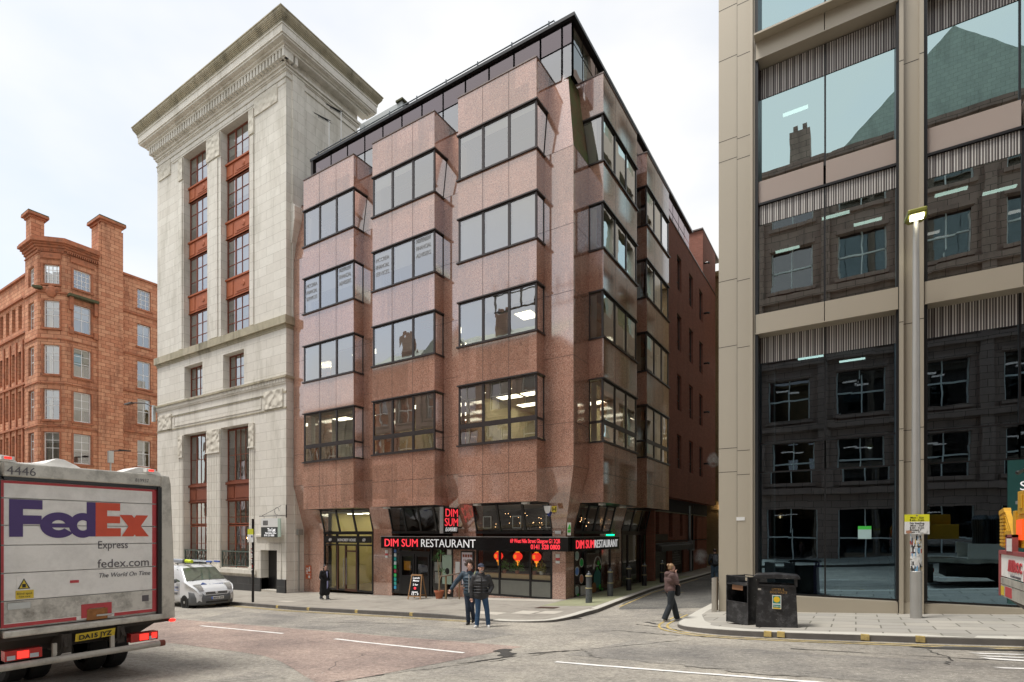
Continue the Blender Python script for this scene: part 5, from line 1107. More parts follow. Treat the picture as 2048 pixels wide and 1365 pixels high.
b = MB(Mt); b.ext([(2.6, -.1, -1.46), (4.75, -.1, -1.46), (4.6, -.55, -1.72), (2.6, -.55, -1.8)], (0, -.04, .03)); b.box(2.5, 4.85, -.45, -.05, -1.52, -1.44); b.box(3.3, 3.42, -.5, .05, -1.78, -1.5); b.box(4.02, 4.12, -.5, .05, -1.75, -1.48); b.box(2.8, 4.4, -5, -.4, -1.75, -1.5); b.tube([(3.35, .03, -1.55), (3.35, .08, -1.68), (3.25, 0, -1.82)], .035, 6); b.tube([(4.08, .03, -1.5), (4.1, .08, -1.63), (4.0, 0, -1.72)], .035, 6); b.build('underbody', M_under, T)
b = MB(Mt); b.tube([(2.42, .04, -1.86), (4.68, .04, -1.86)], .05, 12); b.box(3.2, 3.25, -.02, .03, -1.84, -1.62); b.box(3.94, 3.99, -.02, .03, -1.84, -1.62); b.build('under_run_bar', pm('rusty_white_bar', (.52, .49, .43), .6, 0, .15, 4, dirt=.5), T, smooth=False)
b = MB(Mt); b.tube([(4.64, .04, -1.86), (4.72, .04, -1.86)], .052, 12); b.build('bar_end', pm('rusty_end', (.2, .06, .04), .8), T)
for u0, u1 in ((2.66, 3.07), (4.21, 4.62)):
    b = MB(Mt); b.box(u0, u1, -.1, .05, -1.78, -1.64, 0); b.box(u0 + .13, u0 + .26, -.05, .055, -1.76, -1.66, 1); b.box(u0 + .27, u1 - .04, .05, .054, -1.77, -1.71, 2); b.box(u0 + .02, u0 + .11, .05, .054, -1.77, -1.71, 2) if u0 < 3 else b.box(u1 - .1, u1 - .02, .05, .056, -1.75, -1.66, 1)
    b.build('tail_lamp', [M_rlamp, M_rlit, M_clear], T, bevel=.012)
b = MB(Mt); b.ell((2.52, .02, -1.62), (.06, .04, .035), 8); b.ell((4.87, .0, -1.5), (.06, .04, .03), 8); b.build('marker_lamp', M_rlit, T)
b = MB(Mt); b.ext([(3.47, .02, -1.64), (3.99, .02, -1.62), (3.99, .05, -1.50), (3.47, .05, -1.52)], (0, .006, 0)); pl = b.build('number_plate', M_yplate, T); text('DA15 JYZ', .1, M_black, pl, (TX + .047, 3.51, -1.615), (0, 1, .04), up=(.2, -.04, 1), width=.43, bold=.003, ext=.001, name='lettering')
def wheel(parent, c, r, w, rim=None, axis='y', spokes=0):
    b = MB(); b.lathe(c, [(r * .62, -w / 2), (r * .93, -w / 2), (r, -w * .36), (r, w * .36), (r * .93, w / 2), (r * .62, w / 2)], 28, 0, axis); tyre = b.build('wheel', M_rub, parent, smooth=False)
    b = MB(); b.lathe(c, [(r * .2, -w * .3), (r * .62, -w * .42), (r * .66, -w * .5)], 24, 0, axis)
    if spokes:
        for k in range(spokes):
            a = 2 * math.pi * k / spokes; ca, sa = math.cos(a), math.sin(a); y = c[1] - w * .47
            q = [(c[0] + (r * .12) * ca - .035 * sa, y, c[2] + (r * .12) * sa + .035 * ca), (c[0] + (r * .62) * ca - .05 * sa, y - .0, c[2] + (r * .62) * sa + .05 * ca), (c[0] + (r * .62) * ca + .05 * sa, y, c[2] + (r * .62) * sa - .05 * ca), (c[0] + (r * .12) * ca + .035 * sa, y, c[2] + (r * .12) * sa - .035 * ca)]
            b.ext(q, (0, .03, 0), 1)
        b.lathe((c[0], c[1] - w * .47, c[2]), [(.06, -.01), (.06, .04)], 12, 1, axis)
    b.build('rim', rim or M_steel, tyre); return tyre
for x in (-11.4,):
    for y in (4.02, 4.34, 2.95, 3.25): wheel(T, (x, y + .15, gr(x, y) + .43), .43, .26)
for y in (2.8, 4.5): wheel(T, (-16.2, y, gr(-16.2, y) + .43), .43, .26)
b = MB(); b.box(-19.4, -17.3, 2.5, 4.8, -2.0, .2); b.build('cab', M_twhite, T, bevel=.15)

# ------------------------------------------------------------ parked van
M_vwhite = pm('van_white_paint', (.66, .68, .70), .18, 0, .02, 1, coat=.6); M_vgrey = pm('grey_plastic_bumper', (.11, .115, .12), .5, 0, .06, 3); M_vglass = glassmat('van_glass', (.3, .38, .33), .14, 1.1, 0)
vx, vy = -25.35, 13.15; VR = R(-2)
T = thing('parked_van', 'small white panel van with roof racks parked at the kerb by the limestone tower', 'van', (vx, vy, gr(vx, vy)), rotz=VR, local=True)
def zr_(x): return lerp(x, [-2.22, -2.15, -2.0, .2, .5, .66, 1.36, 1.5, 1.85, 2.02, 2.12, 2.18], [1.5, 1.72, 1.78, 1.83, 1.80, 1.74, 1.17, 1.12, 1.0, .90, .78, .66])
def w_(x): return .9 * (1 - max(0, (x - 1.5) / .78) ** 2.6 * .34) * (1 - max(0, (-2.1 - x) / .12) * .04)
def zb_(x): return min(1.1, zr_(x) - .03)
def wt_(x): return w_(x) - .19 * min(1, max(0, (zr_(x) - zb_(x))) / .7)
def sect(x):
    w = w_(x); zb = zb_(x); zr = zr_(x); wt = wt_(x); f = .26 + (.1 if x > 2.1 else 0)
    h = [(w * .9, f), (w * .985, f + .08), (w, .55), (w * 1.0, .75 if zb > .8 else zb - .05), (w * .985, zb), (w * .5 + wt * .5 + .02, zb * .5 + zr * .5 - .01), (wt + .012, zr - .055), (wt - .03, zr - .012), (wt - .12, zr), (0, zr + .022)]
    return h
b = MB(); rows = []; xs_ = [-2.22 + i * .055 for i in range(81)]; xs_[-1] = 2.18
for x in xs_:
    h = sect(x); rows.append([b.P((x, -y, z)) for y, z in h] + [b.P((x, y, z)) for y, z in h[-2::-1]])
for p, q in zip(rows, rows[1:]):
    for j in range(len(p) - 1): b.f.append([p[j], q[j], q[j + 1], p[j + 1]]); b.m.append(0)
    b.f.append([p[-1], q[-1], q[0], p[0]]); b.m.append(0)
b.f.append(rows[0]); b.f.append(rows[-1][::-1]); b.m += [0, 0]
b.build('body', M_vwhite, T, smooth=True)
b = MB(); rows = []
for i in range(11):
    x = .70 + .63 * i / 10; hw = wt_(x) - .045; rows.append([b.P((x + .006, -hw + 2 * hw * j / 12, zr_(x) + .022 * (1 - ((-hw + 2 * hw * j / 12) / wt_(x)) ** 2) + .010)) for j in range(13)])
for p, q in zip(rows, rows[1:]):
    for j in range(12): b.f.append([p[j], p[j + 1], q[j + 1], q[j]]); b.m.append(0)
o = b.build('windscreen', pm('dark_windscreen', (.10, .125, .09), .06, 0, .7, 2.2, spec=1), T, smooth=True)
b = MB(); b.tube([(1.36, -.6, 1.19), (1.1, -.1, 1.42)], .01, 4); b.tube([(1.36, .1, 1.2), (1.1, .6, 1.4)], .01, 4); b.build('wiper', M_black, o)
for sy in (-1, 1):
    b = MB(); rows = []
    for i in range(9):
        x = -.1 + .98 * i / 8; x2 = lerp(i, [0, 2, 4, 8], [0, .0, .0, .0]); w = w_(x); zb = zb_(.3); tp = lerp(x, [-.1, 0, .45, .88], [.72, .88, .88, .1]); row = []
        for k in range(5):
            q = .08 + (tp - .08) * k / 4; zz_ = zb + (1.80 - .05 - zb) * q; yy_ = (w_(x) * .985) + (.72 - w_(x) * .985) * q; row.append(b.P((x, sy * (yy_ + .012), zz_)))
        rows.append(row)
    for p, q in zip(rows, rows[1:]):
        for k in range(4): b.f.append([p[k], p[k + 1], q[k + 1], q[k]]); b.m.append(0)
    b.build('side_window', pm('dark_side_glass', (.09, .11, .08), .06, 0, .5, 3, spec=1), T)
    b = MB(); b.box(.55, .76, min(.93 * sy, 1.12 * sy), max(.93 * sy, 1.12 * sy), 1.1, 1.26); b.build('door_mirror', M_vgrey, T, bevel=.05)
    b = MB(); b.box(-1.1, .72, min(.9 * sy, .925 * sy), max(.9 * sy, .925 * sy), .6, .7); b.build('side_moulding', M_vgrey, T, bevel=.01)
    b = MB(); b.box(-.18, -.172, min(.9 * sy, .904 * sy), max(.9 * sy, .904 * sy), .4, 1.1); b.box(.86, .868, min(.9 * sy, .904 * sy), max(.9 * sy, .904 * sy), .6, 1.1); b.build('door_gap', M_black, T)
    b = MB(); rows = []
    for i in range(6):
        x = 1.74 + .36 * i / 5; row = []
        for k in range(6):
            y = (.50 + (.80 - .1 * i / 5 - .50) * k / 5) if True else 0; zt_ = zr_(x) + .022 * max(0, 1 - (y / wt_(x)) ** 2) - (.05 * max(0, (y - wt_(x) + .1) / .1) ** 2); row.append(b.P((x + .02, y * sy, zt_ + .018)))
        rows.append(row)
    for p, q in zip(rows, rows[1:]):
        for k in range(5): b.f.append([p[k], p[k + 1], q[k + 1], q[k]]); b.m.append(0)
    o = b.build('headlamp', pm('lamp_glass', (.33, .33, .32), .1, .3, .5, 14), T)
b = MB(); rows = []
for k in range(25):
    q = -1 + 2 * k / 24; y = .915 * math.sin(q * math.pi / 2); x = 2.26 - .42 * abs(y / .915) ** 4; x = max(x, 1.74) if abs(q) < 1 else 1.70
    top = .60 + .16 * min(1, max(0, (abs(y) - .45) / .15)); rows.append([b.P((x - .3, y * .96, .2)), b.P((x - .05, y * .99, .22)), b.P((x, y, .34)), b.P((x + .01, y, .5)), b.P((x - .02, y, top - .03)), b.P((x - .08, y * .99, top)), b.P((x - .35, y * .9, top))])
for p, q in zip(rows, rows[1:]):
    for j in range(6): b.f.append([p[j], q[j], q[j + 1], p[j + 1]]); b.m.append(0)
b.build('front_bumper', M_vgrey, T, smooth=True)
b = MB(); b.box(2.1, 2.272, -.46, .46, .30, .37); b.box(2.05, 2.2, -.44, .44, .655, .745)
b.build('grille', M_black, T)
b = MB(); b.box(2.06, 2.215, -.49, .49, .625, .655); b.box(2.03, 2.19, -.45, .45, .745, .77); b.box(2.05, 2.21, -.49, -.455, .655, .76); b.box(2.05, 2.21, .455, .49, .655, .76); b.box(2.15, 2.203, -.42, .42, .695, .703); b.ell((2.2, 0, .72), (.02, .06, .055), 8); b.build('grille_trim', M_vwhite, T)
b = MB(); b.box(2.25, 2.285, -.26, .26, .44, .55, 0); b.box(2.253, 2.287, -.26, -.21, .44, .55, 1); b.build('number_plate', [M_paper, pm('plate_blue', (.05, .15, .6), .4)], T)
text('MH25 EYE', .1, M_black, T, (2.288, -.19, .46), (0, 1, 0), width=.42, bold=.002, ext=.001, name='plate_lettering')
M_navy = pm('navy_vinyl', (.03, .06, .2), .4)
text('E.V. SOLUTIONS', .11, M_navy, T, (1.79, -.1, 1.035), (.0, 1, 0), up=(-.94, 0, .33), width=.6, ext=.006, name='bonnet_lettering')
b = MB(); b.ext([(1.78, -.48, 1.04), (1.78, -.2, 1.045), (1.7, -.22, 1.075), (1.56, -.28, 1.115)], (0, 0, .008)); b.build('bonnet_logo', M_navy, T)
text('0800 112 0870', .12, M_navy, T, (.0, -.91, .86), (1, 0, 0), width=.78, ext=.003, name='side_lettering'); text('www.evsolutions.co.uk', .07, pm('blue_vinyl', (.1, .25, .6), .4), T, (-.05, -.91, .77), (1, 0, 0), width=.85, ext=.003, name='side_lettering')
for x, y in ((1.32, -.74), (1.32, .74), (-1.5, -.74), (-1.5, .74)):
    b = MB(); yo = -.895 if y < 0 else .895; b.lathe((x, 0, .33), [(.05, min(yo, yo * .6)), (.37, min(yo, yo * .6)), (.37, max(yo, yo * .6)), (.05, max(yo, yo * .6))], 28, 0, 'y'); b.build('wheel_arch', M_black, T)
    wheel(T, (x, y * 1.1, .31), .315, .2, [M_under, M_steel], 'y', 5)
b = MB(); b.tube([(.3, -.7, 1.83), (.3, -.7, 1.93)], .02, 5); b.tube([(.3, .7, 1.83), (.3, .7, 1.93)], .02, 5); b.tube([(-1.3, -.7, 1.83), (-1.3, -.7, 1.93)], .02, 5); b.tube([(-1.3, .7, 1.83), (-1.3, .7, 1.93)], .02, 5); b.tube([(.3, -.8, 1.93), (.3, .8, 1.93)], .022, 6); b.tube([(-1.3, -.8, 1.93), (-1.3, .8, 1.93)], .022, 6); b.build('roof_bars', M_black, T)
b = MB(); b.tube([(.7, 0, 1.8), (.75, 0, 1.95)], .006, 4); b.build('aerial', M_black, T)
t = thing('carrying_tube', 'grey pipe tube with a high visibility yellow end strapped on the van roof', 'pipe tube', (vx, vy, gr(vx, vy)), rotz=VR, local=True)
b = MB(); b.tube([(-1.9, -.45, 2.0), (.35, -.45, 2.02)], .085, 12); b.build('tube', pm('grey_tube', (.35, .38, .42), .4, .3), t); b = MB(); b.tube([(.33, -.45, 2.02), (.42, -.45, 2.02)], .095, 12); b.build('end_cap', M_vgrey, t); b = MB(); b.tube([(.42, -.42, 2.02), (.8, -.35, 2.0)], .075, 12); b.build('yellow_sleeve', pm('hivis_yellow', (.65, .8, .03), .5), t)
t = thing('ladder', 'grey ladder with blue feet lying on the van roof bars', 'ladder', (vx, vy, gr(vx, vy)), rotz=VR, local=True)
b = MB(); b.tube([(-1.7, .2, 1.98), (1.05, .2, 1.98)], .03, 6); b.tube([(-1.7, .55, 1.98), (1.05, .55, 1.98)], .03, 6); [b.tube([(-1.5 + k * .28, .2, 1.98), (-1.5 + k * .28, .55, 1.98)], .015, 5) for k in range(9)]; b.build('rails', M_steel, t); b = MB(); b.tube([(.95, .2, 1.98), (1.35, .2, 1.98)], .04, 6); b.tube([(.95, .55, 1.98), (1.35, .55, 1.98)], .04, 6); b.build('blue_foot', pm('blue_plastic', (.02, .08, .4), .5), t)

# ------------------------------------------------------------ flatbed truck with mounted forklift, cut by the right edge
zt = gr(3, 10.4)
T = thing('flatbed_truck', 'flatbed truck with a white BOC tailboard and red frame at the right edge', 'truck', (2.0, 10.4, zt))
Mr = lambda u, d, z: (2.0 - d, u, z)
Mk = lambda u, d, z: (2.16 - d, u, z)      # rear plane faces -X ; u = Y
b = MB(Mr); b.box(9.2, 11.62, 0, .02, -.68, -.32); bd = b.build('tailboard', M_twhite, T)
b = MB(Mr); b.box(9.2, 11.7, -.02, .04, -.33, -.27); b.box(11.62, 11.7, -.05, .04, -1.0, -.33); b.box(11.1, 11.2, -.02, .045, -.3, -.02); b.box(10.75, 10.8, -.02, .045, -.3, -.02); b.box(10.75, 11.2, -.02, .045, -.06, -.02); b.build('red_frame', pm('faded_red_frame', (.30, .07, .07), .6, 0, .15, 4, dirt=.3), T)
b = MB(Mr); b.box(9.2, 11.6, 0, .03, -.80, -.70); b.box(9.2, 11.65, 0, .025, -1.0, -.81, 0); b.build('tail_beam', M_tgrey, T); b = MB(Mr); b.box(10.9, 11.3, .02, .03, -.98, -.83); b.box(9.3, 10.2, .02, .03, -.68, -.52); b.build('red_reflector', M_tred, T)
b = MB(Mr); b.box(11.4, 11.6, .02, .03, -.98, -.84); b.build('yellow_reflector', M_yplate, T)
b = MB(Mr)
for k in range(4): b.ext([(11.05 - k * .1, .03, -.58), (11.12 - k * .1, .03, -.58), (11.06 - k * .1, .03, -.4), (10.99 - k * .1, .03, -.4)], (0, .004, 0), 0)
b.build('logo_bars', M_tred, bd); text('BOC', .2, M_tred, bd, (1.97, 10.72, -.57), (0, -1, 0), width=.42, bold=.008, ext=.003, name='lettering'); text('A Linde company', .07, M_greytxt, bd, (1.97, 10.95, -.66), (0, -1, 0), width=.6, ext=.003, name='lettering')
b = MB(Mr); b.box(10.78, 11.1, .04, .05, -.27, -.08); b.build('label_plate', M_paper, T)
b = MB(); b.box(2.1, 9, 9.2, 11.65, -.98, -.86); b.build('load_bed', M_tgrey, T)
b = MB(); [b.box(3.1, 8.8, y_ - .02, y_ + .02, -.86, -.35) for y_ in (9.24, 11.6)]; b.box(8.8, 8.9, 9.2, 11.65, -.86, .9); b.build('side_boards', M_twhite, T)
b = MB(); [b.tube([(3.6 + i_ * .32, 9.6 + j_ * .32, -.86), (3.6 + i_ * .32, 9.6 + j_ * .32, .45), (3.6 + i_ * .32, 9.6 + j_ * .32, .6)], [.12, .12, .05], 10) for i_ in range(12) for j_ in range(6)]; b.build('gas_cylinders', M_black, T, kind='stuff')
b = MB(); b.box(9.1, 10.9, 9.25, 11.6, -1.5, 1.1); b.build('cab', M_twhite, T, bevel=.15)
wheel(T, (9.9, 11.2, gr(9.9, 11.2) + .48), .48, .3); wheel(T, (9.9, 9.6, gr(9.9, 9.6) + .48), .48, .3)
b = MB(Mr); b.ext([(9.2, 0, -1.02), (11.2, 0, -1.02), (10.95, -.2, -1.2), (9.2, -.2, -1.2)], (0, -.1, 0)); b.box(10.6, 10.8, -.3, -.1, -1.75, -1.1); b.box(9.4, 10.9, -4, -.6, -1.5, -1.1); b.box(9.3, 10.6, -.3, -.15, -1.62, -1.5); b.build('chassis', M_under, T)
b = MB(Mr); b.box(9.3, 10.55, -.35, -.12, -1.4, -1.25); b.build('tail_lamp', M_rlamp, T)
wheel(T, (4.2, 11.2, gr(4.2, 11.2) + .48), .48, .3); wheel(T, (4.2, 9.6, gr(4.2, 9.6) + .48), .48, .3)
M_jcb = pm('forklift_yellow', (.62, .33, .015), .45, 0, .12, 4, dirt=.3)
t = thing('truck_mounted_forklift', 'yellow forklift with slotted guards carried on the tail of the flatbed truck', 'forklift', (1.9, 10.6, -.27))
b = MB(Mk)
def slab_(pts, d0, th): b.ext([(p[0], d0, p[1]) for p in pts], (0, th, 0))
slab_([(11.95, -.22), (11.62, -.24), (11.62, -.1), (11.66, .12), (11.9, .12), (12.02, .22), (12.07, .3), (12.0, .36), (12.0, .3), (11.98, 0)], .05, .08)
for k in range(9): b.box(11.64, 11.92, .04, .15, -.2 + k * .055, -.165 + k * .055)
b.build('slotted_guard', M_jcb, t)
b = MB(Mk)
for k in range(4): b.ext([(11.2 + k * .13, .06, -.0 + k * .0), (11.26 + k * .13, .06, 0), (11.72 + k * .1, .06, .36), (11.66 + k * .1, .06, .36)], (0, .07, 0))
b.ext([(11.66, .05, .34), (12.04, .05, .3), (12.04, .05, .37), (11.7, .05, .41)], (0, .09, 0)); b.ext([(11.15, .05, -.03), (11.65, .05, -.03), (11.68, .05, .04), (11.2, .05, .04)], (0, .09, 0)); b.build('fork_guard', M_jcb, t)
b = MB(Mk); b.box(9.6, 11.15, -.8, .1, -.22, .28); b.box(11.0, 11.35, -.02, .06, .25, .34); b.box(11.0, 11.3, .0, .05, .12, .18); b.box(9.6, 10.9, -.6, .12, .28, .62); b.box(11.05, 11.2, .0, .12, -.22, .34); [b.box(9.7 + q_ * .3, 9.85 + q_ * .3, .12, .135, .36, .56) for q_ in range(4)]; b.build('chassis_guard', M_jcb, t, bevel=.02)
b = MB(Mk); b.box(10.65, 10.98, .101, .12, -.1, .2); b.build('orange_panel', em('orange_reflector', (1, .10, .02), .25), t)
b = MB(Mk); b.box(11.0, 11.12, -.02, .06, -.2, .5); b.box(11.05, 11.35, 0, .06, .45, .5); b.tube([(11.15, .05, .1), (11.1, .05, .3), (10.8, .05, .55), (10.6, .05, .5)], .03, 6); b.box(10.7, 10.95, -.02, .03, .38, .6); b.build('steel_mast', pm('steel_grey_mast', (.3, .32, .34), .4, .5), t)
b = MB(Mk); b.tube([(9.4, .05, .95), (11.2, .05, .93)], .025, 6); b.ell((11.22, .05, .93), (.06, .04, .035), 8); b.build('black_arm', M_black, t)
# ------------------------------------------------------------ street furniture
t = thing('street_lamp', 'tall tapering grey lamp post with lit yellow-green lantern in front of the glass building', 'street lamp', (1.2, 15.95, gr(1.2, 15.95, False)))
z0 = gr(1.2, 15.95, False); M_galv = pm('galvanised_post', (.42, .41, .385), .5, .5, .1, 3)
b = MB(); b.lathe((1.2, 15.95, z0), [(.118, 0), (.118, 1.1), (.1, 1.12), (.098, 1.15), (.062, 9.05), (.05, 9.4)], 20); b.build('post', M_galv, t, smooth=False)
b = MB(); b.ext([(1.02, 15.55, z0 + 9.35), (1.38, 15.55, z0 + 9.35), (1.42, 16.1, z0 + 9.42), (1.34, 16.3, z0 + 9.44), (1.06, 16.3, z0 + 9.44), (.98, 16.1, z0 + 9.42)], (0, 0, .12)); b.build('lantern', pm('lantern_yellow_green', (.22, .22, .03), .4, .2), t, bevel=.03)
b = MB(); b.box(1.07, 1.33, 15.62, 15.85, z0 + 9.32, z0 + 9.355); b.build('lamp_lens', em('lamp_glow', (1, .95, .75), 4), t)
b = MB(); cs = [pm('sticker_white', (.7, .7, .68), .6), pm('sticker_black', (.03, .03, .03), .6), pm('sticker_red', (.45, .06, .04), .6), pm('sticker_yellow', (.65, .45, .1), .6), pm('sticker_blue', (.15, .35, .55), .6)]
random.seed(5)
for k in range(120):
    a = R(random.uniform(180, 360)); z = z0 + random.uniform(1.15, 2.15); r = .1 + random.random() * .004; w = random.uniform(.02, .055); h = random.uniform(.02, .07); tx, ty = -math.sin(a), math.cos(a); cx_, cy_ = 1.2 + r * math.cos(a), 15.95 + r * math.sin(a)
    b.ext([(cx_ - tx * w, cy_ - ty * w, z - h), (cx_ + tx * w, cy_ + ty * w, z - h), (cx_ + tx * w, cy_ + ty * w, z + h), (cx_ - tx * w, cy_ - ty * w, z + h)], (math.cos(a) * .002, math.sin(a) * .002, 0), random.choice((0, 0, 0, 0, 0, 0, 0, 1, 1, 2, 3, 4)))
b.build('stickers', cs, t)
t = thing('parking_sign', 'yellow and white no loading plate fixed to the tall lamp post', 'sign', (1.2, 15.8, z0 + 2.4))
q = Vector((1.0, 0, 0)); b = MB(); b.box(.97, 1.44, 15.8, 15.815, .27, .44, 0); b.box(.97, 1.44, 15.8, 15.815, -.02, .27, 1); b.build('plate', [pm('sign_yellow', (.68, .66, .03), .4), M_paper], t)
for s, z, w in (('Mon - Sun', .345, .25), ('8 am - 6 pm', .29, .27), ('No loading', .215, .27), ('Mon - Sun', .16, .25), ('8 am - 6 pm', .11, .27), ('Except for', .06, .27), ('7 am - 10 am', .01, .3)): text(s, .06, M_black, t, (1.205 - w / 2, 15.797, z), (1, 0, 0), width=w, ext=.001, bold=.001, name='lettering')
b = MB(); b.ext([(1.0, 15.79, 0), (1.05, 15.79, -.01), (1.12, 15.79, .03), (1.06, 15.79, .07), (1.0, 15.79, .06)], (0, .003, 0), 0); b.ext([(1.25, 15.79, .02), (1.38, 15.79, .0), (1.41, 15.79, .08), (1.3, 15.79, .1)], (0, .003, 0), 1); b.lathe((1.205, 15.797, .41), [(.015, 0), (.015, .003)], 10, 2, 'y'); b.build('peeling_stickers', [pm('peel_brown', (.4, .2, .12), .6), M_paper, pm('peel_purple', (.1, .04, .2), .5)], t)
# bins
M_bin = pm('scuffed_black_bin', (.016, .016, .018), .38, 0, .4, 5, .2, 25)
tn = M_bin.node_tree; bs = tn.nodes['Principled BSDF']; src = bs.inputs['Base Color'].links[0].from_socket
cc = mix(tn, ramp(tn, noise(tn, 4.5, 7, objco(tn), .8), .5, .72, (0, 0, 0, 1), (.4, .4, .4, 1)), src, (.22, .22, .23, 1)); cc = mix(tn, ramp(tn, noise(tn, 24, 2, objco(tn)), .74, .77), cc, (.6, .58, .55, 1)); L(tn, cc, bs.inputs['Base Color'])
def binbody(t, tilt=0, back=False):
    t.scale = (.93, .93, .95)
    b = MB(); w0, w1 = .45, .41; d0, d1 = .28, .25
    def ringp(z, w, d): return [(-w, -d, z), (w, -d, z), (w, d, z), (-w, d, z)]
    A_ = ringp(0, w0, d0); B_ = ringp(.98, w1, d1)
    for i in range(4): b.face([A_[i], A_[(i + 1) % 4], B_[(i + 1) % 4], B_[i]])
    b.face(A_); b.face([(p[0], p[1], .94) for p in B_]); b.build('body', M_bin, t)
    b = MB()
    for sx in (-1, 1):
        for sy in (-1, 1): b.box(sx * w1 - .03, sx * w1 + .03, sy * d1 - .03, sy * d1 + .03, .96, 1.17)
    b.box(-w1, w1, -d1 - .03, -d1 + .01, .95, 1.0); b.box(-w1, w1, d1 - .01, d1 + .03, .95, 1.0); b.build('corner_posts', M_bin, t)
def hood(t):
    b = MB(); b.ext([(-.5, -.33, 1.14), (.5, -.33, 1.14), (.5, -.33, 1.17), (.44, -.33, 1.22), (0, -.33, 1.25), (-.44, -.33, 1.22), (-.5, -.33, 1.17)], (0, .66, 0)); b.build('hood', M_bin, t, bevel=.01)
bz = gr(-1.55, 13.3, False)
t = thing('litter_bin', 'scuffed black litter bin with a green and yellow council sticker standing at the kerb', 'bin', (-1.50, 13.5, bz), rotz=R(6), local=True); binbody(t); hood(t)
b = MB(); b.box(-.09, .1, -.30, -.296, .44, .76, 0); b.box(-.075, .085, -.302, -.3, .47, .74, 1); b.lathe((.005, -.303, .66), [(.07, 0), (.07, .003)], 18, 2, 'y'); b.box(-.075, .085, -.304, -.3, .54, .565, 0); b.box(-.075, .085, -.304, -.3, .445, .47, 2); b.box(-.4, -.33, -.285, -.28, .86, .9, 3); b.build('council_sticker', [M_paper, pm('council_green', (.0, .22, .18), .4), pm('council_yellow', (.75, .5, .02), .4), pm('council_label', (.4, .37, .33), .6)], t)
M_gold = pm('worn_gold_letters', (.35, .2, .06), .5); text('LITTER &', .07, M_gold, t, (-.1, -.285, .865), (1, 0, 0), width=.26, ext=.003, name='lettering'); text('DOG WASTE', .07, M_gold, t, (-.14, -.29, .80), (1, 0, 0), width=.36, ext=.003, name='lettering')
text('Glasgow', .05, M_paper, t, (-.07, -.305, .49), (1, 0, 0), width=.14, ext=.001, name='lettering')
t = thing('litter_bin', 'open-sided black bin leaning behind the stickered bin, without a hood', 'bin', (-2.22, 14.05, gr(-2.3, 14, False)), rotz=R(-38), local=True)
b = MB(); b.box(-.36, -.33, -.28, .28, 0, 1.13); b.box(.33, .36, -.28, .28, 0, .98); b.box(-.33, .33, .25, .28, 0, .98); b.box(-.33, .33, -.28, .28, .92, .95); b.box(-.33, .33, -.28, -.25, .5, .53); b.box(-.33, .33, -.28, .25, .01, .04); b.box(-.33, .33, -.27, -.25, .04, .5); b.build('body', M_bin, t)
b = MB(); b.tube([(-.345, -.26, 1.13), (.345, -.26, 1.13)], .012, 6); b.tube([(-.345, .26, 1.13), (.345, .26, 1.13)], .012, 6); b.box(.33, .36, -.28, .28, .98, 1.13); b.build('top_rail', M_bin, t); b = MB(); b.box(-.2, .15, -.24, -.235, .8, .92); b.build('brown_label', pm('brown_label', (.25, .12, .06), .6), t)
# bollards
M_bol = pm('bollard_black_paint', (.022, .022, .026), .3, .2, .4, 6); M_bolw = pm('worn_bollard', (.10, .11, .12), .45, .3, .8, 9, dirt=.3); M_brass = pm('cream_band', (.42, .37, .2), .6, 0, .2, 6)
def bollard(x, y, m, lab):
    z = gr(x, y, False) - dl(x, y); t = thing('bollard', lab, 'bollard', (x, y, z), 'cast iron bollards along the alley kerb', local=True)
    b = MB(); b.lathe((0, 0, -.02), [(.125, 0), (.12, .5), (.105, .55), (.1, .62), (.1, .98), (.115, 1.0)], 16); b.build('shaft', m, t, smooth=False); b = MB(); b.lathe((0, 0, -.02), [(.13, .55), (.13, .585)], 16); b.lathe((0, 0, -.02), [(.125, 1.0), (.125, 1.04)], 16); b.build('band', M_brass, t)
    b = MB(); b.lathe((0, 0, -.02), [(.105, 1.04), (.09, 1.09), (.055, 1.12), (.03, 1.14), (.035, 1.17), (.015, 1.2)], 16); b.build('cap', M_bolw, t)
for x, y, m, lab in ((-8.41, 18.74, M_bolw, 'worn grey bollard nearest the corner pillar'), (-8.6, 21.3, M_bolw, 'second bollard from the corner with scraped paint'), (-8.75, 23.9, M_bol, 'third bollard from the corner, in front of the green-lit doors'), (-8.9, 26.5, M_bol, 'fourth bollard along the alley, in front of the last granite column'), (-8.65, 28.6, M_bol, 'farthest bollard, in front of the roller shutter')): bollard(x, y, m, lab)
for i, (x, y) in enumerate(((-3.55, 16.9), (-3.57, 17.3))):
    z = gr(x, y, False); b = MB(); b.lathe((x, y, z - .02), [(.05, 0), (.05, 1.02), (.0, 1.03)] if i else [(.075, 0), (.075, 1.02), (.0, 1.03)], 16)
    o = b.build('steel_bollard', pm('brushed_steel_%d' % i, (.5, .47, .42) if not i else (.2, .16, .12), .35, .7, .05), None); tag(o, ['smooth pale steel bollard at the left corner of the bronze building', 'slim dark post tucked behind the pale steel bollard'][i], 'bollard')
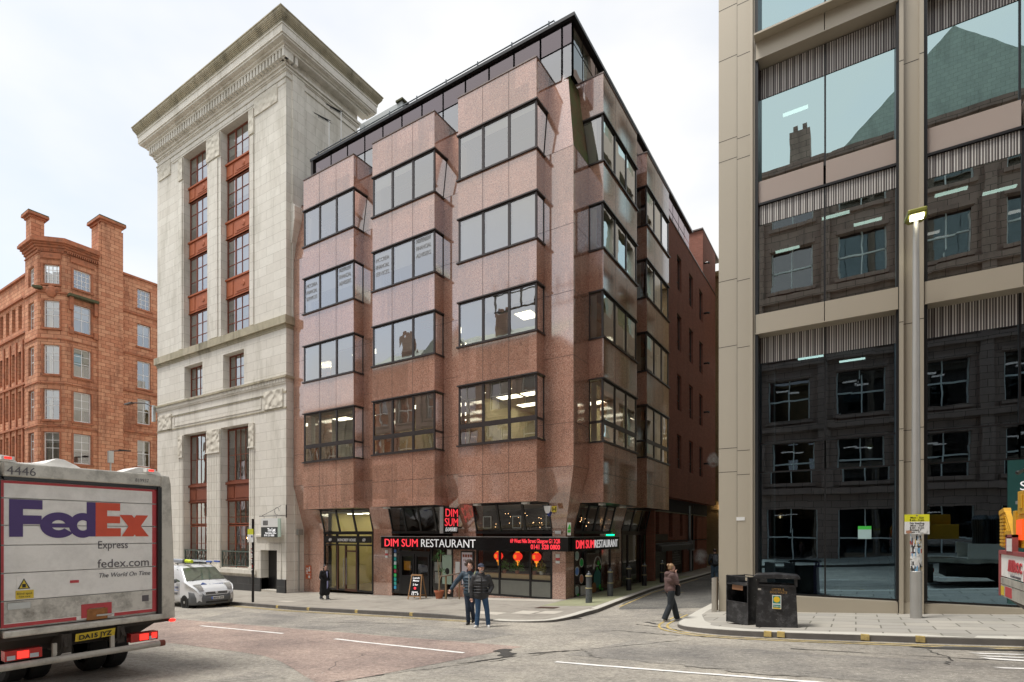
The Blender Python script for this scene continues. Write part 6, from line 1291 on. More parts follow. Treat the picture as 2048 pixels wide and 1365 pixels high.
# A-board, pot plant, handrail
t = thing('sandwich_board', 'chalk menu A-board with wooden frame outside the restaurant door', 'sign board', (-16.9, 18.75, gr(-16.9, 18.75, False)), rotz=R(14), local=True)
b = MB(); f_ = lambda s, u, z: (u, s * (.3 - .26 * z / 1.1), z)
for s in (-1, 1):
    for u in (-.33, .28): b.ext([f_(s, u, 0), f_(s, u + .05, 0), f_(s, u * .8 + .045, 1.1), f_(s, u * .8, 1.1)], (0, .03, 0))
    b.ext([f_(s, -.3, .12), f_(s, .3, .12), f_(s, .3, .17), f_(s, -.3, .17)], (0, .03, 0)); b.ext([f_(s, -.27, 1.05), f_(s, .27, 1.05), f_(s, .27, 1.11), f_(s, -.27, 1.11)], (0, .03, 0))
b.build('wooden_frame', pm('pine_frame', (.36, .2, .09), .6, 0, .2, 6), t)
b = MB(); b.ext([f_(-1, -.29, .16), f_(-1, .29, .16), f_(-1, .23, 1.06), f_(-1, -.23, 1.06)], (0, .015, 0)); ch = b.build('chalkboard', M_black, t)
up_ = Vector((0, .26 / 1.1, 1)).normalized(); 
for s, z, w, m in (('Lunch', .92, .34, M_whl), ('Menu', .8, .3, M_whl), ('2 for', .62, .26, M_whl), ('open', .3, .3, M_whl), ('12 - 9', .2, .34, M_whl)): text(s, .12, m, ch, (-w / 2, -(.3 - .26 * z / 1.1) - .008, z), (1, 0, 0), up=up_, width=w, ext=.002, bold=.003, name='chalk_lettering')
b = MB(); b.lathe((0, -.2, .5), [(.06, 0), (.06, .004)], 12, 0, 'y'); b.build('red_mark', M_redl, ch)
t = thing('potted_tree', 'thin branching yucca in a terracotta pot beside the restaurant door', 'plant', (-15.85, 19.05, gr(-15.85, 19.05, False)), local=True)
M_terra = pm('terracotta', (.42, .14, .07), .8); M_leaf = pm('leaf_green', (.05, .14, .03), .5, 0, .5, 9); M_bark = pm('pale_bark', (.3, .24, .15), .9)
b = MB(); b.lathe((0, 0, 0), [(.14, 0), (.2, .28), (.23, .29), (.23, .36), (.2, .36), (.19, .3)], 18); b.build('pot', M_terra, t)
b = MB(); b.tube([(0, 0, .3), (.02, 0, .8), (-.04, 0, 1.25), (-.1, .02, 1.75)], [.04, .035, .03, .025], 8); b.tube([(.02, 0, .8), (.12, .02, 1.05), (.16, 0, 1.2)], [.03, .025, .02], 8); b.tube([(-.04, 0, 1.25), (.05, 0, 1.6), (.1, 0, 2.0)], [.025, .02, .015], 6); b.build('trunk', M_bark, t)
def blades(b, c, n, l, wd=.02):
    for k in range(n):
        a = random.random() * 6.28; el = random.uniform(-.3, 1.2); d = Vector((math.cos(a) * math.cos(el), math.sin(a) * math.cos(el), math.sin(el))); s_ = Vector((-d.y, d.x, 0)).normalized() * wd; c_ = Vector(c); ll = l * random.uniform(.7, 1.1); m_ = c_ + d * ll * .6; e_ = c_ + d * ll - Vector((0, 0, ll * .25))
        b.face([c_ - s_ * .5, m_ - s_, e_, m_ + s_]); 
b = MB(); [blades(b, c, 22, .38) for c in ((-.1, .02, 1.75), (.16, 0, 1.2), (.1, 0, 2.0))]; b.build('leaves', M_leaf, t, recalc=False)
t = thing('handrail', 'short curved timber handrail on steel posts in front of the granite pier', 'handrail', (-15, 18.9, gr(-15, 18.9, False)))
zz = gr(-15, 18.9, False); b = MB(); b.tube([(-15.6, 18.75, zz + .98), (-15.3, 18.85, zz + 1.02), (-14.6, 19.0, zz + 1.16), (-14.4, 19.3, zz + 1.18)], .03, 8); b.build('rail', pm('worn_timber_rail', (.14, .09, .06), .5), t); b = MB(); b.box(-15.34, -15.27, 18.83, 18.88, zz, zz + 1.0); b.box(-14.7, -14.66, 18.98, 19.02, zz, zz + 1.14); b.build('post', pm('bronze_post', (.25, .17, .09), .5, .3), t)
b = MB(); b.box(-15.15, -14.42, 19.72, 19.79, -2.35, -.8, 0); b.box(-15.08, -14.5, 19.71, 19.725, -2.3, -.86, 1); 
for k in range(4): b.box(-15.03 + k * .14, -14.93 + k * .14, 19.7, 19.712, -1.08, -.95, 2)
t = thing('menu_case', 'tall black framed menu poster on the granite pier behind the walking men', 'menu board', (-14.8, 19.75, -2.3)); b.build('case', [M_black, pm('pink_white_poster', (.62, .56, .6), .5), M_copperdk], t)
text('MENU', .1, M_copperdk, t, (-15.0, 19.705, -1.25), (1, 0, 0), width=.4, ext=.002, name='lettering')
t = thing('notice', 'small white sheet on the granite pier left of the menu case', 'notice', (-15.4, 19.78, -1.5)); b = MB(); b.box(-15.5, -15.25, 19.775, 19.79, -1.9, -1.3); b.build('sheet', M_paper, t)
# lanterns and window plants
M_lan = em('red_paper_lantern', (.9, .035, .02), .42); M_lan2 = em('lantern_gold', (1, .35, .03), .4)
for i, (x, lab) in enumerate(((-13.35, 'red paper lantern with gold tassel, leftmost of three in the window'), (-12.35, 'red paper lantern with gold tassel, middle of three in the window'), (-11.42, 'red paper lantern with gold tassel, rightmost of three in the window'))):
    t = thing('paper_lantern', lab, 'lantern', (x, 20.1, -1.0), 'red lanterns in the restaurant window', local=True)
    b = MB(); b.ell((0, 0, 0), (.21, .21, .19), 20); b.build('shade', M_lan, t, smooth=True); b = MB(); b.lathe((0, 0, .16), [(.09, 0), (.08, .05)], 12); b.lathe((0, 0, -.25), [(.08, 0), (.09, .07)], 12); b.tube([(0, 0, -.24), (0, 0, -.42)], [.035, .02], 6); b.tube([(0, 0, .2), (0, 0, .42)], .006, 4); b.build('tassel', M_lan2, t)
    b = MB(); b.box(-.07, .05, -.212, -.205, -.08, .08); b.build('gold_character', em('gold_character_%d' % i, (.9, .22, .02), .4), t)
for x, h, w, lab, m2 in ((-13.0, .62, .26, 'bushy green plant under the left lantern on the window shelf', M_terra), (-12.35, .5, .36, 'wide leafy green plant in the middle of the window shelf', M_terra), (-11.5, .3, .1, 'small spiky plant right of the wide plant on the window shelf', M_terra), (-11.15, .5, .22, 'yellow-green plant in a pale pot at the right of the window shelf', M_whiteframe)):
    t = thing('potted_plant', lab, 'plant', (x, 20.05, -1.75), 'plants on the restaurant window shelf', local=True); b = MB(); b.lathe((0, 0, 0), [(.07, 0), (.1, .15), (.1, .16)], 12); b.build('pot', m2, t)
    b = MB()
    for k in range(260 if w > .15 else 60):
        a = random.random() * 6.28; r = w * math.sqrt(random.random()); z = .12 + h * random.random() * (1 - .4 * r / w); c_ = Vector((r * math.cos(a), r * .6 * math.sin(a), z)); d1 = Vector((random.uniform(-1, 1), random.uniform(-1, .2), random.uniform(-.6, .8))).normalized() * .055; d2 = Vector((random.uniform(-1, 1), random.uniform(-1, 1), random.uniform(-1, 1))).normalized() * .03
        b.face([c_, c_ + d1 * .5 + d2, c_ + d1, c_ + d1 * .5 - d2])
    b.build('foliage', pm('foliage_%s' % x, (.16, .42, .08) if x < -11.3 else (.45, .42, .08), .5, 0, .4, 12), t, recalc=False)
# signs and boxes on the corner column
t = thing('alarm_box', 'white and blue alarm bell box at the top of the granite corner pier', 'alarm box', (-10.45, 19.25, .9))
b = MB(); b.ext([(-10.62, 19.28, 1.1), (-10.3, 19.28, 1.1), (-10.32, 19.28, .95), (-10.39, 19.28, .8), (-10.53, 19.28, .8), (-10.6, 19.28, .95)], (0, .2, 0)); b.build('cover', M_whiteframe, t, bevel=.01); b = MB(); b.ext([(-10.5, 19.3, .82), (-10.34, 19.3, .86), (-10.42, 19.3, .68)], (0, .2, 0)); b.build('blue_lens', pm('alarm_blue', (.02, .06, .3), .3), t)
t = thing('hydrant_sign', 'small yellow H hydrant plate beside the alarm box', 'sign', (-10.15, 19.25, .95)); b = MB(); b.box(-10.26, -10.05, 19.28, 19.3, .84, 1.08); b.build('plate', pm('hydrant_yellow', (.7, .55, .05), .5), t); text('H', .24, M_black, t, (-10.235, 19.277, .875), (1, 0, 0), width=.15, bold=.006, ext=.002, name='lettering')
t = thing('street_name_plate', 'small white plate low on the granite corner pier above the fascia', 'sign', (-10.2, 19.7, .05)); b = MB(); b.box(-10.33, -10.07, 19.7, 19.74, -.02, .1); b.build('plate', M_paper, t)
t = thing('warning_sign', 'narrow white and lime green warning panel on the alley edge of the corner pier', 'sign', (-9.75, 19.5, .3)); b = MB(); b.ext([(-9.66, 19.45, -.08), (-9.5, 19.45, -.08), (-9.42, 19.3, .42), (-9.58, 19.3, .42)], (0, .02, 0), 0); b.ext([(-9.6, 19.36, .16), (-9.46, 19.36, .16), (-9.47, 19.3, .38)], (0, .03, 0), 1); b.ext([(-9.62, 19.4, .03), (-9.5, 19.4, .03), (-9.48, 19.37, .12), (-9.6, 19.37, .12)], (0, .03, 0), 1); b.build('plate', [M_paper, M_leafg], t)
for (x, lab) in ((-19.85, 'small red and white sticker on the pier left of the restaurant door'), (-10.25, 'small red and white sticker below the fascia on the corner pier')):
    t = thing('cctv_notice', lab, 'notice', (x, 19.78, -1.0), 'red and white notices below the fascia'); b = MB(); b.box(x - .09, x + .09, 19.775, 19.79, -1.0, -.85, 0); b.box(x - .09, x + .09, 19.775, 19.79, -1.1, -1.0, 1); b.box(x - .09, x + .09, 19.775, 19.79, -1.22, -1.12, 0); b.build('plate', [M_paper, M_tred], t)
t = thing('poster', 'orange-red poster with white shapes on the leftmost granite pier', 'poster', (-25.9, 19.78, -2)); b = MB(); b.box(-26.1, -25.65, 19.775, 19.79, -2.55, -1.8, 0)
for (x, z, r, q) in ((-25.98, -1.98, .06, 1), (-25.99, -2.12, .07, 1), (-25.98, -2.24, .05, 1), (-25.8, -2.05, .09, 1), (-25.78, -1.92, .06, 1)): b.lathe((x, 19.774, z), [(r, 0), (r, .004)], 12, q, 'y')
b.box(-25.88, -25.72, 19.77, 19.776, -2.5, -2.36, 1); b.box(-25.9, -25.7, 19.77, 19.776, -2.28, -2.25, 1); b.build('sheet', [pm('poster_orange', (.50, .10, .03), .6), M_paper], t)
# sign pole by the van
t = thing('sign_pole', 'black pole with a yellow and white parking plate and stickers near the van', 'sign', (-22.95, 14.6, gr(-22.95, 14.6, False)))
zz = gr(-22.95, 14.6, False); b = MB(); b.tube([(-22.95, 14.6, zz), (-22.95, 14.6, zz + 3.75)], .055, 10); b.build('pole', M_black, t); b = MB(); b.box(-23.2, -22.78, 14.5, 14.52, zz + 3.05, zz + 3.3, 0); b.box(-23.2, -22.78, 14.5, 14.52, zz + 2.7, zz + 3.05, 1); b.box(-23.15, -22.98, 14.495, 14.5, zz + 2.76, zz + 3.0, 1); b.box(-22.92, -22.82, 14.495, 14.5, zz + 2.92, zz + 3.0, 2); b.build('plate', [pm('sign_lime', (.6, .62, .04), .4), M_paper, M_navy], t)
b = MB()
for k in range(22): a = R(random.uniform(200, 340)); z = zz + 1.35 + k * .055; b.box(-22.95 + .05 * math.cos(a) - .03, -22.95 + .05 * math.cos(a) + .03, 14.54, 14.556, z, z + random.uniform(.02, .05), random.choice((0, 0, 1, 2)))
b.build('stickers', [M_paper, M_rlamp, M_vgrey], t)
t = thing('traffic_sign', 'back of a grey triangular road sign on a black post between truck and stone tower', 'sign', (-29.6, 13.9, -3.4))
zz = -3.42; tx_, ty_ = -30.0, 14.45; b = MB(); b.tube([(tx_, ty_, zz), (tx_, ty_, zz + 3.95)], .05, 8); b.build('post', M_black, t); b = MB(); b.ext([(tx_ + .0, ty_ - .04, zz + 3.85), (tx_ - .0, ty_ + .0, zz + 2.75), (tx_ - .02, ty_ - .85, zz + 2.75)], (.03, 0, 0)); b.build('triangle_plate', pm('sign_back_grey', (.13, .16, .15), .6), t); b = MB(); b.box(tx_ - .05, tx_, ty_ - .9, ty_, zz + 3.85, zz + 3.9); b.build('bracket', M_black, t)

# ------------------------------------------------------------ people
M_skin = pm('skin', (.62, .36, .27), .5, 0, .06, 20); M_sole = pm('white_shoe', (.62, .62, .6), .5)
def rotv(v, rx=0, ry=0, rz=0): return Matrix.Rotation(R(rz), 3, 'Z') @ Matrix.Rotation(R(ry), 3, 'Y') @ Matrix.Rotation(R(rx), 3, 'X') @ Vector(v)
def hand(b, w, d, curl=.5, side=1, s=1):
    w = Vector(w); d = Vector(d).normalized(); up = Vector((0, -1, 0)) if abs(d.y) < .8 else Vector((0, 0, 1)); sd = d.cross(up).normalized(); pn = sd.cross(d)
    b.cap(w, .024 * s, w + d * .05 * s, .027 * s, 8); b.ell(w + d * .06 * s, (.036 * s, .036 * s, .036 * s), 8)
    for k in range(4):
        o_ = sd * (.027 - .018 * k) * s; l = (.07, .08, .075, .06)[k] * s; p0 = w + d * .075 * s + o_; p1 = p0 + (d * (1 - .3 * curl) + pn * curl * .6 * side) * l * .55; p2 = p1 + (d * (1 - curl) + pn * curl * side) * l * .5
        b.cap(p0, .0095 * s, p1, .0088 * s, 6); b.cap(p1, .0088 * s, p2, .0078 * s, 6)
    p0 = w + d * .03 * s + sd * .028 * s; p1 = p0 + (d * .6 + sd * .6 + pn * .3 * side) * .04 * s; p2 = p1 + (d * .9 + pn * .3 * side) * .03 * s; b.cap(p0, .012 * s, p1, .01 * s, 6); b.cap(p1, .01 * s, p2, .009 * s, 6)
def person(label, loc, face, H, J, skin, top, trou, shoe, hair, coat=False, hs=0, wide=1.0, extra=None, turn=0, baggy=1.0, nod=0, quilt=False):
    """J: joints in a 1.75 m figure facing -Y (left hand at +X)."""
    k = H / 1.75; t = thing('person', label, 'person', loc, None, R(face), True); t.scale = (k, k, k)
    D = dict(pel=(0, 0, .93), chest=(0, 0, 1.25), neck=(0, .01, 1.45), head=(0, -.01, 1.62), shL=(.19, 0, 1.40), shR=(-.19, 0, 1.40), elL=(.24, .03, 1.12), elR=(-.24, .03, 1.12), wrL=(.24, -.05, .88), wrR=(-.24, -.05, .88), hdL=(0, -.1, -1), hdR=(0, -.1, -1),
             hiL=(.09, 0, .9), hiR=(-.09, 0, .9), knL=(.1, -.02, .5), knR=(-.1, -.02, .5), anL=(.1, .02, .09), anR=(-.1, .02, .09), tL=(.02, -1, 0), tR=(-.02, -1, 0)); D.update(J); D = {a: Vector(c) for a, c in D.items()}
    b = MB(); rm = Matrix.Rotation(R(turn), 3, 'Z') @ Matrix.Rotation(R(nod), 3, 'X'); hd = D['head']; P_ = lambda x, y, z: hd + rm @ Vector((x, y, z))
    b.ell(P_(0, .015, .03), (.076, .094, .098), 16, 0, rm); b.ell(P_(0, -.02, -.045), (.058, .07, .07), 14, 0, rm); b.ell(P_(0, -.055, -.085), (.032, .03, .028), 10, 0, rm)
    b.cap(P_(0, -.088, .02), .010, P_(0, -.106, -.022), .016, 8); b.ell(P_(0, -.085, -.056), (.026, .012, .009), 8, 0, rm); b.ell(P_(0, -.08, .036), (.05, .016, .012), 8, 0, rm)
    for s in (-1, 1): b.ell(P_(s * .04, -.068, -.02), (.022, .02, .02), 8, 0, rm); b.ell(P_(s * .077, .012, .0), (.012, .022, .032), 8, 0, rm)
    b.cap(D['neck'] - Vector((0, 0, .05)), .058, hd + Vector((0, .015, -.06)), .052, 12)
    b.cap(D['pel'], .12, D['chest'], .125); b.cap(D['chest'] + Vector((-.07, 0, .06)), .09, D['chest'] + Vector((.07, 0, .06)), .09)
    for q in 'LR':
        b.cap(D['chest'] + (D['sh' + q] - D['chest']) * .5, .07, D['sh' + q], .058); b.cap(D['sh' + q], .052, D['el' + q], .04); b.cap(D['el' + q], .04, D['wr' + q], .026)
        b.cap(D['hi' + q], .085, D['kn' + q], .055); b.cap(D['kn' + q], .055, D['an' + q], .036); b.ell(D['an' + q] + D['t' + q] * .06 + Vector((0, 0, -.045)), (.028, .07, .022), 10, 0, Matrix.Rotation(math.atan2(-D['t' + q].x, -D['t' + q].y) * -1, 3, 'Z'))
        if ('hide' + q) not in J: hand(b, D['wr' + q], D['hd' + q], J.get('curl' + q, [.5])[0], J.get('side' + q, [1 if q == 'R' else -1])[0])
    body = b.build('body', skin, t, remesh=.0065)
    b = MB(); [b.ell(P_(s * .028, -.080, .012), (.012, .007, .006), 8, 0, rm) for s in (-1, 1)]; [b.ell(P_(s * .03, -.087, .034), (.018, .006, .004), 8, 0, rm) for s in (-1, 1)]; b.build('eyes_and_brows', M_black, t)
    # trousers
    b = MB(); b.cap(D['pel'] + Vector((-.04, 0, .06)), .12, D['pel'] + Vector((.04, 0, .06)), .12)
    for q in 'LR':
        kn = D['kn' + q]; an = D['an' + q]; b.cap(D['hi' + q], .1 * min(baggy, 1.15), kn, .072 * baggy); lo_ = an + (an - kn).normalized() * .035; b.ell(kn, .073 * baggy, 12); b.tube([kn, lo_], [.073 * baggy, .062 * baggy * baggy], 14)
        for z in (.1, .2, .32): p = an.lerp(kn, z * 1.4); b.ell(p + Vector((0, -.01, 0)), (.068 * baggy, .07 * baggy, .016), 10)
    b.build('trousers', trou, t, remesh=.011)
    b = MB(); so_ = MB()
    for q in 'LR':
        an = D['an' + q]; f = D['t' + q].normalized(); g0 = J.get('heel' + q, [0])[0]
        for (s, r, z) in ((-.05, .042, -.035), (.02, .044, -.03), (.09, .042, -.045), (.15, .034, -.052)): b.ell(an + f * s + Vector((0, 0, z)), (r, r, r * .9), 10)
        so_.cap(an + f * -.05 + Vector((0, 0, -.072)), .036, an + f * .15 + Vector((0, 0, -.078)), .034, 10)
    b.build('shoes', shoe[0], t, remesh=.009); 
    for i_ in range(len(so_.v)): pass
    o = so_.build('soles', shoe[1], t, remesh=.009)
    # jacket / coat
    W_ = wide; b = MB(); ch = D['chest']; pl = D['pel']
    b.cap(pl + Vector((-.06 * W_, 0, .02 + hs)), .135 * W_, pl + Vector((.06 * W_, 0, .02 + hs)), .135 * W_); b.cap(pl + Vector((0, 0, .05)), .15 * W_, ch, .15 * W_)
    b.cap(ch + Vector((-.075 * W_, 0, .0)), .138 * W_, ch + Vector((.075 * W_, 0, .0)), .138 * W_); b.cap(ch + Vector((-.09 * W_, .01, .1)), .105 * W_, ch + Vector((.09 * W_, .01, .1)), .105 * W_)
    b.cap(D['neck'] - Vector((0, 0, .06)), .085, D['neck'] + Vector((0, 0, .0)), .078)
    if quilt:
        for z in (.98, 1.06, 1.14, 1.22, 1.30): b.ell((ch.x * 1, ch.y, z), (.205 * W_, .163 * W_, .034), 20)
    for q in 'LR':
        sh, el, wr = D['sh' + q], D['el' + q], D['wr' + q]; e1 = wr + (el - wr).normalized() * .02
        b.cap(ch + (sh - ch) * .7, .09 * W_, sh, .08 * W_); b.cap(sh, .08 * W_, el, .067 * W_); b.cap(el, .067 * W_, e1, .05 * W_)
        for z in (.25, .5, .75): p = sh.lerp(el, z); b.ell(p, (.08 * W_, .078 * W_, .03), 10); p = el.lerp(e1, z); b.ell(p, (.066 * W_, .066 * W_, .026), 10)
    if coat:
        for q in 'LR': hp, kn = D['hi' + q], D['kn' + q]; b.cap(hp + Vector((0, 0, .05)), .14, kn + Vector((0, .02, -.0)), .14); b.cap(kn, .14, kn + Vector((0, .03, -.16)), .15)
        b.cap(Vector((0, .05, .95)), .14, Vector((0, .09, .4)), .15)
    b.build('coat' if coat else 'jacket', top, t, remesh=.011)
    if hair:
        b = MB(); hair(b, P_, rm); b.build('hair', hair_m, t, remesh=.008)
    if extra: extra(t, D, P_, rm)
    return t
M_puff = pm('black_puffer', (.03, .03, .032), .62, 0, .3, 5, .8, 9); M_puffb = pm('navy_puffer', (.03, .055, .08), .6, 0, .3, 5, .8, 9); M_denim = pm('blue_denim', (.03, .075, .15), .85, 0, .35, 7, .5, 18); M_denimd = pm('dark_denim', (.018, .03, .055), .85, 0, .3, 7, .5, 18)
M_hood = pm('brown_hoodie', (.115, .07, .065), .9, 0, .15, 8, .5, 16); M_jog = pm('black_wide_trousers', (.017, .022, .028), .8, 0, .25, 7, .5, 14); M_coat = pm('black_wool_coat', (.008, .008, .010), .9, 0, .2, 7, .5, 14); M_greyt = pm('grey_trousers', (.09, .10, .12), .85, 0, .2, 7); M_bshoe = pm('black_boot', (.01, .01, .01), .5)
M_hbr = pm('dark_curly_hair', (.05, .028, .018), .7, 0, .4, 30, 1, 60); M_hdk = pm('dark_hair', (.02, .012, .010), .5, 0, .3, 30, .6, 80); M_hbl = pm('tied_fair_hair', (.30, .18, .09), .5, 0, .25, 30, .6, 80); M_cap = pm('navy_cap', (.03, .04, .07), .8)
def h_curly(b, P_, rm):
    random.seed(11)
    for k in range(60):
        a = random.uniform(0, 6.28); e = random.uniform(-.15, 1.5); r = .105 + random.uniform(-.01, .03); x, y, z = r * math.cos(a) * math.cos(e), r * math.sin(a) * math.cos(e), r * math.sin(e) * 1.05
        if y < -.05 and z < .07: continue
        b.ell(P_(x, y + .02, z + .045), random.uniform(.02, .038), 6)
    b.ell(P_(0, .035, .055), (.09, .09, .1), 12, 0, rm)
def h_bun(b, P_, rm): b.ell(P_(0, .03, .045), (.083, .098, .095), 14, 0, rm); b.ell(P_(0, .13, .075), (.045, .04, .045), 10); b.ell(P_(0, .05, -.01), (.078, .07, .06), 12, 0, rm)
def h_long(b, P_, rm): b.ell(P_(0, .03, .045), (.085, .098, .096), 14, 0, rm); b.cap(P_(0, .07, 0), .065, P_(0, .08, -.14), .05); b.cap(P_(.065, .02, 0), .025, P_(.06, .03, -.12), .022); b.cap(P_(-.065, .02, 0), .025, P_(-.06, .03, -.12), .022)
def h_short(b, P_, rm): b.ell(P_(0, .03, .03), (.082, .096, .09), 14, 0, rm)
hair_m = M_hbr
def ex_scarf(t, D, P_, rm):
    b = MB(); b.cap(D['neck'] + Vector((-.04, .02, .03)), .07, D['neck'] + Vector((.04, .02, .03)), .07); b.build('collar', pm('maroon_lining', (.08, .03, .03), .9), t, remesh=.01)
    b = MB(); b.box(-.012, .012, -.175, -.165, .9, 1.4); b.build('zip', M_steel, t); b = MB(); b.tube([(.13, -.13, 1.38), (.15, -.03, 1.47), (.14, .1, 1.4)], .022, 6); b.build('bag_strap', pm('olive_strap', (.3, .32, .2), .8), t)
person('man with curly brown hair, navy puffer jacket and dark jeans in the road', (-9.3, 12.55, gr(-9.3, 12.55)), YAW - 8, 1.80,
       dict(elR=(-.40, -.02, 1.17), wrR=(-.52, -.1, .97), hdR=(-.5, -.2, -.9), shR=(-.2, 0, 1.40), elL=(.22, .06, 1.1), wrL=(.2, .0, .86), knR=(-.06, -.05, .5), anR=(-.05, -.02, .09), knL=(.05, -.02, .5), anL=(.05, .2, .14), head=(-.01, -.05, 1.61), neck=(0, -.02, 1.45)), M_skin, M_puffb, M_denimd, (M_bshoe, M_bshoe), h_curly, False, -.06, 1.02, ex_scarf, 22, .95, 0, True)
def ex_cap(t, D, P_, rm):
    b = MB(); b.ell(P_(0, .02, .065), (.09, .108, .075), 16, 0, rm); b.ell(P_(0, -.105, .052), (.062, .06, .012), 12, 0, rm); b.build('cap', M_cap, t, remesh=.008)
    b = MB(); b.cap(D['neck'] + Vector((-.03, .01, .01)), .078, D['neck'] + Vector((.03, .01, .01)), .078); b.build('collar', M_puff, t, remesh=.01)
    b = MB(); b.box(-.012, .012, -.182, -.172, .86, 1.42); b.build('zip_flap', M_black, t); b = MB(); b.ell(P_(0, -.075, -.085), (.05, .04, .03), 8, 0, rm); b.build('beard', pm('grey_beard', (.25, .22, .2), .9), t)
hair_m = M_hdk
person('man in dark cap, black puffer jacket, blue jeans and white trainers', (-8.6, 12.1, gr(-8.6, 12.1)), YAW + 4, 1.69,
       dict(elR=(-.27, .02, 1.10), wrR=(-.26, -.02, .84), elL=(.30, .05, 1.13), wrL=(.22, -.1, .97), neck=(0, .0, 1.47), head=(0, -.02, 1.655), hideL=(0, 0, 0), knL=(.16, -.05, .5), anL=(.2, -.02, .09), knR=(-.09, -.02, .5), anR=(-.12, -.04, .09), tL=(.1, -1, 0), tR=(-.45, -1, 0)), M_skin, M_puff, M_denim, (M_sole, M_sole), h_short, False, -.04, 1.13, ex_cap, 18, 1.0, 0, True)
hair_m = M_hbl
def ex_bag(t, D, P_, rm):
    b = MB(); b.cap((-.0, -.26, 1.04), .07, (-.02, -.24, .84), .09); b.build('shoulder_bag', M_coat, t, remesh=.012); b = MB(); b.ell(P_(.075, .01, .0), (.014, .026, .03), 8, 0, rm); b.ell(P_(-.075, .01, .0), (.014, .026, .03), 8, 0, rm); b.tube([P_(.08 * math.cos(a), .01, .02 + .1 * math.sin(a)) for a in [math.pi * q / 8 for q in range(9)]], .008, 6); b.build('headphones', M_black, t)
    b = MB(); b.ell(D['neck'] + Vector((0, .1, -.02)), (.13, .085, .075), 12); b.build('hood', M_hood, t, remesh=.011)
person('woman in a brown hoodie and black wide trousers eating while crossing the alley mouth', (-4.33, 15.04, gr(-4.33, 15.04)), YAW + 100, 1.60,
       dict(elL=(.22, -.06, 1.14), wrL=(.12, -.27, 1.08), hdL=(-.2, -1, .1), elR=(-.23, -.12, 1.18), wrR=(-.05, -.17, 1.43), hdR=(.25, .1, 1), chest=(0, .0, 1.25), knL=(.07, -.16, .5), anL=(.07, -.26, .1), knR=(-.07, .02, .5), anR=(-.07, .2, .1), head=(0, -.06, 1.60), neck=(0, -.02, 1.45), curlL=(.9, 0, 0), curlR=(.9, 0, 0)), M_skin, M_hood, M_jog, (M_sole, M_sole), h_bun, False, .02, 1.04, ex_bag, 0, 1.2, 8)
hair_m = M_hdk
def ex_coat(t, D, P_, rm):
    b = MB(); b.ext([(-.05, -.16, 1.42), (.05, -.16, 1.42), (.01, -.175, 1.12)], (0, -.02, 0)); b.box(-.03, .05, -.2, -.19, .55, .95); b.build('blue_shirt', pm('pale_blue_shirt', (.35, .38, .62), .8), t); b = MB(); b.cap((.0, .2, 1.28), .1, (.0, .2, 1.05), .11); b.build('backpack', pm('pale_backpack', (.55, .55, .52), .8), t, remesh=.012)
    b = MB(); b.lathe((0, 0, 1.02), [(.175, 0), (.175, .05)], 16); b.build('belt', M_coat, t)
person('woman in a long belted black coat with a pale backpack on the left pavement', (-21.2, 17.1, gr(-21.2, 17.1, False)), YAW + 62, 1.66,
       dict(elL=(.25, .02, 1.14), wrL=(.2, -.12, .98), elR=(-.25, .02, 1.14), wrR=(-.2, -.1, .98), hideL=(0, 0, 0), hideR=(0, 0, 0), knL=(.07, -.12, .5), anL=(.07, -.14, .1), knR=(-.07, .04, .5), anR=(-.07, .16, .12), head=(0, -.05, 1.61)), M_skin, M_coat, M_greyt, (M_bshoe, M_sole), h_long, True, 0, 1.02, ex_coat, -8, 1.1, 14)
def ex_pack(t, D, P_, rm):
    b = MB(); b.cap((0, .19, 1.32), .12, (0, .2, 1.08), .13); b.build('backpack', pm('grey_backpack', (.14, .15, .17), .8, 0, .2, 9), t, remesh=.012); b = MB(); b.cap((-.03, .3, 1.12), .06, (.03, .3, 1.12), .06); b.build('backpack_pocket', pm('grey_pocket', (.09, .1, .11), .8), t, remesh=.012)
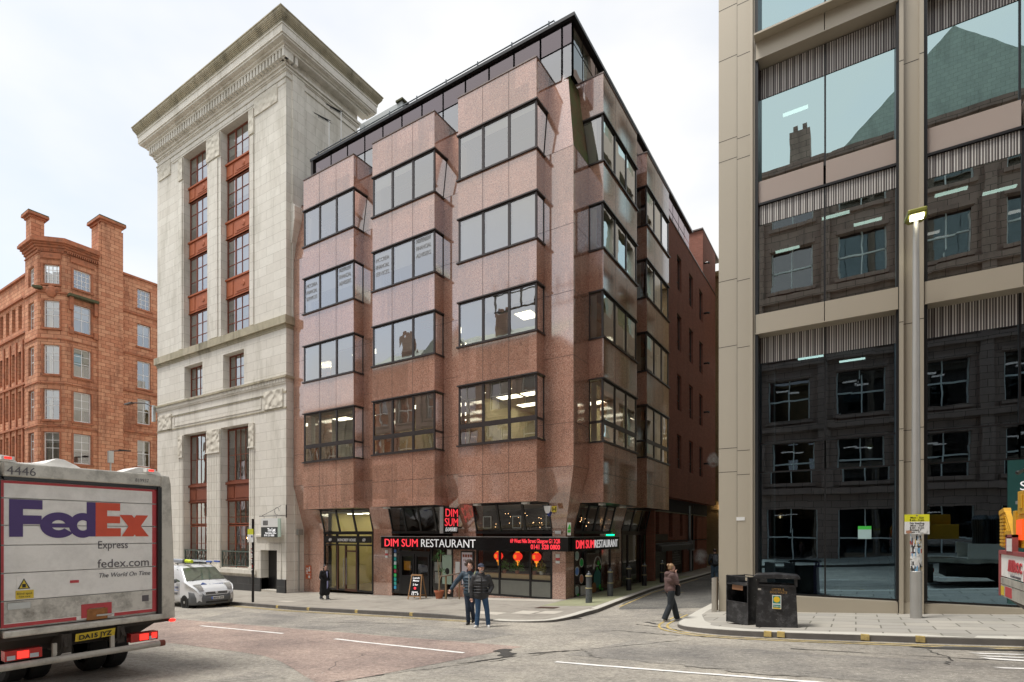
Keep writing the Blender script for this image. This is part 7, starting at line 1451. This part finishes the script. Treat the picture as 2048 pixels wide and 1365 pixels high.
person('person with a grey backpack and blue jeans walking away down the alley', (-6.17, 29.5, gr(-6.17, 29.5)), YAW + 172, 1.80,
       dict(elL=(.28, .04, 1.13), wrL=(.22, -.1, .95), elR=(-.28, .04, 1.13), wrR=(-.22, -.1, .95), hideL=(0, 0, 0), knL=(.08, -.1, .5), anL=(.1, -.05, .09), knR=(-.08, .0, .5), anR=(-.1, .2, .15)), M_skin, M_puff, pm('pale_denim', (.10, .16, .22), .85, 0, .2, 8), (M_sole, M_sole), h_short, False, 0, 1.05, ex_pack, 0, 1.1)

# ------------------------------------------------------------ steam from the flue and the vent
def steam(x, y, z, r, dens):
    b = MB(); b.ell((x, y, z), r, 16)
    m = bpy.data.materials.new('steam'); m.use_nodes = True; t = m.node_tree; t.nodes.clear(); o = t.nodes.new('ShaderNodeOutputMaterial'); v = t.nodes.new('ShaderNodeVolumePrincipled')
    v.inputs['Color'].default_value = (.95, .95, .95, 1); tcn = t.nodes.new('ShaderNodeTexCoord'); gd = t.nodes.new('ShaderNodeTexGradient'); gd.gradient_type = 'SPHERICAL'; mpn = t.nodes.new('ShaderNodeMapping')
    mpn.inputs['Location'].default_value = tuple(-a / q for a, q in zip((x, y, z), r)); mpn.inputs['Scale'].default_value = tuple(1 / q for q in r)
    L(t, tcn.outputs['Object'], mpn.inputs[0]); L(t, mpn.outputs[0], gd.inputs[0]); n = N(t, 'ShaderNodeTexNoise', Scale=3.2, Detail=3.0); L(t, tcn.outputs['Object'], n.inputs['Vector'])
    a = N(t, 'ShaderNodeMath', _operation='MULTIPLY'); L(t, gd.outputs['Fac'], a.inputs[0]); L(t, ramp(t, n.outputs['Fac'], .42, .62), a.inputs[1]); c = N(t, 'ShaderNodeMath', _operation='MULTIPLY'); L(t, a.outputs[0], c.inputs[0]); c.inputs[1].default_value = dens; L(t, c.outputs[0], v.inputs['Density']); L(t, v.outputs[0], o.inputs['Volume'])
    ob = b.build('steam', m); ob['kind'] = 'stuff'
steam(-8.6, 40.5, 5.2, (.5, .55, .6), 7); steam(-8.9, 38.2, -1.6, (.5, 1.0, .6), 3)
